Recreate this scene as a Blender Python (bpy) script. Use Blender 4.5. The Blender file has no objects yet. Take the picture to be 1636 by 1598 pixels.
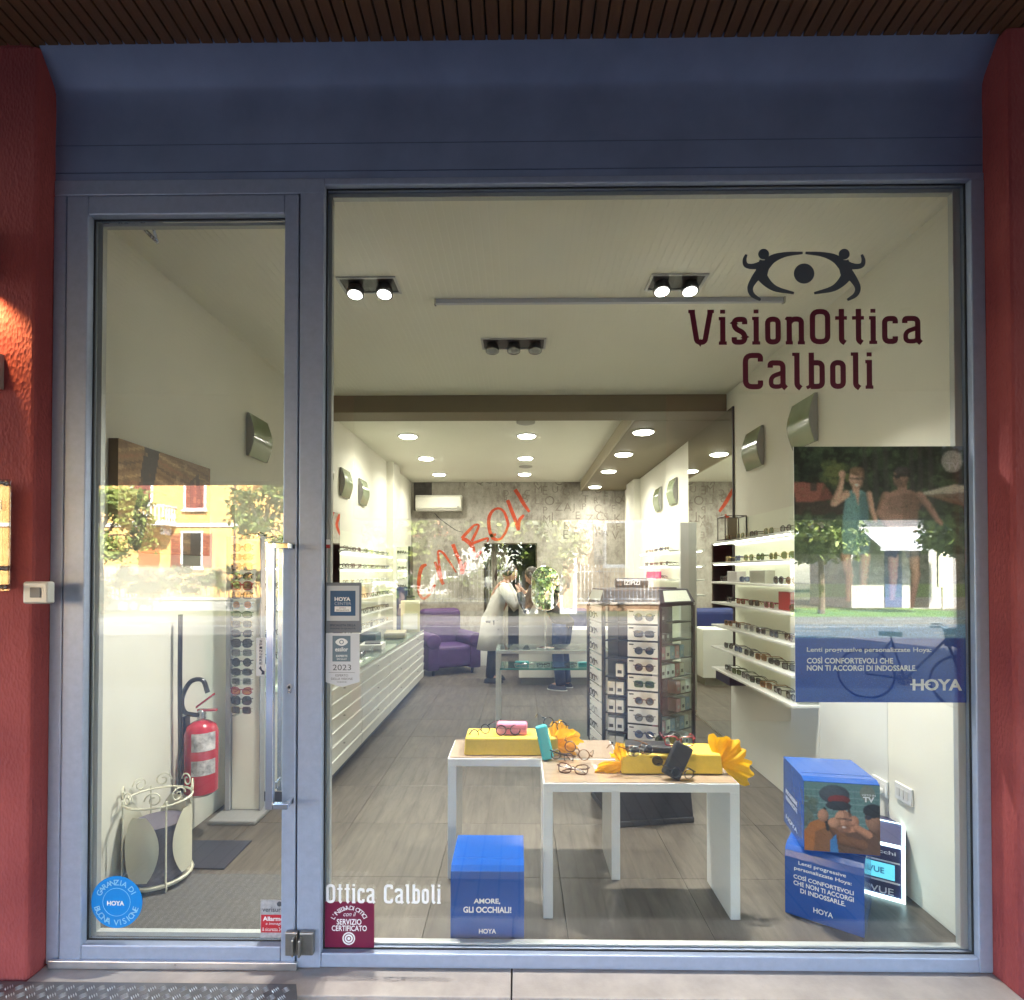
import bpy, bmesh, math, random
import numpy as np
from mathutils import Vector, Matrix
random.seed(7)
R = math.radians
# ------------------------------------------------------------------ camera, world, sun, exposure
SC = bpy.context.scene
COL = SC.collection
FPX, CXP, CYP = 910.0, 818.0, 902.3          # focal length and principal point in photograph pixels (1636 x 1598)
YAW, PIT = R(0.73), R(0.8)
CAM = Vector((0.0, -2.256, 1.5))
cd = bpy.data.cameras.new('camera'); cam = bpy.data.objects.new('camera', cd); COL.objects.link(cam)
cam.location = CAM
cam.rotation_euler = (R(90) + PIT, 0, YAW)
cd.sensor_fit = 'HORIZONTAL'; cd.sensor_width = 36.0
cd.lens = 36.0 * FPX / 1636.0
cd.shift_y = (CYP - 799.0) / 1636.0
cd.clip_start = 0.05; cd.clip_end = 400
SC.camera = cam
SUN_EL, SUN_AZ = R(44), R(62)                # azimuth measured from +x towards +y: the sun stands behind the shop
world = bpy.data.worlds.new('World'); SC.world = world; world.use_nodes = True
wn = world.node_tree.nodes; wl = world.node_tree.links
for n in list(wn): wn.remove(n)
sky = wn.new('ShaderNodeTexSky'); sky.sky_type = 'NISHITA'; sky.sun_disc = False
sky.sun_elevation = SUN_EL; sky.sun_rotation = R(90) - SUN_AZ
bgn = wn.new('ShaderNodeBackground'); bgn.inputs['Strength'].default_value = 0.15
wo = wn.new('ShaderNodeOutputWorld'); wl.new(sky.outputs[0], bgn.inputs[0]); wl.new(bgn.outputs[0], wo.inputs[0])
sd = bpy.data.lights.new('sun', 'SUN'); sd.energy = 5.0; sd.angle = R(0.5); sd.color = (1.0, 0.93, 0.82)
sun = bpy.data.objects.new('sun', sd); COL.objects.link(sun)
SDIR = Vector((math.cos(SUN_AZ)*math.cos(SUN_EL), math.sin(SUN_AZ)*math.cos(SUN_EL), math.sin(SUN_EL)))
sun.rotation_euler = SDIR.to_track_quat('Z', 'Y').to_euler(); sun.location = (5, 12, 20)
SC.view_settings.view_transform = 'Standard'; SC.view_settings.look = 'None'
SC.view_settings.exposure = 3.85; SC.view_settings.gamma = 1.0
SC.view_settings.use_curve_mapping = False
SC.render.engine = 'CYCLES'
cy = SC.cycles
cy.use_denoising = True
try: cy.denoiser = 'OPENIMAGEDENOISE'
except Exception: pass
cy.max_bounces = 7; cy.diffuse_bounces = 3; cy.glossy_bounces = 4; cy.transmission_bounces = 4
cy.transparent_max_bounces = 14; cy.caustics_reflective = False; cy.caustics_refractive = False
cy.sample_clamp_indirect = 6.0

# ------------------------------------------------------------------ measuring helpers
_F = Vector((-math.sin(YAW)*math.cos(PIT), math.cos(YAW)*math.cos(PIT), math.sin(PIT)))
_R = Vector((math.cos(YAW), math.sin(YAW), 0)); _U = _R.cross(_F)
def ray(px, py): return _F + _R*((px-CXP)/FPX) + _U*(-(py-CYP)/FPX)
def onY(px, py, Y=0.0):
    d = ray(px, py); t = (Y-CAM.y)/d.y; p = CAM + d*t; return p
def onZ(px, py, Z=0.0):
    d = ray(px, py); t = (Z-CAM.z)/d.z; return CAM + d*t
def onX(px, py, X):
    d = ray(px, py); t = (X-CAM.x)/d.x; return CAM + d*t
def X_(px, Y=0.0, py=1000): return onY(px, py, Y).x
def Z_(py, Y=0.0, px=826): return onY(px, py, Y).z

# ------------------------------------------------------------------ materials
MATS = {}
def lin(c):
    return tuple(((x/255.0)/12.92 if x/255.0 <= .04045 else ((x/255.0+.055)/1.055)**2.4) for x in c)
def mat(name, col=(.5,.5,.5), rough=.5, metal=0.0, var=0.0, vscale=8.0, bump=0.0, bscale=60.0, spec=None, emit=None, estr=0.0, coat=0.0, stretch=None, alpha=None, var2=None, dirt=0.0):
    if name in MATS: return MATS[name]
    m = bpy.data.materials.new(name); m.use_nodes = True
    nt = m.node_tree; b = nt.nodes['Principled BSDF']
    b.inputs['Base Color'].default_value = (*col, 1); b.inputs['Roughness'].default_value = rough; b.inputs['Metallic'].default_value = metal
    if spec is not None: b.inputs['Specular IOR Level'].default_value = spec
    if coat: b.inputs['Coat Weight'].default_value = coat; b.inputs['Coat Roughness'].default_value = .08
    if emit: b.inputs['Emission Color'].default_value = (*emit, 1); b.inputs['Emission Strength'].default_value = estr
    if alpha is not None: b.inputs['Alpha'].default_value = alpha
    tc = nt.nodes.new('ShaderNodeTexCoord'); mp = nt.nodes.new('ShaderNodeMapping')
    nt.links.new(tc.outputs['Object'], mp.inputs['Vector'])
    if stretch: mp.inputs['Scale'].default_value = stretch
    if var > 0:
        nz = nt.nodes.new('ShaderNodeTexNoise'); nz.inputs['Scale'].default_value = vscale; nz.inputs['Detail'].default_value = 6; nz.inputs['Roughness'].default_value = .62
        nt.links.new(mp.outputs[0], nz.inputs['Vector'])
        cr = nt.nodes.new('ShaderNodeValToRGB')
        c2 = var2 or tuple(min(1, c*(1+var)) for c in col)
        cr.color_ramp.elements[0].position = .32; cr.color_ramp.elements[0].color = (*[c*(1-var) for c in col], 1)
        cr.color_ramp.elements[1].position = .68; cr.color_ramp.elements[1].color = (*c2, 1)
        nt.links.new(nz.outputs['Fac'], cr.inputs[0]); nt.links.new(cr.outputs[0], b.inputs['Base Color'])
        mr = nt.nodes.new('ShaderNodeMapRange'); mr.inputs['To Min'].default_value = max(0, rough-.08); mr.inputs['To Max'].default_value = min(1, rough+.1)
        nt.links.new(nz.outputs['Fac'], mr.inputs[0]); nt.links.new(mr.outputs[0], b.inputs['Roughness'])
    if bump > 0:
        n2 = nt.nodes.new('ShaderNodeTexNoise'); n2.inputs['Scale'].default_value = bscale; n2.inputs['Detail'].default_value = 5
        nt.links.new(mp.outputs[0], n2.inputs['Vector'])
        bp = nt.nodes.new('ShaderNodeBump'); bp.inputs['Strength'].default_value = bump; bp.inputs['Distance'].default_value = .02
        nt.links.new(n2.outputs['Fac'], bp.inputs['Height']); nt.links.new(bp.outputs[0], b.inputs['Normal'])
    MATS[name] = m
    return m
def glassmat(name, tint=(.9,.95,.92), ior=1.5, refl=(1,1,1), rough=0.0):
    if name in MATS: return MATS[name]
    m = bpy.data.materials.new(name); m.use_nodes = True; nt = m.node_tree
    for n in list(nt.nodes): nt.nodes.remove(n)
    o = nt.nodes.new('ShaderNodeOutputMaterial'); mx = nt.nodes.new('ShaderNodeMixShader'); fr = nt.nodes.new('ShaderNodeFresnel')
    ge = nt.nodes.new('ShaderNodeNewGeometry'); ma = nt.nodes.new('ShaderNodeMath'); ma.operation = 'MULTIPLY_ADD'   # same reflectance on both faces of the thin sheet
    ma.inputs[1].default_value = 1.0/ior-ior; ma.inputs[2].default_value = ior
    nt.links.new(ge.outputs['Backfacing'], ma.inputs[0]); nt.links.new(ma.outputs[0], fr.inputs['IOR'])
    t = nt.nodes.new('ShaderNodeBsdfTransparent'); t.inputs[0].default_value = (*tint, 1)
    g = nt.nodes.new('ShaderNodeBsdfGlossy'); g.inputs['Roughness'].default_value = rough; g.inputs['Color'].default_value = (*refl, 1)
    nt.links.new(fr.outputs[0], mx.inputs[0]); nt.links.new(t.outputs[0], mx.inputs[1]); nt.links.new(g.outputs[0], mx.inputs[2])
    nt.links.new(mx.outputs[0], o.inputs[0]); MATS[name] = m
    return m
def emitmat(name, col, s):
    if name in MATS: return MATS[name]
    m = bpy.data.materials.new(name); m.use_nodes = True; b = m.node_tree.nodes['Principled BSDF']
    b.inputs['Base Color'].default_value = (.8,.8,.8,1); b.inputs['Emission Color'].default_value = (*col,1); b.inputs['Emission Strength'].default_value = s
    MATS[name] = m
    return m
def printmat():
    if 'print_ink' in MATS: return MATS['print_ink']
    m = bpy.data.materials.new('print_ink'); m.use_nodes = True; nt = m.node_tree; b = nt.nodes['Principled BSDF']
    a = nt.nodes.new('ShaderNodeAttribute'); a.attribute_name = 'ink'; nt.links.new(a.outputs['Color'], b.inputs['Base Color'])
    b.inputs['Roughness'].default_value = .35; MATS['print_ink'] = m
    return m

# ------------------------------------------------------------------ mesh builder
class MB:
    def __init__(s): s.v = []; s.f = []; s.m = []
    def add(s, vs, fs, mi=0):
        o = len(s.v); s.v += [tuple(p) for p in vs]; s.f += [tuple(i+o for i in f) for f in fs]; s.m += [mi]*len(fs); return s
    def box(s, lo, hi, mi=0, rz=0.0, c=None):
        x0,y0,z0 = lo; x1,y1,z1 = hi
        vs = [Vector(p) for p in ((x0,y0,z0),(x1,y0,z0),(x1,y1,z0),(x0,y1,z0),(x0,y0,z1),(x1,y0,z1),(x1,y1,z1),(x0,y1,z1))]
        if rz:
            c = Vector(c) if c else Vector(((x0+x1)/2,(y0+y1)/2,0)); M = Matrix.Rotation(rz,3,'Z')
            vs = [M@(p-c)+c for p in vs]
        return s.add(vs, [(0,3,2,1),(4,5,6,7),(0,1,5,4),(1,2,6,5),(2,3,7,6),(3,0,4,7)], mi)
    def xf(s, M, start=0):
        for i in range(start, len(s.v)): s.v[i] = tuple(M @ Vector(s.v[i]))
        return s
    def tube(s, pts, r, n=6, mi=0, closed=False, caps=True, flat=1.0):
        P = [Vector(p) for p in pts]; k = len(P); rs = r if isinstance(r,(list,tuple)) else [r]*k
        o = len(s.v); up = None
        for i in range(k):
            if closed: d = P[(i+1)%k]-P[i-1]
            else: d = P[min(i+1,k-1)]-P[max(i-1,0)]
            if d.length < 1e-9: d = Vector((0,0,1))
            d.normalize()
            if up is None:
                up = Vector((0,0,1)) if abs(d.z) < .9 else Vector((0,1,0))
            a = d.cross(up)
            if a.length < 1e-6: a = d.cross(Vector((1,0,0)))
            a.normalize(); b = a.cross(d).normalized(); up = b
            for j in range(n):
                t = 2*math.pi*j/n
                s.v.append(tuple(P[i] + a*(math.cos(t)*rs[i]*flat) + b*(math.sin(t)*rs[i])))
        for i in range(k if closed else k-1):
            i2 = (i+1)%k
            for j in range(n):
                j2 = (j+1)%n
                s.f.append((o+i*n+j, o+i*n+j2, o+i2*n+j2, o+i2*n+j)); s.m.append(mi)
        if caps and not closed:
            s.f.append(tuple(o+j for j in reversed(range(n)))); s.m.append(mi)
            s.f.append(tuple(o+(k-1)*n+j for j in range(n))); s.m.append(mi)
        return s
    def lathe(s, prof, c=(0,0,0), n=20, mi=0, axis='z'):
        o = len(s.v); c = Vector(c)
        for (r,z) in prof:
            for j in range(n):
                t = 2*math.pi*j/n; x,y = r*math.cos(t), r*math.sin(t)
                p = {'z':Vector((x,y,z)), 'y':Vector((x,z,y)), 'x':Vector((z,x,y))}[axis]
                s.v.append(tuple(c+p))
        for i in range(len(prof)-1):
            for j in range(n):
                j2 = (j+1)%n; s.f.append((o+i*n+j,o+i*n+j2,o+(i+1)*n+j2,o+(i+1)*n+j)); s.m.append(mi)
        s.f.append(tuple(o+j for j in reversed(range(n)))); s.m.append(mi)
        e = o+(len(prof)-1)*n; s.f.append(tuple(e+j for j in range(n))); s.m.append(mi)
        return s
    def prism(s, poly, a, b, plane='xz', mi=0):
        k = len(poly); f = {'xz':lambda u,v,w:(u,w,v), 'yz':lambda u,v,w:(w,u,v), 'xy':lambda u,v,w:(u,v,w)}[plane]
        vs = [f(u,v,a) for u,v in poly]+[f(u,v,b) for u,v in poly]
        fs = [tuple(range(k)), tuple(reversed(range(k,2*k)))]+[(i,k+i,k+(i+1)%k,(i+1)%k) for i in range(k)]
        return s.add(vs, fs, mi)
    def ribbon(s, pts, ws, y=0.0, th=.0006, mi=0, closed=False):
        """flat stroke in the x-z plane, thickness th towards +y; pts (x,z)"""
        P = [Vector((p[0],p[1])) for p in pts]; k = len(P); ws = ws if isinstance(ws,(list,tuple)) else [ws]*k
        L=[];Rr=[]
        for i in range(k):
            if closed: d0=(P[i]-P[i-1]); d1=(P[(i+1)%k]-P[i])
            else:
                d0=P[i]-P[i-1] if i else P[1]-P[0]; d1=P[i+1]-P[i] if i<k-1 else P[k-1]-P[k-2]
            d0=d0.normalized(); d1=d1.normalized(); n=Vector((-(d0.y+d1.y),d0.x+d1.x))
            if n.length<1e-6: n=Vector((-d1.y,d1.x))
            n.normalize(); q=max(.55,n.dot(Vector((-d1.y,d1.x)))); w=ws[i]/2/q
            L.append(P[i]+n*w); Rr.append(P[i]-n*w)
        vs=[]
        for i in range(k):
            for (p,yy) in ((L[i],y),(Rr[i],y),(L[i],y+th),(Rr[i],y+th)): vs.append((p.x,yy,p.y))
        fs=[]
        for i in range(k if closed else k-1):
            a=4*i; b=4*((i+1)%k)
            fs += [(a,b,b+1,a+1),(a+2,a+3,b+3,b+2),(a,a+2,b+2,b),(a+1,b+1,b+3,a+3)]
        if not closed:
            fs += [(0,1,3,2),(4*(k-1),4*(k-1)+2,4*(k-1)+3,4*(k-1)+1)]
        return s.add(vs, fs, mi)
    def disc(s, c, r, y=0.0, th=.0006, n=28, mi=0, r0=0.0, rz=1.0):
        if r0:
            return s.ribbon([(c[0]+(r+r0)/2*math.cos(2*math.pi*i/n), c[1]+(r+r0)/2*rz*math.sin(2*math.pi*i/n)) for i in range(n)], abs(r-r0), y, th, mi, True)
        return s.prism([(c[0]+r*math.cos(2*math.pi*i/n), c[1]+r*rz*math.sin(2*math.pi*i/n)) for i in range(n)], y, y+th, 'xz', mi)
    def mesh(s, name, mats, smooth=False, bevel=0, seg=2):
        me = bpy.data.meshes.new(name); me.from_pydata(s.v, [], s.f)
        for m in (mats if isinstance(mats,(list,tuple)) else [mats]): me.materials.append(m)
        me.polygons.foreach_set('material_index', s.m)
        bm = bmesh.new(); bm.from_mesh(me)
        bmesh.ops.recalc_face_normals(bm, faces=bm.faces)
        if bevel:
            es = [e for e in bm.edges if len(e.link_faces)==2 and e.calc_face_angle(0) > R(35)]
            bmesh.ops.bevel(bm, geom=es, offset=bevel, segments=seg, profile=.5, affect='EDGES', clamp_overlap=True)
        bm.to_mesh(me); bm.free()
        if smooth:
            me.polygons.foreach_set('use_smooth', [True]*len(me.polygons))
            if smooth != 'all':
                try: me.set_sharp_from_angle(angle=R(40))
                except Exception: pass
        return me
    def build(s, name, mats, parent=None, bevel=0, smooth=False, world=False, seg=2):
        return link(name, s.mesh(name, mats, smooth, bevel, seg), parent, world)
def link(name, me, parent=None, world=False):
    o = bpy.data.objects.new(name, me); COL.objects.link(o)
    if parent is not None:
        o.parent = parent
        if world: o.matrix_parent_inverse = parent.matrix_basis.inverted()
    return o
def tag(o, label=None, cat=None, group=None, kind=None):
    if label: o['label'] = label
    if cat: o['category'] = cat
    if group: o['group'] = group
    if kind: o['kind'] = kind
    return o
def thing(name, label, cat, loc=(0,0,0), rz=0.0, group=None):
    o = bpy.data.objects.new(name, None); COL.objects.link(o); o.empty_display_size = .05
    o.location = loc; o.rotation_euler = (0,0,rz); return tag(o, label, cat, group)
def struct(o): return tag(o, kind='structure')
def copy_tree(o, parent=None):
    c = o.copy(); COL.objects.link(c); c.parent = parent
    for ch in list(o.children): copy_tree(ch, c)
    return c

# ------------------------------------------------------------------ lettering
_TXT = {}
def text_mesh(txt, bold=0.0, spacing=1.0):
    k = (txt, bold, spacing)
    if k in _TXT: return _TXT[k]
    cu = bpy.data.curves.new('lettering', 'FONT'); cu.body = txt; cu.size = 1.0; cu.offset = bold; cu.space_character = spacing; cu.resolution_u = 3
    ob = bpy.data.objects.new('lettering_tmp', cu); COL.objects.link(ob)
    dg = bpy.context.evaluated_depsgraph_get(); me = bpy.data.meshes.new_from_object(ob.evaluated_get(dg))
    bpy.data.objects.remove(ob); bpy.data.curves.remove(cu)
    co = np.array([v.co[:] for v in me.vertices]) if len(me.vertices) else np.zeros((1,3))
    fs = [tuple(p.vertices) for p in me.polygons]; bpy.data.meshes.remove(me)
    _TXT[k] = (co, fs); return _TXT[k]
def put_text(txt, x0, x1, z0, z1, y, m, parent, bold=.012, spacing=1.0, name='lettering', world=False, shear=0.0, keep=False):
    co, fs = text_mesh(txt, bold, spacing)
    a = co.min(0); b = co.max(0); w = max(1e-6,b[0]-a[0]); h = max(1e-6,b[1]-a[1])
    sx = (x1-x0)/w; sz = (z1-z0)/h
    if keep: sx = sz
    mb = MB(); mb.add([(x0+(p[0]-a[0])*sx + shear*(p[1]-a[1])*sz, y, z0+(p[1]-a[1])*sz) for p in co], fs)
    me = bpy.data.meshes.new(name); me.from_pydata(mb.v, [], mb.f); me.materials.append(m)
    return link(name, me, parent, world)
def px_text(txt, px0, py0, px1, py1, Y, m, parent, **k):
    a = onY(px0, py1, Y); b = onY(px1, py0, Y)
    return put_text(txt, a.x, b.x, a.z, b.z, Y, m, parent, world=True, **k)
def arc_text(txt, cx, cz, r, a0, a1, size, y, m, parent, bold=.01, inner=False, world=True):
    """letters on a circle, a0..a1 in degrees clockwise from the top; inner: readable along the bottom"""
    mb = MB(); n = len(txt)
    for i, ch in enumerate(txt):
        if ch == ' ': continue
        co, fs = text_mesh(ch, bold); a = co.min(0); b = co.max(0); mid = (a[0]+b[0])/2
        t = R(a0+(a1-a0)*i/max(1,n-1)); rot = -t if not inner else math.pi-t
        cxx, czz = cx+r*math.sin(t), cz+r*math.cos(t)
        vs = []
        for p in co:
            u, v = (p[0]-mid)*size, (p[1]-.35)*size
            vs.append((cxx+u*math.cos(rot)-v*math.sin(rot), y, czz+u*math.sin(rot)+v*math.cos(rot)))
        mb.add(vs, fs)
    me = bpy.data.meshes.new('lettering'); me.from_pydata(mb.v, [], mb.f); me.materials.append(m)
    return link('lettering', me, parent, world)
def rounded(pts, r, closed=False, n=5):
    P = [Vector(p) for p in pts]; out = []; k = len(P)
    for i in range(k):
        if not closed and i in (0,k-1): out.append(tuple(P[i])); continue
        a = P[i-1]-P[i]; b = P[(i+1)%k]-P[i]; rr = min(r, a.length*.5, b.length*.5)
        p0 = P[i]+a.normalized()*rr; p1 = P[i]+b.normalized()*rr
        for j in range(n+1):
            t = j/n; out.append(tuple(p0*(1-t)**2 + P[i]*2*t*(1-t) + p1*t*t))
    return out
S_ = .14
GLY = {
 'o':(.41,[([(.07,.07),(.34,.07),(.34,.72),(.07,.72)],.13,1,S_)]),
 'O':(.53,[([(.07,.07),(.46,.07),(.46,.93),(.07,.93)],.18,1,S_)]),
 'i':(.2,[([(.10,0),(.10,.79)],0,0,S_),([(0,.045),(.2,.045)],0,0,.09),([(0,.745),(.1,.745)],0,0,.09),([(.1,.89),(.1,1.0)],0,0,.13)]),
 's':(.41,[([(.34,.58),(.34,.72),(.07,.72),(.07,.47),(.34,.32),(.34,.07),(.07,.07),(.07,.21)],.13,0,S_)]),
 'n':(.49,[([(.09,0),(.09,.79)],0,0,S_),([(.09,.60),(.17,.72),(.40,.72),(.40,0)],.12,0,S_),([(0,.045),(.18,.045)],0,0,.09),([(.31,.045),(.49,.045)],0,0,.09),([(0,.76),(.09,.69)],0,0,.09)]),
 't':(.31,[([(.16,1.0),(.16,.10),(.25,.03)],.08,0,S_),([(0,.745),(.30,.745)],0,0,.095)]),
 'c':(.41,[([(.34,.58),(.34,.72),(.07,.72),(.07,.07),(.34,.07),(.34,.21)],.13,0,S_)]),
 'a':(.49,[([(.05,.59),(.05,.72),(.38,.72),(.38,.10),(.46,.02)],.13,0,S_),([(.38,.46),(.07,.34),(.07,.07),(.30,.07),(.38,.14)],.12,0,.12)]),
 'V':(.66,[([(.09,.98),(.22,.07),(.42,.07),(.57,.98)],.12,0,S_),([(0,.955),(.17,.955)],0,0,.09),([(.49,.955),(.66,.955)],0,0,.09)]),
 'C':(.53,[([(.46,.76),(.46,.93),(.07,.93),(.07,.07),(.46,.07),(.46,.24)],.18,0,S_)]),
 'l':(.24,[([(.12,1.0),(.12,.10),(.22,.02)],.08,0,S_),([(0,.955),(.12,.955)],0,0,.09)]),
 'b':(.47,[([(.12,1),(.12,.06)],0,0,S_),([(.12,.72),(.40,.72),(.40,.07),(.10,.07)],.13,0,S_),([(0,.03),(.12,.10)],0,0,.09)]),
}
def glyph_word(word, px0, py0, px1, py1, Y, m, parent, gap=.125, per_letter=True):
    tot = 0; adv = []
    for ch in word:
        adv.append(tot); tot += (GLY[ch][0] if ch != ' ' else .28)+gap
    tot -= gap
    a = onY(px0, py1, Y); b = onY(px1, py0, Y); sx = (b.x-a.x)/tot; sz = b.z-a.z
    for k, ch in enumerate(word):
        if ch == ' ': continue
        mb = MB()
        for q, (pts, r, cl, w) in enumerate(GLY[ch][1]):
            pp = rounded(pts, r, bool(cl)) if r else pts
            pp = [(a.x+(adv[k]+p[0])*sx, a.z+p[1]*sz) for p in pp]
            mb.ribbon(pp, w*(sx+sz)/2, Y+q*.0002, .0012, 0, bool(cl))
        mb.build('letter', m, parent, world=True)

# ------------------------------------------------------------------ printed pictures (ink painted on a fine grid)
class Ink:
    def __init__(s, w, h, x0, y0, x1, y1, col=(128,128,128)):
        s.w, s.h = w, h; s.a = np.zeros((h, w, 3)); s.a[:] = lin(col)
        s.X, s.Y = np.meshgrid(x0+(np.arange(w)+.5)/w*(x1-x0), y0+(np.arange(h)+.5)/h*(y1-y0))
        s.rng = np.random.default_rng(5)
    def _put(s, m, col, al=1.0):
        s.a[m] = s.a[m]*(1-al)+np.array(lin(col))*al
    def ell(s, cx, cy_, rx, ry, col, al=1.0, rot=0):
        c, q = math.cos(rot), math.sin(rot); dx, dy = s.X-cx, s.Y-cy_
        u, v = (dx*c+dy*q)/rx, (-dx*q+dy*c)/ry; m = u*u+v*v < 1
        s._put(m, col, al)
        if al == 1.0 and rx > 14: s.a[m] *= np.clip(1.12-.30*((u+.45)**2+(v+.35)**2),.45,1.2)[m][...,None]
    def rect(s, x0, y0, x1, y1, col, al=1.0): s._put((s.X>=x0)&(s.X<x1)&(s.Y>=y0)&(s.Y<y1), col, al)
    def poly(s, pts, col, al=1.0, sh=0.0):
        ins = np.zeros(s.X.shape, bool); k = len(pts)
        for i in range(k):
            x1,y1 = pts[i]; x2,y2 = pts[(i+1)%k]
            if y1 == y2: continue
            c = ((s.Y<y1)!=(s.Y<y2)) & (s.X < (x2-x1)*(s.Y-y1)/(y2-y1)+x1); ins ^= c
        s._put(ins, col, al)
        if sh and ins.any():
            xs = s.X[ins]; mid = (xs.min()+xs.max())/2; hw = (xs.max()-xs.min())/2+1e-6; s.a[ins] *= np.clip(1.1-sh*((s.X-mid)/hw+.3)**2,.4,1.2)[ins][...,None]
    def line(s, pts, w, col, al=1.0):
        ws = w if isinstance(w,(list,tuple)) else [w]*len(pts)
        for i in range(len(pts)-1):
            (x1,y1),(x2,y2) = pts[i],pts[i+1]; dx,dy = x2-x1,y2-y1; L = dx*dx+dy*dy+1e-9
            t = np.clip(((s.X-x1)*dx+(s.Y-y1)*dy)/L,0,1); ww = ws[i]+(ws[i+1]-ws[i])*t
            m = (s.X-x1-t*dx)**2+(s.Y-y1-t*dy)**2 < (ww/2)**2; s._put(m, col, al)
            if al == 1.0 and max(ws) > 22:
                sg = ((s.X-x1)*dy-(s.Y-y1)*dx)/math.sqrt(L)/(ww/2+1e-6); s.a[m] *= np.clip(1.12-.42*(sg*(1 if dy > 0 else -1)*-1+.35)**2,.45,1.2)[m][...,None]
    def speckle(s, x0, y0, x1, y1, n, r0, r1, cols, al=.6):
        for _ in range(n):
            x = s.rng.uniform(x0,x1); y = s.rng.uniform(y0,y1); r = s.rng.uniform(r0,r1)
            s.ell(x, y, r, r*s.rng.uniform(.5,1.2), cols[s.rng.integers(len(cols))], al)
    def soften(s, n=1):
        for _ in range(n):
            p = np.pad(s.a,((1,1),(1,1),(0,0)),'edge'); s.a = (p[:-2,1:-1]+p[2:,1:-1]+p[1:-1,:-2]+p[1:-1,2:]+2*p[1:-1,1:-1])/6
    def grain(s, k=.06): s.a *= (1+s.rng.normal(0,k,s.a.shape[:2]))[...,None]; s.a = np.clip(s.a,0,1)
    def mesh(s, name, x0, x1, z0, z1, y=0.0):
        w, h = s.w, s.h
        xs = np.linspace(x0,x1,w+1); zs = np.linspace(z1,z0,h+1)
        gx, gz = np.meshgrid(xs, zs); co = np.stack([gx.ravel(), np.full(gx.size, y), gz.ravel()],1)
        i = np.arange(h)[:,None]*(w+1)+np.arange(w)[None,:]; i = i.ravel()
        me = bpy.data.meshes.new(name)
        me.vertices.add(len(co)); me.vertices.foreach_set('co', co.ravel())
        q = np.stack([i+w+1, i+w+2, i+1, i],1)
        me.loops.add(q.size); me.loops.foreach_set('vertex_index', q.ravel().astype(np.int32))
        me.polygons.add(len(q)); me.polygons.foreach_set('loop_start', (np.arange(len(q))*4).astype(np.int32))
        me.update(calc_edges=True)
        at = me.color_attributes.new('ink', 'FLOAT_COLOR', 'CORNER')
        c = np.concatenate([s.a.reshape(-1,3), np.ones((w*h,1))],1); at.data.foreach_set('color', np.repeat(c,4,0).ravel().astype(np.float32))
        me.materials.append(printmat())
        return me
def catmull(pts, n=6):
    """pts tuples of any size -> smooth list"""
    P = [np.array(p, float) for p in pts]; P = [2*P[0]-P[1]]+P+[2*P[-1]-P[-2]]; out = []
    for i in range(1, len(P)-2):
        for j in range(n):
            t = j/n; a,b,c,d = P[i-1],P[i],P[i+1],P[i+2]
            out.append(.5*((2*b)+(-a+c)*t+(2*a-5*b+4*c-d)*t*t+(-a+3*b-3*c+d)*t**3))
    out.append(P[-2]); return out
# ================================================================== MATERIALS USED ALL OVER
M_frame = mat('aluminium_paint', (.335,.39,.52), .38, .25, var=.06, vscale=30, bump=.02, bscale=400)
M_lintel = mat('blue_sheet', (.22,.275,.415), .42, .1, var=.12, vscale=3, bump=.03, bscale=14)
M_gasket = mat('rubber_gasket', (.015,.016,.018), .6)
M_steel = mat('satin_steel', (.55,.55,.55), .26, 1.0, var=.1, vscale=40)
M_chrome = mat('chrome', (.8,.8,.8), .1, 1.0)
M_glass = glassmat('window_glass', (.965,.972,.955), 1.70)
M_clear = glassmat('clear_glass', (.90,.96,.94), 1.5)
M_wall = mat('white_wall', (.75,.735,.63), .75, var=.03, vscale=2.0, bump=.04, bscale=90)
M_ceil = mat('white_ceiling', (.80,.785,.67), .8, var=.02, vscale=2.0, bump=.03, bscale=80)
M_brown = mat('taupe_paint', (.20,.165,.105), .65, var=.05, vscale=4, bump=.03)
M_white = mat('white_laminate', (.74,.75,.70), .3, var=.02, vscale=6)
M_gloss = mat('white_gloss', (.76,.77,.75), .18, coat=.3)
M_black = mat('black_plastic', (.018,.018,.02), .35)
M_dark = mat('charcoal_board', (.020,.021,.026), .6, var=.12, vscale=20)
M_red = None
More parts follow.
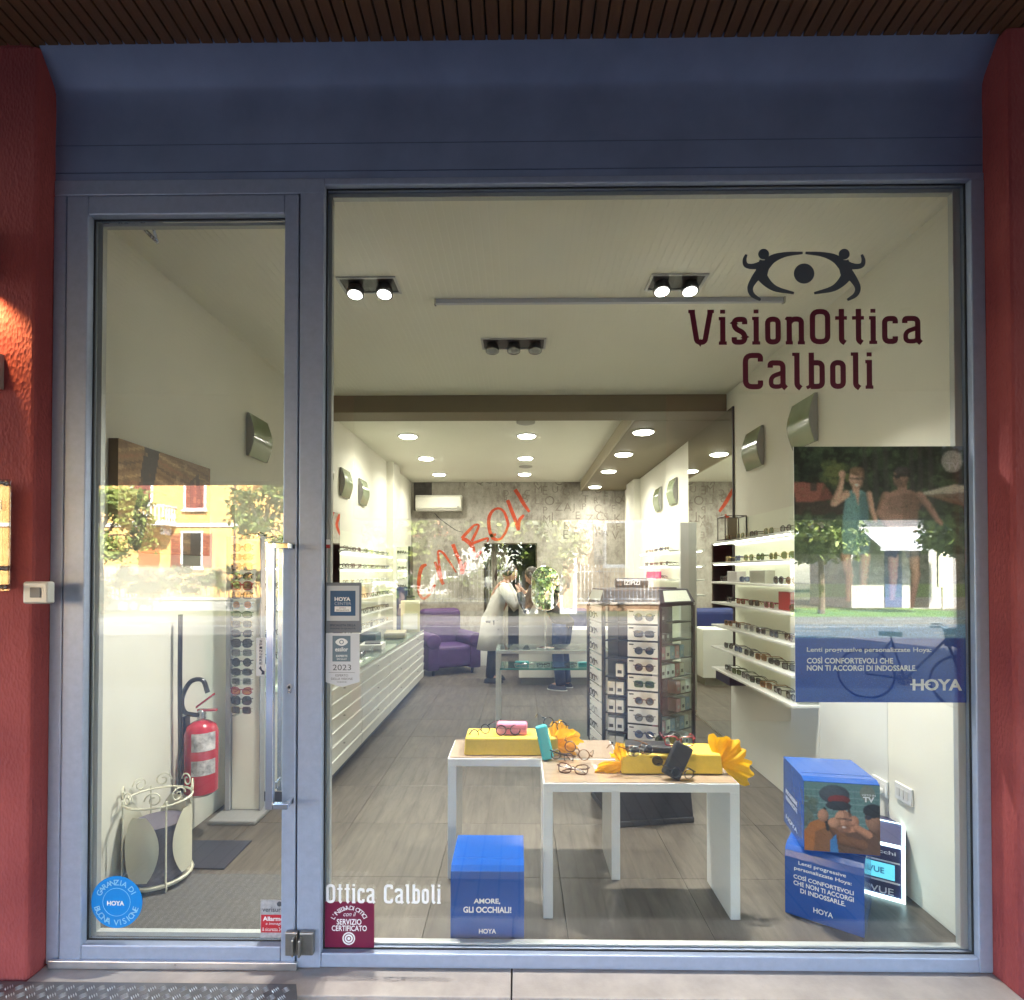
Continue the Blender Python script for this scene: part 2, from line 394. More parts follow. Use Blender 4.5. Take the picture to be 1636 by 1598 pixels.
def stucco():
    m = bpy.data.materials.new('red_stucco'); m.use_nodes = True; nt = m.node_tree; b = nt.nodes['Principled BSDF']
    tc = nt.nodes.new('ShaderNodeTexCoord'); mp = nt.nodes.new('ShaderNodeMapping'); mp.inputs['Scale'].default_value = (1,1,.5)
    nt.links.new(tc.outputs['Object'], mp.inputs[0])
    n1 = nt.nodes.new('ShaderNodeTexNoise'); n1.inputs['Scale'].default_value = 46; n1.inputs['Detail'].default_value = 9; n1.inputs['Roughness'].default_value = .6
    n2 = nt.nodes.new('ShaderNodeTexNoise'); n2.inputs['Scale'].default_value = 2.5; n2.inputs['Detail'].default_value = 5
    v = nt.nodes.new('ShaderNodeTexVoronoi'); v.inputs['Scale'].default_value = 95
    for n in (n1, v): nt.links.new(mp.outputs[0], n.inputs['Vector'])
    nt.links.new(tc.outputs['Object'], n2.inputs['Vector'])
    mul = nt.nodes.new('ShaderNodeMath'); mul.operation = 'MULTIPLY'; nt.links.new(n1.outputs['Fac'], mul.inputs[0]); nt.links.new(v.outputs['Distance'], mul.inputs[1])
    bp = nt.nodes.new('ShaderNodeBump'); bp.inputs['Strength'].default_value = .5; bp.inputs['Distance'].default_value = .012
    nt.links.new(mul.outputs[0], bp.inputs['Height']); nt.links.new(bp.outputs[0], b.inputs['Normal'])
    cr = nt.nodes.new('ShaderNodeValToRGB'); cr.color_ramp.elements[0].color = (.25,.040,.042,1); cr.color_ramp.elements[1].color = (.34,.066,.064,1)
    cr.color_ramp.elements[0].position = .35; cr.color_ramp.elements[1].position = .65
    nt.links.new(n2.outputs['Fac'], cr.inputs[0]); nt.links.new(cr.outputs[0], b.inputs['Base Color']); b.inputs['Roughness'].default_value = .8
    return m
M_red = stucco()
def tilemat():
    m = bpy.data.materials.new('wood_look_tile'); m.use_nodes = True; nt = m.node_tree; b = nt.nodes['Principled BSDF']
    tc = nt.nodes.new('ShaderNodeTexCoord'); oi = nt.nodes.new('ShaderNodeObjectInfo')
    mp = nt.nodes.new('ShaderNodeMapping'); mp.inputs['Scale'].default_value = (9,1.3,1)
    ad = nt.nodes.new('ShaderNodeVectorMath'); ad.operation = 'ADD'
    cb = nt.nodes.new('ShaderNodeCombineXYZ'); sc = nt.nodes.new('ShaderNodeMath'); sc.operation = 'MULTIPLY'; sc.inputs[1].default_value = 37
    nt.links.new(oi.outputs['Random'], sc.inputs[0]); nt.links.new(sc.outputs[0], cb.inputs[0]); nt.links.new(sc.outputs[0], cb.inputs[1])
    nt.links.new(tc.outputs['Object'], ad.inputs[0]); nt.links.new(cb.outputs[0], ad.inputs[1]); nt.links.new(ad.outputs[0], mp.inputs[0])
    n1 = nt.nodes.new('ShaderNodeTexNoise'); n1.inputs['Scale'].default_value = 2.2; n1.inputs['Detail'].default_value = 9; n1.inputs['Roughness'].default_value = .65; n1.inputs['Distortion'].default_value = .5
    nt.links.new(mp.outputs[0], n1.inputs['Vector'])
    cr = nt.nodes.new('ShaderNodeValToRGB')
    cr.color_ramp.elements[0].position = .3; cr.color_ramp.elements[0].color = (.055,.046,.036,1)
    cr.color_ramp.elements[1].position = .72; cr.color_ramp.elements[1].color = (.140,.121,.096,1)
    nt.links.new(n1.outputs['Fac'], cr.inputs[0])
    hv = nt.nodes.new('ShaderNodeHueSaturation'); mr = nt.nodes.new('ShaderNodeMapRange'); mr.inputs['To Min'].default_value = .84; mr.inputs['To Max'].default_value = 1.12
    nt.links.new(oi.outputs['Random'], mr.inputs[0]); nt.links.new(mr.outputs[0], hv.inputs['Value']); nt.links.new(cr.outputs[0], hv.inputs['Color'])
    nt.links.new(hv.outputs[0], b.inputs['Base Color']); b.inputs['Roughness'].default_value = .42
    bp = nt.nodes.new('ShaderNodeBump'); bp.inputs['Strength'].default_value = .12; bp.inputs['Distance'].default_value = .004
    nt.links.new(n1.outputs['Fac'], bp.inputs['Height']); nt.links.new(bp.outputs[0], b.inputs['Normal'])
    return m
M_tile = tilemat()
M_wood = mat('slat_wood', (.13,.058,.024), .55, var=.3, vscale=5, bump=.1, bscale=60, stretch=(1,.12,1))
M_marble = mat('sill_stone', (.37,.325,.30), .4, var=.16, vscale=7, bump=.05, bscale=120)
M_plate = mat('tread_plate_metal', (.15,.15,.16), .45, .55, var=.15, vscale=12)

XL, XR, ZC, YB = -1.91, 1.86, 3.10, 7.79      # shop walls, ceiling height, back wall
# ================================================================== LARGE STRUCTURE: street, portico, shop shell
road = MB()
road.box((-60,-17.6,-.6),(60,-6.2,-.33)); struct(road.build('road', mat('asphalt', (.075,.075,.08), .8, var=.2, vscale=1.5, bump=.3, bscale=220)))
MB().box((-120,-120,-1.0),(120,60,-.62)).build('ground', mat('earth', (.12,.11,.08), .9, var=.3, vscale=.6, bump=.3, bscale=20))['kind'] = 'structure'
def paving():
    m = mat('strip_paving', (.30,.28,.26), .6, var=.1, vscale=3); nt = m.node_tree; b = nt.nodes['Principled BSDF']
    br = nt.nodes.new('ShaderNodeTexBrick'); tc = nt.nodes.new('ShaderNodeTexCoord'); mp = nt.nodes.new('ShaderNodeMapping'); mp.inputs['Rotation'].default_value = (0,0,R(90))
    nt.links.new(tc.outputs['Object'], mp.inputs[0]); nt.links.new(mp.outputs[0], br.inputs['Vector'])
    br.inputs['Scale'].default_value = 1; br.inputs['Brick Width'].default_value = .9; br.inputs['Row Height'].default_value = .11; br.inputs['Mortar Size'].default_value = .006
    br.inputs['Color1'].default_value = (.15,.143,.135,1); br.inputs['Color2'].default_value = (.125,.12,.115,1); br.inputs['Mortar'].default_value = (.05,.049,.047,1)
    nt.links.new(br.outputs['Color'], b.inputs['Base Color']); return m
struct(MB().box((-14,-6.2,-.6),(14,-.30,-.20)).build('pavement', paving(), bevel=.01))
struct(MB().box((-60,-19.9,-.6),(60,-17.6,-.20)).build('far_pavement', mat('pavement_concrete', (.14,.137,.13), .8, var=.12, vscale=2, bump=.1), bevel=.02))
MB().box((-60,-17.2,-.33),(60,-17.05,-.326)).build('road_edge_line', mat('road_paint', (.30,.30,.29), .7, var=.1, vscale=6))['kind'] = 'structure'
MB().box((-60,-60,-.6),(60,-19.9,-.26)).build('garden_ground', mat('garden_gravel', (.09,.095,.05), .9, var=.2, vscale=4, bump=.2))['kind'] = 'structure'

# building mass round the shop
bt = thing('shop_building', 'red plastered building with a portico over the optician shopfront', 'building', (0, 4, -.2))
MB().box((-14,-.0,-.2),(-3.0,12,3.60)).box((-3.0,.051,-.2),(-2.06,12,3.60)).build('side_wall', M_red, bt, world=True)
MB().box((3.0,-.0,-.2),(14,12,3.60)).box((2.01,.051,-.2),(3.0,12,3.60)).build('side_wall', M_red, bt, world=True)
MB().box((-14,9.62,-.2),(14,12,3.60)).build('rear_wall', M_red, bt, world=True)
MB().box((-14,-4.75,3.601),(14,12,10.2)).build('upper_storey', M_red, bt, world=True)
yl = -4.3
zl = onY(300, 768, 4.3).z; zr = onY(826, 827, 4.3).z
xa, xb = onY(459, 900, 4.3).x, onY(562, 900, 4.3).x
xc, xd = onY(1067, 900, 4.3).x, onY(1264, 900, 4.3).x
for (a, b_) in ((xa, xb), (xc, xd), (-9.0, -8.2), (8.0, 8.8)):
    MB().box((a, yl-.4, -.2), (b_, yl, 3.6)).build('portico_pillar', M_red, bt, world=True, bevel=.015)
M_beam = mat('beam_plaster', (.09,.04,.034), .75, var=.15, vscale=3, bump=.1)
MB().box((-8.2, yl-.35, zl), (xa, yl-.05, 3.6)).build('portico_beam', M_beam, bt, world=True)
MB().box((xb, yl-.35, zr), (xc, yl-.05, 3.6)).build('portico_beam', M_beam, bt, world=True)
MB().box((xd, yl-.35, zr), (8.0, yl-.05, 3.6)).build('portico_beam', M_beam, bt, world=True)

# pillars left and right of the shopfront
XFL, XFR = X_(88), X_(1571)
MB().box((-3.0,-.11,-.2),(XFL,.05,3.535)).box((-3.0,-.11,3.534),(XFL-.03,-.02,3.58)).build('front_pillar', M_red, bt, world=True, bevel=.012)
MB().box((XFR,-.14,-.2),(3.0,.05,3.535)).build('front_pillar', M_red, bt, world=True, bevel=.012)
# slatted portico ceiling
so = thing('slatted_ceiling', 'dark wooden slat ceiling of the portico above the shopfront', 'ceiling', (0,-2,3.55))
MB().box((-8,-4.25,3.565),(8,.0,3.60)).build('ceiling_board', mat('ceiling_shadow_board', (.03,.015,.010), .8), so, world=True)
slm = MB().box((-.0215,-4.25,-.012),(.0215,-.085,.012)).mesh('slat', M_wood, bevel=.003)
for i in range(-66, 67):
    o = link('slat', slm, so); o.location = (i*.05, 2, 0)
    o.rotation_euler = (0, random.uniform(-.02,.02), 0)

# stone sill in front of the shopfront
sl = thing('stone_sill', 'pale pinkish stone threshold slabs along the foot of the shopfront', 'sill', (0,-.05,-.12))
for (a, b_) in ((XFL-.0, X_(818)-.0015), (X_(818)+.0015, XFR)):
    MB().box((a+.001,-.175,-.16),(b_-.001,.05,-.036)).build('slab', M_marble, sl, world=True, bevel=.004)
    MB().box((a+.001,-.36,-.20),(b_-.001,-.177,-.075)).build('step_slab', mat('step_stone',(.40,.37,.34),.4,var=.15,vscale=9,bump=.05), sl, world=True, bevel=.006)

# shop floor: square tiles, each its own piece
fl = struct(MB().box((-2.05,.0,-.2),(2.0,9.6,-.011)).build('shop_floor', mat('floor_grout', (.05,.045,.04), .9)))
tm = MB().box((-.299,-.299,-.010),(.299,.299,0)).mesh('floor_tile', M_tile, bevel=.0012, seg=1)
for i in range(7):
    for j in range(-1, 15):
        x = -2.2+.6*i+.3; y = .567+.6*j+.3
        if y > 8.9: continue
        o = link('floor_tile', tm, fl); o.location = (x, y, 0)
        if y-.3 < .03:                       # cut tile behind the window rail
            o.scale = (1, (.567-.05)/.6, 1); o.location = (x, .05+(.567-.05)/2, 0)

# walls and ceiling
wl_ = struct(MB().box((XL-.15,.051,-.1),(XL,YB+.2,3.3)).build('wall_left', M_wall))
MB().box((XL,5.9,0),(XL+.10,6.35,ZC)).build('pilaster', M_wall, wl_)
wr_ = struct(MB().box((XR,.051,-.1),(XR+.15,YB+.2,3.3)).build('wall_right', M_wall))
MB().box((XR-.10,6.5,0),(XR,7.1,2.94)).build('pilaster', M_wall, wr_)
ce_ = struct(MB().box((XL-.15,.051,ZC),(XR+.15,YB+.2,3.3)).build('ceiling', M_ceil))
YBM = 2.85
MB().box((XL,YBM,2.945),(XR-.002,YBM+.30,ZC)).build('cross_beam', M_brown, ce_, bevel=.003)
MB().box((1.10,YBM+.301,2.944),(XR-.002,YB-.002,ZC)).build('side_soffit', M_brown, ce_, bevel=.003)
MB().box((1.075,YBM+.301,2.946),(1.0985,YB-.002,ZC)).build('soffit_edge', mat('soffit_edge_paint', (.42,.37,.27), .7), ce_)
# wallpapered back wall with the doorway
def concrete():
    m = bpy.data.materials.new('concrete_wallpaper'); m.use_nodes = True; nt = m.node_tree; b = nt.nodes['Principled BSDF']
    tc = nt.nodes.new('ShaderNodeTexCoord'); mp = nt.nodes.new('ShaderNodeMapping'); mp.inputs['Scale'].default_value = (1,1,.45)
    nt.links.new(tc.outputs['Object'], mp.inputs[0])
    n1 = nt.nodes.new('ShaderNodeTexNoise'); n1.inputs['Scale'].default_value = 3.4; n1.inputs['Detail'].default_value = 10; n1.inputs['Roughness'].default_value = .72
    n2 = nt.nodes.new('ShaderNodeTexNoise'); n2.inputs['Scale'].default_value = 16; n2.inputs['Detail'].default_value = 6; n2.inputs['Roughness'].default_value = .7
    nt.links.new(mp.outputs[0], n1.inputs['Vector']); nt.links.new(tc.outputs['Object'], n2.inputs['Vector'])
    cr = nt.nodes.new('ShaderNodeValToRGB'); e = cr.color_ramp.elements
    e[0].position = .30; e[0].color = (.15,.13,.11,1); e[1].position = .70; e[1].color = (.50,.47,.41,1)
    q = e.new(.5); q.color = (.36,.335,.29,1)
    mx = nt.nodes.new('ShaderNodeMath'); mx.operation = 'MULTIPLY_ADD'; mx.inputs[1].default_value = .35; 
    nt.links.new(n2.outputs['Fac'], mx.inputs[0])
    sb = nt.nodes.new('ShaderNodeMath'); sb.operation = 'SUBTRACT'; sb.inputs[1].default_value = .17; nt.links.new(n1.outputs['Fac'], sb.inputs[0]); nt.links.new(sb.outputs[0], mx.inputs[2])
    nt.links.new(mx.outputs[0], cr.inputs[0]); nt.links.new(cr.outputs[0], b.inputs['Base Color']); b.inputs['Roughness'].default_value = .8
    return m
M_conc = concrete()
dx0, dx1, dz1 = onY(773,900,YB).x, onY(858,900,YB).x, onY(815,868,YB).z
bw = struct(MB().box((XL,YB,0),(dx0,YB+.14,ZC)).box((dx1,YB,0),(XR,YB+.14,ZC)).box((dx0,YB,dz1),(dx1,YB+.14,ZC)).build('wall_back', M_conc))
MB().box((dx0-.001,YB-.004,0),(dx0+.02,YB+.14,dz1)).box((dx1-.02,YB-.004,0),(dx1+.001,YB+.14,dz1)).box((dx0+.0205,YB-.0035,dz1-.02),(dx1-.0205,YB+.139,dz1+.001)).build('doorway_lining', mat('lining_bronze',(.10,.08,.06),.4,.5), bw)
br_ = struct(MB().box((XL,9.45,-.1),(XR,9.6,3.2)).box((XL-.15,YB+.2,-.1),(XL,9.6,3.2)).box((XR,YB+.2,-.1),(XR+.15,9.6,3.2)).box((XL-.15,YB+.2,3.1),(XR+.15,9.6,3.3)).build('back_room_wall', mat('back_room_paint',(.12,.12,.13),.8)))
ct = thing('door_curtain', 'pale pleated curtain hanging in the left of the rear doorway', 'curtain', (dx0+.2, YB+.3, 0))
cb = MB(); n = 40; w = (dx1-dx0)*.42
vs = []; fs = []
for k, z in enumerate((.03, dz1+.05)):
    for i in range(n+1):
        t = i/n; vs.append((dx0+.03+t*w, YB+.26+.025*math.sin(t*46), z))
for i in range(n): fs.append((i,i+1,n+2+i,n+1+i))
cb.add(vs, fs); cb.build('cloth', mat('curtain_cloth', (.38,.36,.29), .9, var=.1, vscale=20), ct, world=True, smooth='all')
MB().tube([(dx0-.02,YB+.26,dz1+.06),(dx1+.02,YB+.26,dz1+.06)], .012).build('rod', M_steel, ct, world=True)

# ================================================================== THE SHOPFRONT FRAME
sf = thing('shopfront', 'blue grey aluminium shopfront frame holding the large display window', 'shopfront', (0,0,-.09))
zb = -.0345                                  # foot of the frame
zw0, zw1 = Z_(1519,0,1000), Z_(299,0,1000)   # window opening
xw0, xw1 = X_(519), X_(1549)
xd0, xd1 = X_(111), X_(479)                  # door leaf
zd0, zd1 = Z_(1531,0,300), Z_(321,0,300)
ztop = 3.42
# jambs, mullion, rails (butted end to end)
MB().box((XFL,-.03,zb),(xd0-.006,.05,zd1+.006)).build('jamb', M_frame, sf, world=True, bevel=.006)
MB().box((xd1+.006,-.034,zb),(xw0,.05,zd1+.006)).build('mullion', M_frame, sf, world=True, bevel=.004)
MB().box((xw1,-.03,zb),(XFR,.05,zw1-.0005)).build('jamb', M_frame, sf, world=True, bevel=.004)
MB().box((xw0+.0005,-.03,zb),(xw1-.0005,.05,zw0)).build('bottom_rail', M_frame, sf, world=True, bevel=.004)
MB().box((XFL,-.028,zd1+.0065),(xw0,.05,zw1+.028)).build('head_rail', M_frame, sf, world=True, bevel=.004)
MB().box((xw0+.0005,-.028,zw1),(XFR,.05,zw1+.028)).build('head_rail', M_frame, sf, world=True, bevel=.004)
for (a,b_) in (((xw0,-.004,zw0),(xw0+.005,.0015,zw1)), ((xw1-.005,-.004,zw0),(xw1,.0015,zw1)), ((xw0+.0052,-.004,zw0),(xw1-.0052,.0015,zw0+.005)), ((xw0+.0052,-.004,zw1-.005),(xw1-.0052,.0015,zw1))):
    MB().box(a, b_).build('gasket', M_gasket, sf, world=True)
# pale inner glazing bead seen through the glass
for (a,b_) in (((xw0+.002,.021,zw0+.002),(xw0+.016,.048,zw1-.002)), ((xw1-.032,.021,zw0+.002),(xw1-.002,.048,zw1-.002)), ((xw0+.0165,.021,zw0+.002),(xw1-.0325,.048,zw0+.012)), ((xw0+.0165,.021,zw1-.02),(xw1-.0325,.048,zw1-.002))):
    MB().box(a, b_).build('glazing_bead', mat('bead_paint', (.45,.47,.46), .4, .3), sf, world=True, bevel=.002)
MB().box((xw0+.004,.002,zw0+.002),(xw1-.004,.010,zw1-.002)).build('window_pane', M_glass, sf, world=True)
# blue fascia with the folded-out cove at the top
def fascia(a, b_):
    prof = [(-.022,zw1+.0285),(-.022,zw1+.10),(-.024,3.17),(-.022,3.36),(-.024,3.415),(-.034,3.440),(-.112,3.547),(-.112,3.552),(.05,3.552),(.05,zw1+.0285)]
    return prof
p = MB(); p.prism(fascia(0,0), XFL+.0, XFR, 'yz'); p.build('fascia', M_lintel, sf, world=True, smooth=True)
for z in (3.205, 3.095):
    MB().box((XFL+.002,-.0255,z),(XFR-.002,-.021,z+.0025)).build('fascia_seam', mat('seam_shadow', (.11,.14,.22), .6), sf, world=True)

# ================================================================== ENTRANCE DOOR
dr = thing('entrance_door', 'glazed blue grey aluminium entrance door left of the display window', 'door', ((xd0+xd1)/2,0,zd0))
gx0, gx1, gz0, gz1 = X_(145), X_(457), Z_(1502,0,300), Z_(351,0,300)
MB().box((xd0,-.036,zd0),(gx0,.02,zd1)).build('stile', M_frame, dr, world=True, bevel=.005)
MB().box((gx1,-.036,zd0),(xd1,.02,zd1)).build('stile', M_frame, dr, world=True, bevel=.005)
MB().box((gx0+.0005,-.035,zd0),(gx1-.0005,.02,gz0)).build('bottom_rail', M_frame, dr, world=True, bevel=.005)
MB().box((gx0+.0005,-.035,gz1),(gx1-.0005,.02,zd1)).build('top_rail', M_frame, dr, world=True, bevel=.005)
MB().box((gx0,-.004,gz0),(gx0+.005,.0015,gz1)).box((gx1-.004,-.004,gz0),(gx1,.0015,gz1)).box((gx0+.0052,-.004,gz0),(gx1-.0042,.0015,gz0+.004)).box((gx0+.0052,-.004,gz1-.005),(gx1-.0042,.0015,gz1)).build('gasket', M_gasket, dr, world=True)
MB().box((gx0+.001,.0165,gz0+.001),(gx0+.022,.04,gz1-.001)).box((gx0+.0225,.0165,gz0+.003),(gx1-.003,.04,gz0+.02)).box((gx0+.0225,.0165,gz1-.016),(gx1-.003,.04,gz1-.003)).build('glazing_bead', MATS['bead_paint'], dr, world=True)
MB().box((gx0+.003,.002,gz0+.003),(gx1-.003,.010,gz1-.003)).build('door_pane', M_glass, dr, world=True)
MB().box((xd0-.0055,.0,zd0-.004),(xd0-.0005,.04,zd1+.004)).box((xd1+.0005,.0,zd0-.004),(xd1+.0055,.04,zd1+.004)).box((xd0,.0,zd1+.0005),(xd1,.04,zd1+.0055)).build('seal', M_gasket, dr, world=True)
MB().box((X_(98),-.05,-.0355),(X_(484),-.0365,-.006)).build('threshold_strip', mat('threshold_alu',(.7,.7,.7),.3,1.0,var=.08,vscale=20), dr, world=True, bevel=.002)
# pull handle
hx = X_(433,-.093); hz0, hz1 = Z_(1287,-.09,430), Z_(872,-.09,430); hxm = X_(468,-.06)
h = MB().box((hx-.014,-.105,hz0-.012),(hx+.014,-.082,hz1+.012))
h.box((hx+.0145,-.103,hz1-.012),(hxm,-.084,hz1+.011)).box((hx+.0145,-.103,hz0-.011),(hxm,-.084,hz0+.012))
h.box((hxm-.022,-.0835,hz1-.011),(hxm-.001,-.0365,hz1+.01)).box((hxm-.022,-.0835,hz0-.01),(hxm-.001,-.0365,hz0+.011))
h.build('pull_handle', M_chrome, dr, world=True, bevel=.003)
ix = X_(449,.06)
MB().box((ix-.010,.05,hz0),(ix+.010,.068,hz1)).box((ix-.006,.0205,hz0+.02),(ix+.006,.0495,hz0+.05)).build('inner_handle', mat('inner_handle_metal',(.6,.65,.7),.2,1.0), dr, world=True, bevel=.003)
kx, kz = X_(469.5), Z_(1098)
MB().disc((kx,kz+.008), .010, -.044, .0075).box((kx-.005,-.0435,kz-.017),(kx+.005,-.0365,kz+.004)).disc((kx,kz+.006), .0055, -.0455, .001, n=16, mi=1).build('lock_cylinder', [M_steel, M_dark], dr, world=True)
lx0, lx1, lz0, lz1 = X_(459,-.05), X_(479,-.05), Z_(1529,-.05), Z_(1491,-.05)
MB().box((lx0,-.058,lz0),(lx1,-.0365,lz1)).box((lx1-.016,-.085,lz0+.012),(lx1-.005,-.0585,lz1-.012)).build('floor_lock', mat('lock_metal',(.30,.29,.27),.35,.9,var=.1,vscale=30), dr, world=True, bevel=.005)
MB().box((X_(482,-.05),-.060,lz0+.003),(X_(504,-.05),-.0345,lz1)).box((X_(482,-.05)+.004,-.09,lz0+.012),(X_(482,-.05)+.014,-.0605,lz1-.012)).build('lock_keeper', MATS['lock_metal'], sf, world=True, bevel=.005)
# closer arm inside, above the glass
c0 = onY(165,357,.06); c1 = onY(255,357,.06)
dc = MB().box((c0.x,.045,c0.z-.012),(c1.x,.085,c0.z+.03)); dc.build('closer_rail', M_steel, dr, world=True, bevel=.004)
p0 = onY(224,360,.06); p1 = onY(252,388,.09); p2 = onY(244,362,.06)
MB().tube([p0,p1],.008,8).tube([p2,p1],.006,8).build('closer_arm', M_steel, dr, world=True)

# tread plate ramp at the door
tp = thing('tread_plate_ramp', 'grey checker plate metal ramp lying before the entrance door', 'ramp', (-1.45,-.3,-.09))
tx0, tx1 = X_(-60,-.1), onY(492,1576,-.06).x
MB().prism([(tx0,-.66),(tx1+.06,-.66),(tx1+.06,-.30),(tx1-.02,-.125),(tx0,-.125)], -.0355, -.031, 'xy').build('plate', M_plate, tp, world=True)
tb = MB(); 
for i in range(0, 52):
    for j in range(0, 15):
        x = tx0+.02+i*.038; y = -.65+j*.038
        if x > tx1-.01+(.05 if y < -.25 else 0) or y > -.137: continue
        a = R(45) if (i+j) % 2 == 0 else R(-45)
        for q in (-1.5,-.5,.5,1.5):
            cx_, cy_ = x+q*.0068*(-math.sin(a)), y+q*.0068*math.cos(a); ux, uy = math.cos(a)*.0145, math.sin(a)*.0145; vx, vy = -math.sin(a)*.0024, math.cos(a)*.0024
            tb.add([(cx_-ux,cy_-uy,-.0312),(cx_-vx,cy_-vy,-.0312),(cx_+ux,cy_+uy,-.0312),(cx_+vx,cy_+vy,-.0312),(cx_,cy_,-.0276)], [(0,1,4),(1,2,4),(2,3,4),(3,0,4)])
tbo = tb.build('tread_bars', mat('tread_bar_metal',(.42,.42,.44),.36,.7), tp, world=True); tbo['kind'] = 'stuff'

# door bell box, acrylic plaque, wall lamp on the left pillar
bl = thing('door_bell', 'small square grey push button box on the pillar edge beside the door', 'door bell', (X_(70),-.06,Z_(946)))
bx0, bx1, bz0, bz1 = X_(50,-.10), X_(89,-.10), Z_(964,-.1,70), Z_(929,-.1,70)
MB().box((bx0+.004,-.145,bz0),(bx1+.006,-.1105,bz1)).build('housing', mat('bell_housing',(.42,.42,.40),.35,.2), bl, world=True, bevel=.007)
MB().box((bx0+.034,-.149,bz0+.024),(bx1-.020,-.1455,bz1-.022)).build('push_button', mat('bell_button',(.12,.12,.125),.4), bl, world=True, bevel=.003)
pq = thing('acrylic_plaque', 'clear acrylic plaque on steel standoffs at the left edge of the red pillar', 'plaque', (X_(-20,-.14),-.13,1.5))
q0 = onY(15,945,-.16); q1 = onY(15,766,-.16); qx0 = q0.x-.45
MB().box((qx0,-.165,q0.z),(q0.x,-.157,q1.z)).build('acrylic_sheet', glassmat('acrylic',(.86,.85,.84),1.6), pq, world=True, bevel=.002)
MB().box((qx0,-.1565,q0.z+.02),(q0.x-.035,-.156,q1.z-.03)).build('printed_backing', mat('plaque_print',(.20,.19,.20),.4,var=.5,vscale=14), pq, world=True)
for (px,py) in ((7,772),(6,908),(4,938)):
    c = onY(px,py,-.17); MB().lathe([(.008,-.062),(.008,.0),(.010,.002),(.010,.008)], (c.x,-.17,c.z), 14, 0, 'y').xf(Matrix.Identity(4)).build('standoff', M_steel, pq, world=True, smooth=True)
put_text('i', onY(1,816,-.16).x, onY(5,816,-.16).x, onY(0,816,-.16).z, onY(0,800,-.16).z, -.1675, M_white, pq, world=True)
MB().box((qx0-.2,-.15,onY(0,622,-.12).z),(onY(4,600,-.12).x,-.112,onY(0,566,-.12).z)).build('house_sign', mat('sign_grey',(.25,.2,.19),.5), None, bevel=.003)
tag(bpy.data.objects['house_sign'], 'dark framed sign whose edge shows on the red pillar below the lamp glow', 'sign')
wlamp = thing('wall_lamp', 'warm downlight on the red pillar above the plaque, out at the left', 'lamp', (-2.06,-.17,2.62))
MB().lathe([(.04,0),(.045,.02),(.045,.16),(.03,.19)], (-2.06,-.172,2.62), 20).box((-2.08,-.15,2.68),(-2.04,-.111,2.72)).build('lamp_body', M_dark, wlamp, world=True, smooth=True)
ld = bpy.data.lights.new('lamp_bulb','SPOT'); ld.energy = 2.8; ld.color = (1.0,.50,.18); ld.spot_size = R(112); ld.spot_blend = .6; ld.shadow_soft_size = .03
lo = bpy.data.objects.new('lamp_bulb', ld); COL.objects.link(lo); lo.parent = wlamp; lo.matrix_parent_inverse = wlamp.matrix_basis.inverted(); lo.location = (-2.06,-.172,2.605); lo.rotation_euler = (R(6),R(0),0)
# ================================================================== SHOP LIGHTS
M_lamp = emitmat('lamp_glow', (1.0,.96,.86), 4.0)
M_led = emitmat('led_strip', (1.0,1.0,.88), 1.15)
LCOL = (1.0,.965,.86)
def arealight(name, loc, r, energy, parent, col=LCOL, rot=(0,0,0)):
    l = bpy.data.lights.new(name,'AREA'); l.shape = 'DISK'; l.size = r*2; l.energy = energy; l.color = col; l.spread = R(150) if 'down' in name else R(95)
    o = bpy.data.objects.new(name, l); COL.objects.link(o); o.parent = parent; o.matrix_parent_inverse = parent.matrix_basis.inverted(); o.location = loc; o.rotation_euler = rot
    return o
EDOWN, ESPOT = 1.28, 1.85
places = []
for row, (x, nm) in enumerate(((-1.30,'left'),(.087,'middle'))):
    for k, y in enumerate((4.37, 5.66, 6.95)): places.append((x, y, ZC, '%s ceiling row, %s from the beam' % (nm, ('first','second','third')[k])))
for k, y in enumerate((3.57, 4.67, 5.83, 7.3)): places.append((1.27, y, 2.944, 'taupe side soffit, %s from the beam' % ('first','second','third','fourth')[k]))
for (x,y,z,w) in places:
    t = thing('recessed_downlight', 'round lit downlight in the ' + w, 'ceiling light', (x,y,z), 0, 'round downlights in the rear ceiling')
    MB().lathe([(.118,.0),(.122,-.004),(.118,-.010),(.102,-.012)], (x,y,z), 28).build('trim_ring', M_gloss, t, world=True, smooth=True)
    MB().lathe([(.10,-.0125),(.09,-.020),(.05,-.026),(.004,-.028)], (x,y,z), 28).build('diffuser', M_lamp, t, world=True, smooth=True)
    arealight('downlight_source', (x,y,z-.035), .09, EDOWN, t)
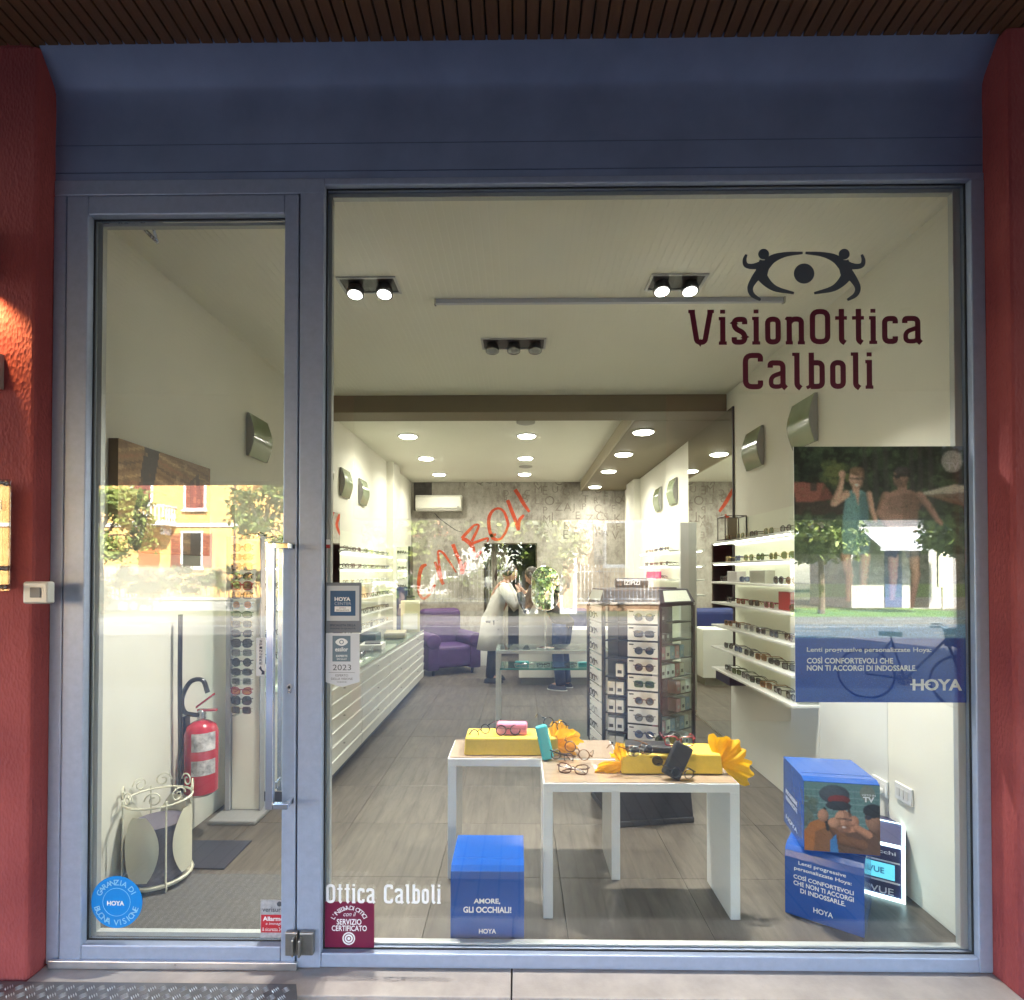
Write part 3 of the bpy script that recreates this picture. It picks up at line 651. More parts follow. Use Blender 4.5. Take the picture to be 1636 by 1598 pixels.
# square recessed spotlights in the front ceiling
def spotbox(px0, py0, px1, py1, n, lit, label):
    a = onZ(px0, py0, ZC); b = onZ(px1, py0, ZC); c = onZ((px0+px1)/2, py1, ZC)
    x0, x1, y0, y1 = a.x, b.x, a.y, c.y
    t = thing('recessed_spotlight', label, 'ceiling light', ((x0+x1)/2,(y0+y1)/2,ZC), 0, 'recessed spotlight trays in the front ceiling')
    w = .014
    MB().box((x0,y0,ZC-.008),(x1,y0+w,ZC+.004)).box((x0,y1-w,ZC-.008),(x1,y1,ZC+.004)).box((x0,y0+w,ZC-.008),(x0+w,y1-w,ZC+.004)).box((x1-w,y0+w,ZC-.008),(x1,y1-w,ZC+.004)).build('trim', mat('trim_grey',(.5,.5,.5),.4,.4), t, world=True)
    MB().box((x0+w,y0+w,ZC-.003),(x1-w,y1-w,ZC-.001)).build('tray', M_black, t, world=True)
    for k in range(n):
        cx_ = x0+(x1-x0)*(k+.5)/n; cy_ = (y0+y1)/2; r = min((x1-x0)/n*.34, .047)
        tilt = R(11)
        mb = MB().lathe([(r*.5,.05),(r*.9,.03),(r,.0),(r,-.012),(r*.82,-.012)], (0,0,0), 18)
        mb.xf(Matrix.Translation((cx_,cy_-.0,ZC-.045)) @ Matrix.Rotation(-tilt,4,'X'))
        hd = mb.build('lamp_head', mat('lamp_head_metal',(.22,.22,.22),.35,.9), t, world=True, smooth=True)
        mb = MB().lathe([(r*.80,-.013),(r*.6,-.02),(.003,-.024)], (0,0,0), 18); mb.xf(Matrix.Translation((cx_,cy_,ZC-.045)) @ Matrix.Rotation(-tilt,4,'X'))
        mb.build('lens', emitmat('spot_glow',(1,.98,.95),2.4) if lit else mat('spot_lens',(.35,.36,.36),.15,.6), t, world=True, smooth=True)
        if lit:
            MB().box((cx_-.008,cy_+.02,ZC-.06),(cx_+.008,cy_+.024,ZC-.004)).build('bracket', M_steel, t, world=True)
            arealight('spot_source', (cx_, cy_-.016, ZC-.078), r*.8, ESPOT, t, (1,.97,.92), (-tilt,0,0))
spotbox(536,442,632,468,2,True,'recessed ceiling tray with two lit spotlights, left above the window display')
spotbox(1041,437,1133,463,2,True,'recessed ceiling tray with two lit spotlights, left of the shop logo')
spotbox(768,540,873,557,3,False,'recessed ceiling tray with three unlit spotlights before the taupe beam')
a = onZ(697,484,ZC-.02); b = onZ(1250,481,ZC-.02)
t = thing('ceiling_rail', 'thin pale rail fixed across the front ceiling', 'rail', ((a.x+b.x)/2,a.y,ZC))
MB().box((a.x,a.y-.012,ZC-.03),(b.x,a.y+.012,ZC-.001)).build('profile', mat('rail_grey',(.5,.52,.58),.4,.3), t, world=True, bevel=.003)
MB().box((a.x-.01,a.y-.016,ZC-.034),(a.x-.0005,a.y+.016,ZC-.001)).build('end_cap', M_steel, t, world=True); MB().box((b.x+.0005,a.y-.016,ZC-.034),(b.x+.012,a.y+.016,ZC-.001)).build('end_cap', M_steel, t, world=True)
for py in (674, 745):
    p = onZ(840, py, ZC)
    o = MB().lathe([(.10,0),(.10,-.012),(.07,-.022),(.004,-.024)], (p.x,p.y,ZC), 24).build('smoke_detector', mat('detector_grey',(.42,.41,.36),.6), smooth=True)
    tag(o, 'flat round grey detector on the rear ceiling, %s' % ('just behind the taupe beam' if py < 700 else 'between two middle downlights'), 'detector', 'ceiling detectors')
# curved green glass wall lamps
def shade(side):
    mb = MB(); n = 10; h = .30; w = .29; vs = []; fs = []
    for i in range(n+1):
        t = i/n; z = (t-.5)*h; b_ = .020+.040*math.sin(math.pi*t)
        ww = w*(.94+.06*math.sin(math.pi*t))
        for (yy, xx) in ((-ww/2,b_),(ww/2,b_),(ww/2,.002),(-ww/2,.002)): vs.append((xx, yy, z))
    for i in range(n):
        for j in range(4): fs.append((4*i+j,4*i+(j+1)%4,4*i+4+(j+1)%4,4*i+4+j))
    fs += [(0,1,2,3),(4*n+3,4*n+2,4*n+1,4*n)]
    mb.add(vs, fs); return mb.mesh('shade', mat('sage_glass',(.27,.33,.20),.15,0,var=.10,vscale=6,coat=.6), smooth=True)
shm = shade(1); spm = MB().prism([(.003,-.15),(.022,-.15),(.045,-.08),(.060,0),(.045,.08),(.022,.15),(.003,.15)],-.001,.001,'xz').mesh('side_plate', mat('shade_side',(.30,.30,.28),.5))
for (s, y, lab) in ((1,1.83,'above the picture end, seen through the door'),(1,3.25,'cut by the window mullion'),(1,3.90,'above the left shelves'),(1,4.60,'farther above the left shelves'),(-1,1.44,'nearest the front on the right wall'),(-1,2.22,'right of the big wall mirror'),(-1,4.58,'right wall beyond the mirror, nearer one'),(-1,5.30,'right wall beyond the mirror, farther one')):
    t = thing('wall_sconce', 'curved sage green glass wall lamp ' + lab, 'wall lamp', ((XL if s > 0 else XR)+.002*s, y, 2.47), 0 if s > 0 else math.pi, 'curved green wall lamps')
    link('shade', shm, t)
    for sy in (-1,1): link('side_plate', spm, t).location = (0, sy*.1465, 0)

# ================================================================== GLASSES
FR = {k: mat('frame_'+k, c, .25, coat=.4) for k, c in {'black':(.012,.012,.014),'brown':(.07,.028,.012),'tortoise':(.14,.06,.018),'amber':(.30,.13,.03),'blue':(.03,.05,.13),'red':(.28,.012,.02),'clear':(.45,.46,.44),'green':(.04,.08,.03),'grey':(.12,.12,.13),'rose':(.4,.12,.16)}.items()}
FR['gold'] = mat('frame_gold', (.55,.40,.16), .22, 1.0); FR['silver'] = mat('frame_silver', (.6,.6,.6), .2, 1.0)
LN = {k: glassmat('lens_'+k, c, 1.55) for k, c in {'dark':(.10,.11,.11),'green':(.14,.20,.09),'brown':(.25,.13,.06),'grey':(.3,.31,.33),'blue':(.12,.18,.34),'orange':(.75,.30,.08),'clear':(.93,.95,.95),'violet':(.2,.14,.3)}.items()}
_GC = {}
def lens_outline(style, s, n=16):
    out = []
    for i in range(n):
        t = 2*math.pi*i/n; c, q = math.cos(t), math.sin(t)
        if style == 'round': x, z = .0235*c, .0225*q
        elif style == 'square':
            p = .5; x = .0265*math.copysign(abs(c)**p,c); z = .0195*math.copysign(abs(q)**p,q)
        elif style == 'aviator':
            p = .75; x = .0275*math.copysign(abs(c)**p,c); z = .024*math.copysign(abs(q)**p,q); x += .005*(-z/.024)*.4*s*(-1) if z < 0 else 0
        elif style == 'cat':
            p = .7; x = .0265*math.copysign(abs(c)**p,c); z = .0195*math.copysign(abs(q)**p,q)+(.0055*(c*s) if q > 0 else 0)
        else:
            p = .8; x = .029*math.copysign(abs(c)**p,c); z = .0185*math.copysign(abs(q)**p,q)
        out.append((x,z))
    return out
def glasses_meshes(style, fr, ln, folded=False, thick=.0026):
    k = (style, fr, ln, folded)
    if k in _GC: return _GC[k]
    fm = FR[fr]; tr = thick if fr not in ('gold','silver') else .0012
    f = MB(); lens = []; zc = .024
    for s in (-1,1):
        ol = lens_outline(style, s); cx_ = s*.034
        P = [(cx_+x, -.0015*abs(x)/.02, zc+z) for x,z in ol]
        f.tube(P, tr, 6, 0, True)
        L = MB(); L.add([(cx_,-.0008,zc)]+[(a,b+.0004,c) for a,b,c in P], [(0,1+i,1+(i+1)%16) for i in range(16)]); lens.append(L.mesh('lens', LN[ln]))
    f.tube([(-.0105,0,zc+.004),(0,-.0015,zc+.009),(.0105,0,zc+.004)], tr, 6)
    for s in (-1,1): f.tube([(s*.058,0,zc+.012),(s*.068,.003,zc+.012)], tr*1.2, 6)
    fo = f.mesh('frame', fm, True); tms = []
    for s in (-1,1):
        t = MB()
        if folded: pts = [(s*.068,.004,zc+.012),(s*.05,.012+.004*(s>0),zc+.008),(-s*.03,.016+.004*(s>0),zc+.002),(-s*.055,.018,zc-.012)]
        else: pts = [(s*.068,.003,zc+.012),(s*.0685,.05,zc+.011),(s*.067,.095,zc+.008),(s*.065,.118,zc-.002),(s*.063,.138,zc-.022)]
        t.tube(pts, [tr*1.1]*(len(pts)-1)+[tr*.8], 5, flat=.7); tms.append(t.mesh('temple', fm, True))
    _GC[k] = (fo, lens, tms); return _GC[k]
def glasses(label, loc, rz, style='square', fr='black', ln='clear', group=None, folded=False, tilt=0.0, scale=1.0, parts=True, roll=0.0, parent=None, name='eyeglasses'):
    fo, le, tm_ = glasses_meshes(style, fr, ln, folded)
    t = thing(name if ln == 'clear' else 'sunglasses', label, 'glasses', loc, rz, group)
    t.rotation_euler = (tilt, roll, rz); t.scale = (scale,)*3
    link('frame', fo, t)
    for m in le: link('lens', m, t)
    for m in tm_: link('temple', m, t)
    return t
ORD = ['first','second','third','fourth','fifth','sixth','seventh','eighth','ninth','tenth','eleventh','twelfth']
STY = ['round','square','aviator','cat','square','wrap']

# ================================================================== WALL SHELVES
SHZ = [1.755,1.585,1.425,1.255,1.065,.880,.700]
SN = ['top','second','third','middle','fifth','sixth','lowest']
M_panel = mat('shelf_back_panel', (.80,.82,.68), .45, var=.02, vscale=3)
def shelving(name, label, x, s, y0, y1, levels, led):
    """x wall plane, s=+1 shelves project to +x"""
    t = thing(name, label, 'shelving', (x,(y0+y1)/2,0), 0)
    px = x+s*.02
    MB().box((min(x,px)+(.0005 if s>0 else 0),y0,.72 if s>0 else .683),(max(x,px)-(.0005 if s<0 else 0),y1,1.95)).build('back_panel', M_panel, t, world=True)
    for z in levels:
        a, b_ = sorted((px+s*.0005, px+s*.20))
        sh = MB().box((a,y0-.02,z-.016),(b_,y1+.02,z)).build('shelf', M_white, t, world=True, bevel=.002)
        e, g = sorted((px+s*.165, px+s*.188))
        if z > 1.5 or led:
            MB().box((e,y0+.05,z-.022),(g,y1-.02,z-.0165)).build('light_strip', M_led, sh, world=True)
        e, g = sorted((px+s*.004, px+s*.016))
        MB().box((e,y0+.02,z-.021),(g,y1-.02,z-.0165)).build('light_strip', emitmat('led_soft',(1.0,1.0,.82),.30), sh, world=True)
    return t
shelving('wall_shelving', 'white lit wall shelves full of sunglasses on the right, left of the poster', XR, -1, 1.22, 2.62, SHZ, False)
shelving('wall_shelving', 'white lit wall shelves far right behind the black display tower', XR, -1, 4.1, 5.55, SHZ[:4], False)
shelving('wall_shelving', 'white lit wall shelves with eyeglasses above the left counter', XL, 1, 3.22, 5.35, [1.72,1.545,1.38,1.215,1.04,.865], False)
shelving('wall_shelving', 'white lit wall shelves seen through the door behind the pull handle', XL, 1, 1.5, 2.70, [1.72,1.545,1.38,1.215,1.04,.865], False)
# lower cabinet fronts below the right shelves
t = thing('base_cabinet', 'plain white cabinet panels low along the right wall under the shelves', 'cabinet', (XR-.04,1.4,0))
for k, (y0,y1) in enumerate(((.06,.56),(.563,1.198),(1.201,2.62))):
    MB().box((XR-.06,y0,.0),(XR-.001,y1,1.30 if k < 2 else .682)).build('panel', M_wall if k == 0 else M_white, t, world=True, bevel=.002)
# black partition strip, mirror and white divider on the right wall
t = thing('wall_mirror', 'tall mirror on the right wall between the lit shelves and the white divider', 'mirror', (XR,3.3,0))
MB().box((XR-.012,2.70,.02),(XR-.001,3.98,2.94)).build('mirror_glass', mat('mirror_silver',(.86,.90,.86),.015,1.0), t, world=True)
MB().box((XR-.014,2.675,.02),(XR-.001,2.699,2.94)).build('edge_strip', M_dark, t, world=True)
t = MB().box((XR-.10,3.985,.0),(XR-.001,4.06,2.05)).build('divider_panel', M_white, None, bevel=.003)
tag(t, 'narrow white upright divider panel right of the black display tower', 'panel')
t = thing('pilaster_mirror', 'narrow mirror on the left wall end beside the window mullion', 'mirror', (XL,3.0,0))
MB().box((XL+.001,2.74,.76),(XL+.19,3.175,2.07)).build('box_frame', M_white, t, world=True)
MB().box((XL+.1905,2.75,.77),(XL+.195,3.165,2.06)).build('mirror_glass', MATS['mirror_silver'], t, world=True)

# sunglasses on the right shelves
rng = random.Random(3)
FRR = ['gold','black','grey','black','tortoise','brown','blue','black','amber','red','clear']
plan = {0:[('gold','green','aviator')]*2+[('black','grey','square'),('gold','green','aviator'),('black','grey','round')],
        1:[('gold','green','round'),('blue','blue','square'),('gold','green','aviator'),('green','green','aviator'),('gold','green','aviator'),('gold','green','aviator')],
        2:[('black','dark','square'),('blue','blue','wrap'),('grey','dark','aviator'),('tortoise','brown','round')],
        3:[('black','dark','square'),('red','brown','square'),('tortoise','dark','square'),('rose','brown','square'),('brown','brown','round')],
        4:[('amber','brown','square'),('tortoise','dark','square'),('clear','grey','square'),('grey','dark','square'),('grey','blue','square'),('brown','brown','cat')],
        5:[('black','dark','cat'),('blue','blue','square'),('grey','dark','square'),('amber','brown','square'),('black','dark','wrap'),('black','grey','square')],
        6:[('black','dark','square'),('green','green','square'),('grey','grey','square'),('green','dark','square'),('amber','brown','square'),('black','dark','square'),('black','dark','cat')]}
for lv, items in plan.items():
    n = len(items); 
    for k, (fr, ln, st) in enumerate(items):
        y = 2.46-(2.46-1.22)*(k+.3)/n
        if lv == 2: y = [2.50,2.06,1.50,1.32][k]
        if lv == 3 and k == 4: y = 1.27
        glasses('%s framed sunglasses, %s from the mirror end of the %s right wall shelf' % (fr, ORD[k], SN[lv]), (XR-.16, y, SHZ[lv]+.002), R(-90)+rng.uniform(-.1,.25), st, fr, ln, 'sunglasses on the right wall shelves')
for lv in range(3):
    for k in range(5 if lv < 2 else 3):
        y = 5.4-.26*k; fr = rng.choice(FRR)
        glasses('%s framed glasses, %s from the back on the %s far right shelf' % (fr, ORD[k], SN[lv]), (XR-.15, y, SHZ[lv]+.002), R(-90)+rng.uniform(-.1,.2), rng.choice(STY), fr, rng.choice(['dark','clear','grey']), 'glasses on the far right shelves')
def simple_box(name, label, lo, hi, m, cat='box', rz=0, txt=None, tm=None, bevel=.002):
    c = ((lo[0]+hi[0])/2,(lo[1]+hi[1])/2,lo[2]); t = thing(name, label, cat, c, rz)
    w, d, h = (hi[0]-lo[0])/2, (hi[1]-lo[1])/2, hi[2]-lo[2]
    MB().box((-w,-d,0),(w,d,h)).build('body', m, t, bevel=bevel)
    if txt: put_text(txt, -w*.6, w*.6, h*.4, h*.58, -d-.001, tm, t)
    return t
M_boxgrey = mat('grey_card', (.42,.40,.38), .5); M_boxred = mat('red_card', (.45,.03,.03), .4); M_pink = mat('pink_card', (.62,.04,.18), .4); M_boxwhite = mat('white_card', (.75,.74,.70), .5)
simple_box('glasses_box', 'grey card box with a faint brand line on the third right shelf', (XR-.19,2.14,SHZ[2]+.001),(XR-.12,2.34,SHZ[2]+.085), M_boxgrey)
simple_box('glasses_box', 'olive grey card box on the third right shelf beside blue sunglasses', (XR-.19,1.64,SHZ[2]+.001),(XR-.12,1.90,SHZ[2]+.09), mat('olive_card',(.30,.30,.24),.5))
simple_box('glasses_box', 'red card box on the middle right shelf beside the poster', (XR-.14,1.30,SHZ[3]+.001),(XR-.06,1.55,SHZ[3]+.12), M_boxred)
simple_box('glasses_box', 'bright pink box on the far right shelf above the black tower', (XR-.19,4.75,SHZ[2]+.001),(XR-.12,5.25,SHZ[2]+.09), M_pink)
simple_box('glasses_case', 'navy and red zipped case low on the mirror shelf behind the divider', (XR-.19,2.30,.60+.001),(XR-.04,2.62,.69), mat('navy_case',(.02,.025,.07),.5), 'case')
# wire cube display stand on the top shelf
t = thing('wire_display_cube', 'black wire frame cube on the mirror end of the top right shelf', 'display stand', (XR-.11,2.45,SHZ[0]))
w, h, mb = .085, .20, MB(); z0 = SHZ[0]+.004
cs = [(XR-.11+sx*w, 2.45+sy*w) for sx,sy in ((-1,-1),(1,-1),(1,1),(-1,1))]
for z in (z0, z0+h): mb.tube([(a,b,z) for a,b in cs], .0045, 4, closed=True)
for a,b in cs: mb.tube([(a,b,z0),(a,b,z0+h)], .0045, 4)
mb.build('wire_frame', M_black, t, world=True); MB().box((XR-.19,2.37,z0+.006),(XR-.03,2.53,z0+.014)).build('tray', M_black, t, world=True)
MB().box((XR-.15,2.44,z0+.014),(XR-.07,2.446,z0+h-.01)).build('back_card', mat('taupe_card',(.3,.27,.22),.6), t, world=True)

# eyeglasses on the left shelves (small in the picture)
LZ = [1.72,1.545,1.38,1.215,1.04,.865]
for lv, z in enumerate(LZ):
    nn = 8
    for k in range(nn):
        y = 3.42+(5.22-3.42)*k/(nn-1)+rng.uniform(-.02,.02)
        fr = rng.choice(['black','black','brown','tortoise','gold','grey','blue'] if lv != 2 else ['clear','gold','rose','silver'])
        glasses('%s eyeglasses, %s from the front on the %s left counter shelf' % (fr, ORD[k], ['top','second','third','fourth','fifth','lowest'][lv]), (XL+.17, y, z+.002), R(90)+rng.uniform(-.2,.1), rng.choice(STY), fr, 'clear', 'eyeglasses on the left counter shelves', scale=1.05)
    for k in range(4):
        y = 1.62+.3*k; fr = rng.choice(['black','black','brown','tortoise'])
        glasses('%s eyeglasses, %s from the door on the %s shelf behind the door glass' % (fr, ORD[k], ['top','second','third','fourth','fifth','lowest'][lv]), (XL+.17, y, z+.002), R(70)+rng.uniform(-.2,.1), rng.choice(STY), fr, 'clear', 'eyeglasses on the shelves seen through the door', scale=1.1)

# ================================================================== LEFT COUNTER WITH DRAWERS
ctr = thing('drawer_counter', 'long white counter with slanted rows of drawers along the left wall', 'counter', (-1.6,3.5,0))
cx0, cx1, cy0, cy1, chh = XL+.002, -1.30, 1.45, 5.5, .735
MB().box((cx0,cy0+.03,0),(cx1-.06,cy1-.03,.075)).build('plinth', mat('plinth_blue',(.10,.12,.17),.5), ctr, world=True)
MB().box((cx0,cy0,.0755),(cx1-.022,cy1,chh-.03)).build('carcass', M_white, ctr, world=True, bevel=.002)
cols = [(cy0+.01,2.45),(2.46,3.47),(3.48,4.49),(4.50,cy1-.01)]
for (y0,y1) in cols:
    for r_ in range(6):
        z0 = .085+r_*.101
        d = MB(); 
        d.add([(cx1-.0215,y0,z0),(cx1-.0215,y1,z0),(cx1-.0215,y1,z0+.097),(cx1-.0215,y0,z0+.097),(cx1-.004,y0,z0),(cx1-.004,y1,z0),(cx1+.006,y1,z0+.092),(cx1+.006,y0,z0+.092)],
              [(0,1,2,3),(4,5,6,7),(0,4,5,1),(3,2,6,7),(0,3,7,4),(1,5,6,2)])
        dd = d.build('drawer', M_white, ctr, world=True, bevel=.0015)
        if r_ % 2 == 1: MB().tube([(cx1+.004,(y0+y1)/2-.01,z0+.06),(cx1+.016,(y0+y1)/2-.01,z0+.06)], .006, 8).build('knob', M_steel, dd, world=True)
MB().box((cx0,cy0-.005,chh-.0295),(cx1-.004,cy1+.005,chh-.0125)).build('display_tray', mat('tray_liner',(.55,.54,.46),.5,var=.08,vscale=12), ctr, world=True)
MB().box((cx0,cy0-.012,chh-.008),(cx1+.008,cy1+.012,chh)).build('glass_top', M_clear, ctr, world=True, bevel=.001)
for k in range(6):
    glasses('pair of eyeglasses lying in the glass topped counter, %s from the front' % ORD[k], (-1.42, 2.05+.3*k, chh+.002), R(80)+rng.uniform(-.4,.4), rng.choice(STY), rng.choice(['gold','silver','clear','black']), 'clear', 'eyeglasses laid along the counter edge', folded=True)
# things on the counter
zc_ = chh+.0015
simple_box('book', 'thick white catalogue lying on the glass counter top', (-1.58,3.30,zc_),(-1.36,3.60,zc_+.055), M_boxwhite, 'book', R(6))
simple_box('tablet', 'flat dark tablet lying on the white catalogue on the counter', (-1.55,3.36,zc_+.0562),(-1.40,3.58,zc_+.066), M_black, 'tablet', R(14))
simple_box('glasses_tray', 'black tray holding a yellow case on the counter near the mullion', (-1.70,2.78,zc_),(-1.46,3.10,zc_+.022), M_black, 'tray', R(4))
t = simple_box('glasses_case', 'yellow case lying in the black tray on the counter', (-1.62,2.83,zc_+.0225),(-1.50,2.99,zc_+.062), mat('yellow_case',(.65,.5,.05),.4), 'case', R(12), bevel=.012)
simple_box('card_box', 'dark green flat box on the back of the counter before the shelves', (-1.80,4.0,zc_),(-1.58,4.25,zc_+.09), mat('dark_green_card',(.05,.09,.085),.4))
simple_box('leaflet_tray', 'wide low beige leaflet tray on the counter', (-1.60,4.35,zc_),(-1.36,4.75,zc_+.06), mat('beige_tray',(.30,.27,.16),.5), 'tray', R(8))
t = thing('brochure_stand', 'cream slanted brochure stand at the far end of the counter', 'stand', (-1.42,5.15,zc_), R(12))
MB().prism([(-.13,0),(.13,0),(.13,.06),(.02,.40),(-.13,.40)], -.12, .12, 'yz').build('holder', mat('cream_plastic',(.62,.60,.38),.35), t, bevel=.006)
MB().box((-.09,-.16,.04),(.09,-.135,.24)).build('leaflet', M_boxwhite, t); MB().box((-.05,.02,.401),(.06,.10,.46)).build('terminal', M_dark, t, bevel=.004)
# white tower with lettering behind the counter
t = thing('display_tower', 'narrow white and blue display tower with a black edge past the left shelves', 'display stand', (-1.60,5.68,0))
a = onY(633,900,5.62).x; b = onY(652,900,5.62).x
MB().box((a,5.62,0),(b,5.80,1.86)).build('body', M_white, t, world=True, bevel=.003)
MB().box((b+.0005,5.61,0),(b+.03,5.81,1.865)).build('edge_trim', M_black, t, world=True)
MB().box((a+.01,5.614,.5),(b-.005,5.6195,Z_(938,5.62))).build('blue_panel', mat('tower_blue',(.03,.05,.16),.4), t, world=True)
MB().box((a+.02,5.612,Z_(925,5.61)),(b-.02,5.6195,Z_(894,5.61))).build('small_mirror', MATS['mirror_silver'], t, world=True)
px_text('INVU.', 634.5,880,650,884.5, 5.611, M_black, t, bold=.03); px_text('INVU.', 634.5,934,650,938, 5.611, M_black, t, bold=.03)
px_text('P', 638,965,644,972, 5.611, M_white, t, bold=.03)

# sunglasses column seen through the door
t = thing('sunglasses_column', 'tall slim white display column of sunglasses seen through the door', 'display stand', (-1.69,1.28,0))
sx0, sx1 = onY(372,1000,1.28).x, onY(416,1000,1.28).x; stz = Z_(862,1.28,395)
MB().box((sx0,1.28,.03),(sx1,1.305,stz)).build('back_board', M_wall, t, world=True, bevel=.003)
MB().box((sx0-.035,1.26,.03),(sx0-.004,1.32,stz+.02)).box((sx1+.004,1.26,.03),(sx1+.014,1.32,stz+.02)).build('side_post', mat('post_grey',(.32,.33,.34),.4), t, world=True, bevel=.004)
MB().box((sx0-.06,1.12,0),(sx1+.05,1.42,.028)).build('foot', mat('foot_grey',(.25,.25,.24),.5), t, world=True, bevel=.008)
LNS = ['dark','dark','dark','dark','brown','dark','orange','green','grey','dark','dark','grey','dark','dark','grey','orange','dark','dark']
FRS = ['brown','black','black','black','red','black','clear','green','gold','black','black','silver','black','grey','clear','red','black','gold']
for k in range(18):
    py = 876+ (1132-876)*k/17.0; z = Z_(py,1.27,395)
    st = STY[(k*5)%6]
    glasses('%s framed sunglasses, %s on the slim display column' % (FRS[k], (ORD+['thirteenth','fourteenth','fifteenth','sixteenth','seventeenth','eighteenth'])[k]+' from the top'), ((sx0+sx1)/2, 1.22, z-.024), rng.uniform(-.06,.06)-.1, st, FRS[k], LNS[k], 'sunglasses on the slim display column', scale=1.08, folded=True)
    MB().box(((sx0+sx1)/2-.012,1.12,z-.012),((sx0+sx1)/2+.012,1.2795,z-.008)).build('peg', M_clear, t, world=True)
# ================================================================== WINDOW DISPLAY TABLES
M_ttop = mat('table_top_beige', (.33,.25,.18), .12, var=.1, vscale=9, coat=.5, stretch=(1,6,1))
def utable(name, label, x0, x1, y0, y1, h):
    t = thing(name, label, 'table', ((x0+x1)/2,(y0+y1)/2,0), 0, 'low white nesting tables'); th = .042
    MB().box((x0,y0,0),(x0+th,y1,h-th-.0005)).build('side_leg', M_gloss, t, world=True, bevel=.002)
    MB().box((x1-th,y0,0),(x1,y1,h-th-.0005)).build('side_leg', M_gloss, t, world=True, bevel=.002)
    MB().box((x0,y0,h-th),(x1,y1,h-.004)).build('top', M_gloss, t, world=True, bevel=.002)
    MB().box((x0+.006,y0+.006,h-.0038),(x1-.006,y1-.006,h)).build('top_sheet', M_ttop, t, world=True, bevel=.001)
    return t
TH = .588
Yr0, Yl0 = onZ(1025,1469,0).y, onZ(800,1405,0).y
utable('display_table', 'low white table in front, its right leg nearest the blue boxes', X_(868,Yr0,1468), X_(1183,Yr0,1468), Yr0, Yl0-.003, TH)
utable('display_table', 'low white table set behind and left of the front one', X_(715,Yl0,1405), X_(991,Yl0,1405), Yl0, Yl0+.31, TH+.003)
# yellow wrapped parcels with tissue bows
M_yel = mat('yellow_paper', (.72,.50,.055), .6, var=.06, vscale=40, bump=.12, bscale=180)
M_tis = mat('orange_tissue', (.95,.56,.018), .55, var=.14, vscale=9, bump=.15, bscale=40)
_nt = M_tis.node_tree; _tr = _nt.nodes.new('ShaderNodeBsdfTranslucent'); _tr.inputs[0].default_value = (.95,.50,.012,1); _mx = _nt.nodes.new('ShaderNodeMixShader'); _mx.inputs[0].default_value = .45
_po = _nt.nodes['Principled BSDF']; _ou = _nt.nodes['Material Output']; _nt.links.new(_po.outputs[0], _mx.inputs[1]); _nt.links.new(_tr.outputs[0], _mx.inputs[2]); _nt.links.new(_mx.outputs[0], _ou.inputs[0])
def tissue(parent, base, petals, seed):
    """thin paper petals fanning out of the knot: (angle, length, half width)"""
    r = random.Random(seed)
    for k, (ang, l, hw) in enumerate(petals):
        a = R(ang); dr_ = Vector((math.cos(a), r.uniform(-.35,.0), math.sin(a))).normalized()
        wdir = Vector((-math.sin(a), r.uniform(-.6,.6), math.cos(a))); wdir = (wdir-dr_*wdir.dot(dr_)).normalized(); nrm = dr_.cross(wdir)
        vs = []; fs = []; N, W = 14, 17; ph = r.uniform(0,6); cup = r.choice((-1,1))*r.uniform(.5,.9)
        for i in range(N):
            t = i/(N-1); w = hw*(.10+.90*math.sin(math.pi*.5*min(1,t*1.25))**1.2)
            for j in range(W):
                u = j/(W-1)*2-1; sc_ = .010*math.sin(u*7+ph)*t*t+r.uniform(-.003,.003)*(i == N-1)
                fold = .007*math.sin(u*9+ph)*t+.004*math.sin(u*17+ph*2)*t
                p = Vector(base)+dr_*(l*t*(1-.20*u*u*t)+sc_)+wdir*(u*w)+nrm*(cup*hw*(u*u-.35)*t*.9+.02*math.sin(t*2.4+ph)+fold)
                vs.append(tuple(p))
        for i in range(N-1):
            for j in range(W-1): fs.append((i*W+j,i*W+j+1,(i+1)*W+j+1,(i+1)*W+j))
        MB().add(vs, fs).build('tissue_petal', M_tis, parent, world=True, smooth='all')
BOW = {(1,2):[(78,.125,.062),(46,.135,.055),(-18,.155,.058),(8,.09,.03)],(-1,2):[(104,.115,.028),(128,.07,.03),(196,.125,.034),(214,.09,.03)],(1,1):[(84,.125,.045),(58,.13,.05),(14,.13,.05),(-16,.10,.04)]}
def parcel(label, x0, x1, y0, y1, z, h, ends):
    t = thing('wrapped_parcel', label, 'parcel', ((x0+x1)/2,(y0+y1)/2,z), 0, 'yellow parcels with tissue bows')
    m = MB(); n = 5; zs = z+.0015
    m.add([(x0,y0,zs),(x1,y0,zs),(x1,y1,zs),(x0,y1,zs),(x0+.006,y0+.008,zs+h),(x1-.006,y0+.008,zs+h),(x1-.006,y1-.01,zs+h),(x0+.006,y1-.01,zs+h)], [(0,3,2,1),(4,5,6,7),(0,1,5,4),(1,2,6,5),(2,3,7,6),(3,0,4,7)])
    m.build('paper_wrap', M_yel, t, world=True, bevel=.009, seg=3)
    for k, s in enumerate(ends):
        x = x1 if s > 0 else x0
        tissue(t, (x-s*.01,y0+.04,zs+h*.45), BOW[(s, len(ends))], 11+k*7+int(x0*100))
    return t
Yp1 = onZ(800,1208,TH+.003).y; xl0 = X_(741,Yp1,1200); xl1 = X_(893,Yp1,1200)
parcel('long yellow paper parcel with a bow on the rear white table', xl0, xl1, Yp1, Yp1+.195, TH+.003, .086, (1,))
Yp2 = onZ(1075,1238,TH).y; xr0 = X_(993,Yp2,1230); xr1 = X_(1156,Yp2,1230)
parcel('yellow paper parcel with two tissue bows on the front white table', xr0, xr1, Yp2, min(Yp2+.19,Yl0+.05), TH, .088, (-1,1))
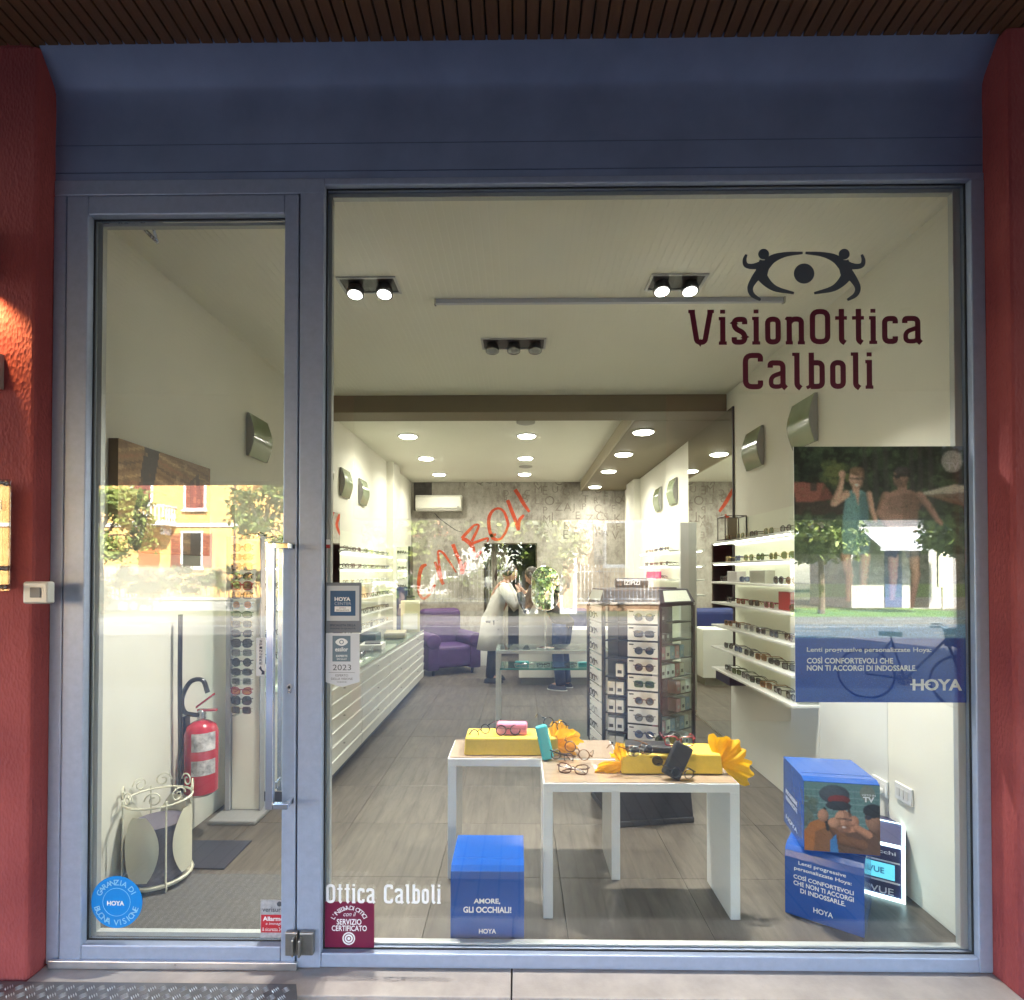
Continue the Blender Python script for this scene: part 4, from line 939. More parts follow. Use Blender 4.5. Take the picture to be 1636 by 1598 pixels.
def case(name, label, loc, dims, m, rz=0.0, rot=(0,0), strap=False, cat='case', bevel=.012):
    t = thing(name, label, cat, loc, rz); w,d,h = dims; t.rotation_euler = (rot[0],rot[1],rz)
    MB().box((-w/2,-d/2,0),(w/2,d/2,h)).build('shell', m, t, bevel=min(bevel,d*.3,h*.3,w*.3), seg=3)
    if h > w: MB().box((-w/2-.0006,-.0008,.008),(w/2+.0006,.0008,h-.008)).build('seam', M_dark, t)
    else: MB().box((-w/2+.006,-d/2-.0006,h*.55),(w/2-.006,d/2+.0006,h*.58)).build('seam', M_dark, t)
    return t
M_teal = mat('teal_leather', (.04,.42,.46), .3, coat=.2, bump=.05, bscale=200); M_pinkc = mat('pink_leather', (.72,.22,.34), .4, bump=.05, bscale=200); M_blkl = mat('black_leather', (.018,.018,.02), .38, bump=.1, bscale=150)
zt1 = TH+.003+.0875+.0015
case('glasses_case', 'pink hard case on top of the rear yellow parcel', (X_(818,Yp1+.08,1165),Yp1+.08,zt1), (.155,.065,.058), M_pinkc, R(-3))
case('glasses_case', 'turquoise case leaning against the rear yellow parcel', onY(876,1213,Yp1-.05)+Vector((0,0,.0)), (.058,.045,.165), M_teal, R(6), (R(-8),R(-12)))
case('glasses_case', 'flat black case lying on the front yellow parcel', (X_(1036,Yp2+.06,1195),Yp2+.075,TH+.0885+.0015), (.21,.10,.03), M_blkl, R(-8))
case('glasses_case', 'black leather case propped on its corner before the front yellow parcel', onY(1070,1243,Yp2-.06)+Vector((.0,0,.005)), (.085,.035,.155), M_blkl, R(-4), (R(-12),R(28)))
gz = lambda px,py,Y: onY(px,py,Y)
def tg(label, px, py, Y, **k):
    p = gz(px,py,Y); return glasses(label, (p.x,Y,p.z), k.pop('rz',0), group='eyeglasses in the window display', **k)
tg('black round eyeglasses resting on the pink case', 812,1175,Yp1+.035, style='round', fr='black', rz=R(8), tilt=R(-12), scale=1.05)
tg('black eyeglasses lying tilted left of the pink case', 770,1176,Yp1+.04, style='round', fr='black', rz=R(-20), roll=R(-28), scale=1.0, folded=False)
tg('black round eyeglasses perched on the turquoise case', 884,1165,Yp1-.0, style='round', fr='black', rz=R(10), roll=R(20), scale=1.05)
tg('brown round eyeglasses leaning on the orange tissue of the rear parcel', 918,1207,Yp1-.075, style='round', fr='tortoise', rz=R(-12), roll=R(28), scale=1.1)
tg('black round eyeglasses lying between turquoise case and the table edge', 896,1216,Yp1-.07, style='round', fr='black', rz=R(14), roll=R(18), folded=True, scale=1.0)
tg('brown eyeglasses lying folded on the bare front table top', 915,1238,Yr0+.10, style='cat', fr='brown', rz=R(-14), tilt=R(-35), folded=True, scale=1.1)
tg('thin brown round eyeglasses at the left end of the front parcel', 1018,1206,Yp2-.0, style='round', fr='tortoise', rz=R(30), scale=1.0)
tg('red angular eyeglasses on the flat black case', 1085,1193,Yp2+.03, style='square', fr='red', rz=R(-6), scale=1.05)
tg('round sunglasses with green lenses behind the flat black case', 1066,1190,Yp2+.15, style='round', fr='black', ln='green', rz=R(10), scale=1.05)
tg('silver round eyeglasses in front of the flat black case', 1025,1208,Yp2-.012, style='round', fr='silver', ln='grey', rz=R(20), folded=True)
tg('small gold eyeglasses hanging on the front parcel edge', 1063,1226,Yp2-.02, style='round', fr='gold', ln='grey', rz=R(-20), folded=True)
tg('black eyeglasses leaning on the propped black case', 1089,1244,Yp2-.085, style='round', fr='black', rz=R(16), roll=R(10), scale=.95)

# ================================================================== BLUE CARD CUBES
M_blue = mat('blue_card', (.001,.072,.36), .22, var=.05, vscale=3, coat=.4)
M_wtxt = mat('white_ink', (.85,.86,.88), .5)
def cube_photo():
    k = Ink(110,104, 0,0,472,460, (120,140,140))
    k.rect(0,0,472,330,(100,135,135)); 
    for i in range(14): k.rect(10+i*34,40,14+i*34,300,(80,110,112),.7)
    for i in range(6): k.rect(0,50+i*42,472,54+i*42,(150,175,175),.7)
    k.speckle(0,100,80,300,60,8,24,[(80,95,85),(110,120,105)],.6)
    k.poly([(0,460),(0,330),(40,270),(110,240),(150,280),(150,460)],(176,112,62)); k.poly([(60,460),(70,330),(150,290),(300,330),(330,460)],(140,95,60))
    k.poly([(170,330),(300,320),(420,290),(472,250),(472,460),(180,460)],(110,78,58)); k.line([(190,300),(250,380),(360,400)],70,(128,86,56))
    k.ell(245,250,55,75,(205,150,120)); k.ell(190,75,95,62,(70,80,92)); k.ell(220,110,70,32,(130,50,50)); k.ell(215,150,80,32,(45,52,60))
    k.line([(130,175),(140,250),(150,310)],[20,26,22],(35,35,38)); k.line([(280,170),(300,260)],16,(60,50,45))
    k.ell(120,220,34,42,(200,145,115)); k.ell(190,265,40,34,(205,150,118)); k.ell(310,250,34,40,(200,140,110)); k.line([(270,300),(330,290),(400,330)],[50,46,50],(196,136,104))
    k.poly([(245,180),(300,200),(296,290),(260,320)],(150,104,82),.5); k.ell(248,300,44,26,(120,78,60),.6); k.line([(204,232),(298,238)],8,(60,44,40)); k.ell(226,236,16,10,(150,110,92),.7); k.ell(274,240,15,10,(130,94,78),.7); k.ell(250,290,15,6,(226,206,196))
    k.ell(440,225,60,80,(165,120,95)); k.ell(430,170,62,46,(38,36,38)); k.line([(385,215),(470,205)],12,(25,25,30)); k.ell(400,215,22,14,(60,60,70))
    k.poly([(165,380),(200,340),(215,460),(165,460)],(70,130,190)); k.ell(395,55,46,50,(130,132,120),.85); k.soften(1); k.grain(.10)
    return k
def blue_cube(label, loc, rz, photo=False, lines=(), dims=(.30,.30,.30), side=None):
    t = thing('advertising_cube', label, 'card cube', loc, rz); w,d,h = dims
    # folded lid: the front upper edge is rounded
    prof = [(-d/2,0),(d/2,0),(d/2,h-.012),(d/2-.02,h),(-d/2+.06,h),(-d/2+.025,h-.006),(-d/2+.006,h-.022),(-d/2,h-.05)] if not photo else [(-d/2,0),(d/2,0),(d/2,h+.01),(-d/2+.03,h+.012),(-d/2,h)]
    MB().prism(prof, -w/2, w/2, 'yz').build('card_body', M_blue, t, bevel=.0015)
    MB().box((-w/2+.004,-d/2+.07,h+(.0003 if not photo else .0125)),(w/2-.004,-d/2+.0715,h+(.0012 if not photo else .0135))).build('lid_fold', mat('blue_fold',(.03,.13,.5),.3), t)
    if photo:
        link('photo_print', cube_photo().mesh('photo_print', -w/2+.001, w/2-.001, .004, h-.002, -d/2-.0012), t)
        put_text('TV', .083,.127,.225,.248,-d/2-.0024,M_wtxt,t,bold=.04); put_text('VISTO IN', .078,.132,.251,.259,-d/2-.0024,M_wtxt,t,bold=.02)
        # lettering on the left side
        for s,z0,z1 in (('PROGRESSIVE',.15,.17),('PERSONALIZZATE',.12,.14),('HOYA',.03,.05)):
            co = put_text(s,-.11,.06,z0,z1,0,M_wtxt,t,bold=.02); co.rotation_euler = (0,0,R(-90)); co.location = (-w/2-.0008,0,0)
    for (s,x0,x1,z0,z1,b) in lines: put_text(s,x0,x1,z0,z1,-d/2-.0009,M_wtxt,t,bold=b)
    return t
yb1 = onZ(778,1504,0).y; 
blue_cube('blue card cube reading AMORE, GLI OCCHIALI under the tables', ((X_(720,yb1,1500)+X_(837,yb1,1500))/2, yb1+.15, .001), 0, False,
    (('AMORE,',-.055,.053,.148,.172,.03),('GLI OCCHIALI!',-.098,.098,.114,.139,.03),('HOYA',-.034,.036,.030,.050,.02)))
def cube_from(pa, pb, z):   # front face bottom corners given as photograph pixels
    A = onZ(*pa, z); B = onZ(*pb, z); d = (B-A); rz = math.atan2(d.y, d.x); mid = (A+B)/2; n = Vector((-math.sin(rz), math.cos(rz), 0))
    return Vector((mid.x, mid.y, 0))+n*.15, rz
c, rz = cube_from((1254,1458),(1382,1500),0)
blue_cube('blue card cube with white Italian text, lower one of the stack', (c.x,c.y,.001), rz, False,
    (('Lenti progressive',-.095,.085,.222,.242,.012),('personalizzate Hoya:',-.112,.105,.196,.216,.012),('COSÌ CONFORTEVOLI',-.115,.112,.162,.184,.018),('CHE NON TI ACCORGI',-.115,.112,.134,.154,.018),('DI INDOSSARLE.',-.088,.082,.106,.126,.018),('HOYA',-.038,.036,.040,.062,.015)))
c, rz = cube_from((1284,1360),(1407.5,1370),.30)
blue_cube('blue card cube with a helmet photo, upper one of the stack', (c.x,c.y,.3025), rz, True)
# lit contact lens display box
A = onZ(1381,1426,0); B = onZ(1447,1444,0); d = (B-A).normalized(); rz = math.atan2(d.y,d.x)
t = thing('light_box', 'small glowing contact lens display box behind the stacked blue cubes', 'light box', (B.x,B.y,0), rz)
M_glow = emitmat('light_box_edge', (.62,.95,1.0), .42); W_, H_, D_ = .30, .255, .20
MB().prism([(-D_*0,0),(D_,0),(D_,H_+.05),(.10,H_+.06),(0,H_)], -W_, 0, 'yz').build('housing', mat('light_box_blue',(.03,.03,.10),.3), t)
fr_ = MB()
for a,b in (((-W_,-.008,0),(0,-.001,.014)),((-W_,-.008,H_-.012),(0,-.001,H_)),((-.014,-.008,.0145),(0,-.001,H_-.0125)),((-W_,-.008,.0145),(-W_+.014,-.001,H_-.0125))): fr_.box(a,b)
fr_.add([(-.012,-.002,H_+.003),(0,-.002,H_+.003),(0,.10,H_+.063),(-.012,.10,H_+.063)],[(0,1,2,3)]); fr_.add([(-W_,.095,H_+.0635),(0,.095,H_+.0635),(0,.106,H_+.0635),(-W_,.106,H_+.0635)],[(0,1,2,3)])
fr_.build('glowing_edge', M_glow, t)
MB().box((-.27,-.004,.09),(-.04,-.0012,.16)).build('product_picture', mat('product_blue',(.12,.42,.55),.3,emit=(.1,.5,.65),estr=.12), t)
MB().box((-.285,-.0035,.075),(-.02,-.0012,.082)).box((-.285,-.0035,.168),(-.02,-.0012,.174)).build('print_line', M_wtxt, t)
put_text('ACUVUE', -.24,-.045,.022,.052,-.0045,M_wtxt,t,bold=.01); put_text('i vostri occhi', -.26,-.035,.205,.222,-.0045,M_wtxt,t,bold=.02); put_text('ACUVUE', -.22,-.08,.112,.14,-.0052,mat('acuvue_ink',(.02,.12,.3),.4),t,bold=.02)
# sockets and plugs on the right wall
XW = XR-.0605
for k,(px,py,lab) in enumerate(((1446,1268,'white wall socket plate low on the right wall by the frame'),(1408,1256,'white wall socket with a plugged charger low on the right wall'))):
    p = onX(px,py,XW); t = thing('wall_socket', lab, 'socket', (XW,p.y,p.z))
    MB().box((XW-.012,p.y-.058,p.z-.04),(XW-.0005,p.y+.058,p.z+.04)).build('plate', M_gloss, t, world=True, bevel=.004)
    for q in (-.03,.0,.03): MB().box((XW-.0145,p.y+q-.010,p.z-.02),(XW-.0125,p.y+q+.010,p.z+.02)).build('module', mat('socket_module',(.55,.55,.52),.4), t, world=True)
    if k: MB().lathe([(.018,-.0),(.02,.03),(.012,.045)],(XW-.06,p.y-.03,p.z-.01),14,0,'x').build('charger_plug', M_gloss, t, world=True, smooth=True)
p = onX(1408,1256,XW); q = onX(1450,1420,XW-.02)
o = MB().tube([tuple(v) for v in catmull([(XW-.05,p.y-.03,p.z-.03),(XW-.04,p.y-.05,p.z-.14),(XW-.02,p.y-.12,p.z-.25),(XW-.04,q.y+.04,.05),(XW-.06,q.y,.012)],6)], .0035, 6).build('power_cable', M_gloss, smooth=True)
tag(o, 'thin white cable hanging from the socket to the glowing box', 'cable')

# ================================================================== HEXAGONAL DISPLAY TOWER
tc_ = Vector((.765, 1.40, 0)); HA = R(-21)
t = thing('display_tower', 'black hexagonal sunglasses tower with white cards behind the tables', 'display stand', (tc_.x,tc_.y,0), HA)
Rh = .335
def hexpts(r): return [(r*math.cos(R(60*k-120)), r*math.sin(R(60*k-120))) for k in range(6)]   # edge 0-1 faces -y
ap = Rh*math.cos(R(30))
bs = MB().box((-.25,-.25,.001),(.25,.25,.035)).build('foot', M_dark, t, bevel=.006); bs.rotation_euler = (0,0,R(30))
b2 = MB().add([(-.245,-.245,.036),(.245,-.245,.036),(.245,.245,.036),(-.245,.245,.036),(-.22,-.22,.40),(.22,-.22,.40),(.22,.22,.40),(-.22,.22,.40)],[(0,3,2,1),(4,5,6,7),(0,1,5,4),(1,2,6,5),(2,3,7,6),(3,0,4,7)]).build('pedestal', M_dark, t, bevel=.004); b2.rotation_euler = (0,0,R(30))
core = MB().prism(hexpts(Rh*.60), .401, 1.30, 'xy'); core.build('core', M_black, t)
m = MB(); zz0, zz1 = .405, 1.30
for z in (zz0, zz1): m.prism(hexpts(Rh), z, z+.018, 'xy')
m.build('end_plate', M_dark, t, bevel=.002)
# flared cap with pale insets
cp = MB(); lo = hexpts(Rh*1.03); hi = hexpts(Rh*.90)
cp.add([(x,y,1.3185) for x,y in lo]+[(x,y,1.40) for x,y in hi], [tuple(range(6))[::-1], tuple(range(6,12))]+[(k,(k+1)%6,6+(k+1)%6,6+k) for k in range(6)])
cp.build('cap', M_dark, t, bevel=.003)
M_insert = mat('cap_insert',(.42,.44,.36),.4)
for k in range(6):
    ang = R(60*k)
    def face(u, o, z, k=k):      # u along the face, o outward from the face plane
        a = R(60*k); return (u*math.cos(a)+(ap+o)*math.sin(a), u*math.sin(a)-(ap+o)*math.cos(a), z)
    # corner posts
    x,y = hexpts(Rh*.985)[k]; MB().tube([(x,y,zz0+.018),(x,y,zz1)], .012, 6).build('corner_post', M_black, t)
    if k in (1,5,4): 
        lo_,hi_ = .006, -.030
        pts = [face(-.13,lo_,1.328),face(.13,lo_,1.328),face(.115,hi_+.012,1.392),face(-.115,hi_+.012,1.392)]
        MB().add(pts,[(0,1,2,3)]).build('cap_insert', M_insert, t)
    if k in (3,2): continue
    wcard = (-.03,.158) if k == 0 else ((-.15,.15) if k == 5 else None)
    if k == 0 or k == 5:
        n = 9
        for i in range(n):
            z1 = 1.285-i*.0975; z0 = z1-.086
            u0,u1 = (-.02,.155) if k == 0 else (-.12,.13)
            card = MB(); 
            card.add([face(u0,-.004,z0),face(u1,-.004,z0),face(u1,.0,z0),face(u0,.0,z0),face(u0,-.004,z1),face(u1,-.004,z1),face(u1,.0,z1),face(u0,.0,z1)],[(0,3,2,1),(4,5,6,7),(0,1,5,4),(1,2,6,5),(2,3,7,6),(3,0,4,7)])
            co = card.build('card', M_boxwhite, t)
            bar = MB().add([face(u0+.008,.0006,z1-.018),face(u0+.035,.0006,z1-.018),face(u0+.035,.0006,z1-.010),face(u0+.008,.0006,z1-.010)],[(0,1,2,3)]); bar.build('card_print', M_black, co)
            frs = ['black','black','black','brown','green','tortoise','grey','blue','black'][i]; lns = ['dark','dark','dark','brown','green','dark','grey','blue','dark'][i]
            if k == 5: frs, lns = ['black','black','grey','black','brown','black','clear','black','clear'][i], 'clear'
            Mw = Matrix.Translation((tc_.x,tc_.y,0)) @ Matrix.Rotation(HA,4,'Z'); um = (u0+u1)/2+.012
            wp = Mw @ Vector(face(um, .022, z0+.018))
            glasses('%s glasses on the %s card from the top of the tower %s' % (frs, ORD[i], 'front' if k == 0 else 'left side'), wp, HA+ang, ['round','square','round','round','square','round','round','round','round'][i], frs, lns, 'glasses on the tower cards', folded=True, scale=.93)
    # shelves with boxes
    us = (-.155,-.03) if k == 0 else ((-.155,.155) if k in (1,) else None)
    if us:
        for i in range(8):
            z = .44+i*.108
            MB().add([face(us[0],-.10,z),face(us[1],-.10,z),face(us[1],-.006,z),face(us[0],-.006,z),face(us[0],-.10,z+.006),face(us[1],-.10,z+.006),face(us[1],-.006,z+.006),face(us[0],-.006,z+.006)],[(0,3,2,1),(4,5,6,7),(0,1,5,4),(1,2,6,5),(2,3,7,6),(3,0,4,7)]).build('shelf', M_dark, t)
            nb = {1:[6,6,3,3,5,5,2,1][i],0:[2,2,2,2,1,0,0,0][i]}[k]
            for q in range(nb):
                w = .040 if k == 1 else .045; u = us[1]-.012-(q+1)*(w+.006) if k == 0 or i in (2,3) else us[0]+.012+q*(w+.006)
                hgt = .082 if k == 0 or i < 6 else .05
                colr = rng.choice([(.72,.72,.70),(.72,.72,.70),(.62,.60,.55),(.45,.20,.22),(.25,.32,.40),(.55,.50,.42),(.12,.13,.15)]) if k == 1 else (.66,.66,.64)
                if i in (6,7): colr = (.05,.055,.06)
                mm = mat('tower_box_%d%d%d' % tuple(int(c*99) for c in colr), colr, .45)
                bx_ = MB().add([face(u,-.075,z+.0065),face(u+w,-.075,z+.0065),face(u+w,-.012,z+.0065),face(u,-.012,z+.0065),face(u,-.075,z+hgt),face(u+w,-.075,z+hgt),face(u+w,-.012,z+hgt),face(u,-.012,z+hgt)],[(0,3,2,1),(4,5,6,7),(0,1,5,4),(1,2,6,5),(2,3,7,6),(3,0,4,7)]).build('small_box', mm, t)
                MB().add([face(u+.010,-.011,z+.025),face(u+w-.010,-.011,z+.025),face(u+w-.010,-.011,z+.045),face(u+.010,-.011,z+.045)],[(0,1,2,3)]).build('box_label', M_dark if sum(colr) > 1 else M_boxgrey, bx_)
    if k == 1:
        MB().add([face(-.158,-.002,.425),face(.158,-.002,.425),face(.158,.002,.425),face(-.158,.002,.425),face(-.158,-.002,1.298),face(.158,-.002,1.298),face(.158,.002,1.298),face(-.158,.002,1.298)],[(0,3,2,1),(4,5,6,7),(0,1,5,4),(1,2,6,5),(2,3,7,6),(3,0,4,7)]).build('glass_door', M_clear, t)
p = onY(1010,940,1.30)
t2 = thing('glasses_case', 'black rounded case with white lettering on top of the display tower', 'case', (p.x,1.32,1.402), R(-4))
mb = MB(); w = .105
mb.tube([(-w,0,.034),(-w*.93,0,.034),(w*.93,0,.034),(w,0,.034)], [.018,.032,.032,.018], 14); mb.build('shell', M_blkl, t2, smooth=True)
put_text('IZIPIZI', -.048,.048,.022,.048,-.0335,M_wtxt,t2,bold=.03)
simple_box('card_stack', 'flat black cards lying beside the case on the tower top', (p.x+.12,1.25,1.402),(p.x+.27,1.37,1.410), M_black, 'cards', R(-8))

# ================================================================== GLASS TOPPED TABLE, MIRROR, DESK
gy = 3.2
x0, x1 = X_(792,gy,1040), .86; zt = Z_(1038,gy)
t = thing('glass_display_table', 'white framed table with a green glass tray in the middle of the shop', 'table', ((x0+x1)/2,gy+.2,0))
for (xx,yy) in ((x0,gy),(x1-.04,gy),(x0,gy+.41),(x1-.04,gy+.41)): MB().box((xx,yy,0),(xx+.04,yy+.04,zt-.0405)).build('leg', M_gloss, t, world=True, bevel=.002)
fr_ = MB().box((x0,gy,zt-.04),(x1,gy+.04,zt-.008)).box((x0,gy+.41,zt-.04),(x1,gy+.45,zt-.008)).box((x0,gy+.0405,zt-.04),(x0+.04,gy+.4095,zt-.008)).box((x1-.04,gy+.0405,zt-.04),(x1,gy+.4095,zt-.008)); fr_.build('top_frame', M_gloss, t, world=True, bevel=.002)
MB().box((x0+.002,gy+.002,zt-.0075),(x1-.002,gy+.448,zt)).build('glass_top', M_clear, t, world=True)
ztr = Z_(1070,gy)
MB().box((x0+.041,gy+.001,ztr),(x1-.041,gy+.449,ztr+.008)).build('glass_tray', glassmat('green_glass',(.60,.88,.82),1.5), t, world=True)
MB().box((x0+.041,gy+.0,ztr-.004),(x1-.041,gy+.0009,ztr+.012)).build('tray_edge', mat('glass_edge',(.10,.34,.28),.1,coat=.5), t, world=True)
case('glasses_case', 'turquoise case inside the glass table tray, left side', (X_(834,gy+.1,1050),gy+.12,ztr+.009), (.14,.06,.055), M_teal)
case('glasses_case', 'turquoise case inside the glass table tray, beside the tower', (X_(935,gy+.1,1050),gy+.12,ztr+.009), (.14,.06,.05), M_teal, R(5))
for k,(px,fr) in enumerate(((832,'clear'),(845,'silver'),(868,'black'),(912,'black'))):
    glasses('%s eyeglasses in the glass table tray, %s from the left' % (fr,ORD[k]), (X_(px,gy+.05,1060),gy+.05+.01*k,ztr+.009), R(-10+9*k), 'square', fr, 'clear', 'eyeglasses in the glass table tray', folded=True)
# oval mirror on a stand
my = gy+.12; mc = onY(871.5,940,my); rx = X_(893,my)-mc.x; rzz = mc.z-Z_(975,my)
t = thing('table_mirror', 'oval standing mirror on the glass table beside the white desk', 'mirror', (mc.x,my,zt))
def stadium(rx, rz, n=10):
    o = []
    for i in range(n+1): a = math.pi*i/n; o.append((mc.x+rx*math.cos(a), mc.z+rz-rx*1.0+rx*math.sin(a)))
    for i in range(n+1): a = math.pi+math.pi*i/n; o.append((mc.x+rx*math.cos(a), mc.z-rz+rx*1.0+rx*math.sin(a)))
    return o
Mt = Matrix.Translation((mc.x,my,mc.z)) @ Matrix.Rotation(R(-1),4,'X') @ Matrix.Translation((-mc.x,-my,-mc.z))
MB().prism(stadium(rx,rzz), my-.006, my-.001, 'xz').xf(Mt).build('mirror_glass', MATS['mirror_silver'], t, world=True)
MB().tube([(a,my-.002,b) for a,b in stadium(rx+.002,rzz+.002)], .005, 6, closed=True).xf(Mt).build('rim', M_chrome, t, world=True)
MB().tube([(mc.x,my+.01,zt),(mc.x,my+.01,mc.z-rzz+.03)], .008, 8).lathe([(.09,.0005),(.09,.008),(.02,.014)],(mc.x,my+.01,zt),20).build('stand', M_chrome, t, world=True)
# reception desk
dy = 5.35
t = thing('reception_desk', 'tall white reception desk in front of the rear doorway', 'desk', (.4,dy+.2,0))
a0, a1 = X_(829,dy), X_(882,dy); dz = Z_(954,dy)
MB().box((a0,dy,.10),(a1,dy+.55,dz)).build('side_panel', M_white, t, world=True, bevel=.004)
MB().box((a0-.02,dy-.03,dz+.0005),(a1+.02,dy+.58,dz+.022)).build('counter_top', M_white, t, world=True, bevel=.003)
MB().box((a1+.0005,dy+.02,.10),(1.25,dy+.5,.74)).build('low_counter', M_white, t, world=True, bevel=.003)
MB().box((a0+.03,dy+.04,.0),(1.22,dy+.48,.0995)).build('plinth', mat('desk_plinth',(.20,.20,.16),.6), t, world=True)

# armchairs
def armchair(label, c, rz, m, w=.80):
    t = thing('armchair', label, 'armchair', c, rz); h = w/2
    MB().box((-h+.14,-.36,.10),(h-.14,.22,.42)).build('seat', m, t, bevel=.05, seg=3)
    MB().box((-h+.10,.16,.12),(h-.10,.40,.94)).build('backrest', m, t, bevel=.09, seg=4)
    for s in (-1,1):
        mb = MB().prism([(s*h-s*.02+.11*math.cos(a)-s*.08, .50+.11*math.sin(a)) for a in [math.pi*2*i/16 for i in range(16)]], -.40, .36, 'xz'); 
        mb.box((s*(h-.10)-.085,-.385,.08),(s*(h-.10)+.085,.345,.50)); mb.build('armrest', m, t, bevel=.02, seg=2, smooth=True)
    for sx in (-1,1):
        for sy in (-.30,.28): MB().lathe([(.018,0),(.026,.10)],(sx*(h-.12),sy,0),10).build('foot', M_dark, t)
    return t
M_purp = mat('purple_velvet', (.065,.024,.115), .6, var=.2, vscale=6, bump=.1); M_bluev = mat('blue_velvet', (.015,.03,.13), .6, var=.2, vscale=6, bump=.1)
armchair('purple velvet armchair before the wallpapered back wall', (-1.12,6.45,0), R(28), M_purp, .86)
armchair('dark blue armchair behind the reception desk', (.62,6.55,0), R(-12), M_bluev, 1.05)
simple_box('storage_cube', 'low white storage cube beside the purple armchair', (X_(752,7.0),6.95,.001),(X_(783,7.0),7.35,.46), M_white, 'cube')
# air conditioner
p0 = onY(665,817,YB-.1); p1 = onY(738,792,YB-.1)
t = thing('air_conditioner', 'white split air conditioner high on the back wall', 'air conditioner', ((p0.x+p1.x)/2,YB-.1,p0.z))
MB().prism([(YB-.001,p0.z),(YB-.15,p0.z),(YB-.20,p0.z+.05),(YB-.205,p1.z-.04),(YB-.18,p1.z),(YB-.001,p1.z)], p0.x, p1.x, 'yz').build('casing', mat('ac_white',(.66,.65,.56),.4), t, world=True, bevel=.012, seg=3)
MB().box((p0.x+.03,YB-.176,p0.z+.004),(p1.x-.03,YB-.15,p0.z+.022)).build('louvre', mat('ac_louvre',(.35,.34,.3),.5), t, world=True)
MB().box((p1.x-.07,YB-.207,p0.z+.055),(p1.x-.04,YB-.203,p0.z+.07)).build('display', M_black, t, world=True)

# graffiti lettering CALBOLI and carved letters on the wallpaper
M_graf = mat('graffiti_red', (.46,.055,.016), .7, var=.2, vscale=14)
def zz(px, py): p = onY(640+px/6.292, 760+py/6.292, YB-.004); return (p.x, p.z)
strokes = {
 'C':[[(262,895,22),(215,920,38),(190,1000,36),(182,1100,34),(190,1190,30),(225,1235,26),(270,1215,26),(310,1160,30),(345,1095,26)]],
 'A':[[(345,865,26),(375,950,32),(405,1040,34),(430,1095,30)],[(420,1080,26),(395,940,24),(378,800,22),(385,758,20),(430,780,22),(480,850,22),(520,910,16),(560,975,10)]],
 'L':[[(525,690,36),(560,780,36),(600,880,36),(620,990,34)],[(620,980,30),(645,900,28),(690,840,24)]],
 'B':[[(735,835,40),(770,800,36),(815,760,24)],[(740,800,38),(720,710,40),(660,650,40),(615,635,30)],[(615,630,30),(680,560,30),(740,500,20),(785,500,20),(760,570,26),(715,660,26)],[(700,690,28),(780,660,26),(875,630,20),(870,670,14)]],
 'O':[[(960,590,22),(915,600,36),(890,520,34),(890,420,34),(930,350,26),(990,330,22),(1040,365,24),(1070,440,28),(1080,500,26),(1050,580,24),(1000,640,24),(940,635,34),(905,590,30)]],
 'L2':[[(1075,245,36),(1115,350,36),(1155,450,36),(1185,550,34)],[(1185,540,30),(1195,450,34),(1240,395,22)]],
 'I':[[(1150,140,38),(1190,200,36),(1235,280,36),(1295,365,24)]],
}
gr = tag(thing('wall_graffiti', 'orange red brushed CALBOLI lettering climbing across the back wall', 'lettering', (-.6,YB-.005,1.8)), None)
for kx, (nm, sts) in enumerate(strokes.items()):
    mb = MB()
    for q, st in enumerate(sts):
        sm = catmull(st, 5); mb.ribbon([zz(a[0],a[1]) for a in sm], [a[2]/6.292*10.04/910*1.02 for a in sm], YB-.004-.0004*q, .0015)
    mb.build('letter', M_graf, gr, world=True)
M_car = mat('carved_letter', (.22,.195,.165), .8, var=.25, vscale=9)
lw = MB(); rr = random.Random(11)
for row in range(7):
    for colm in range(18):
        px = 740+colm*16+rr.uniform(-4,4); py = 776+row*14+rr.uniform(-4,4)
        if rr.random() < .25 or (px < 860 and row > 2) or (px < 800 and row > 0): continue
        ch = rr.choice('ABCDEFGHJKLMNOPQRSTUVZ'); co, fs = text_mesh(ch, -.004); a_ = onY(px,py,YB-.0016); s = rr.uniform(.15,.24)
        lw.add([(a_.x+p[0]*s, YB-.0015, a_.z+p[1]*s) for p in co], fs)
me = bpy.data.meshes.new('carved_letters'); me.from_pydata(lw.v, [], lw.f); me.materials.append(M_car); o = link('carved_letters', me, bw); o['kind'] = 'stuff'
sm = catmull([zz(340,375)+(.01,),zz(390,430)+(.012,),zz(470,490)+(.012,),zz(560,550)+(.010,),zz(630,570)+(.006,)],4)
MB().ribbon([(a[0],a[1]) for a in sm],[a[2] for a in sm],YB-.002,.001).build('wall_crack', M_dark, bw)
MB().box((onY(661,770,YB).x,YB-.003,onY(661,816,YB).z),(onY(690,770,YB).x,YB-.0006,ZC-.002)).build('dark_patch', mat('dark_wallpaper',(.09,.085,.08),.8,var=.4,vscale=8), bw)

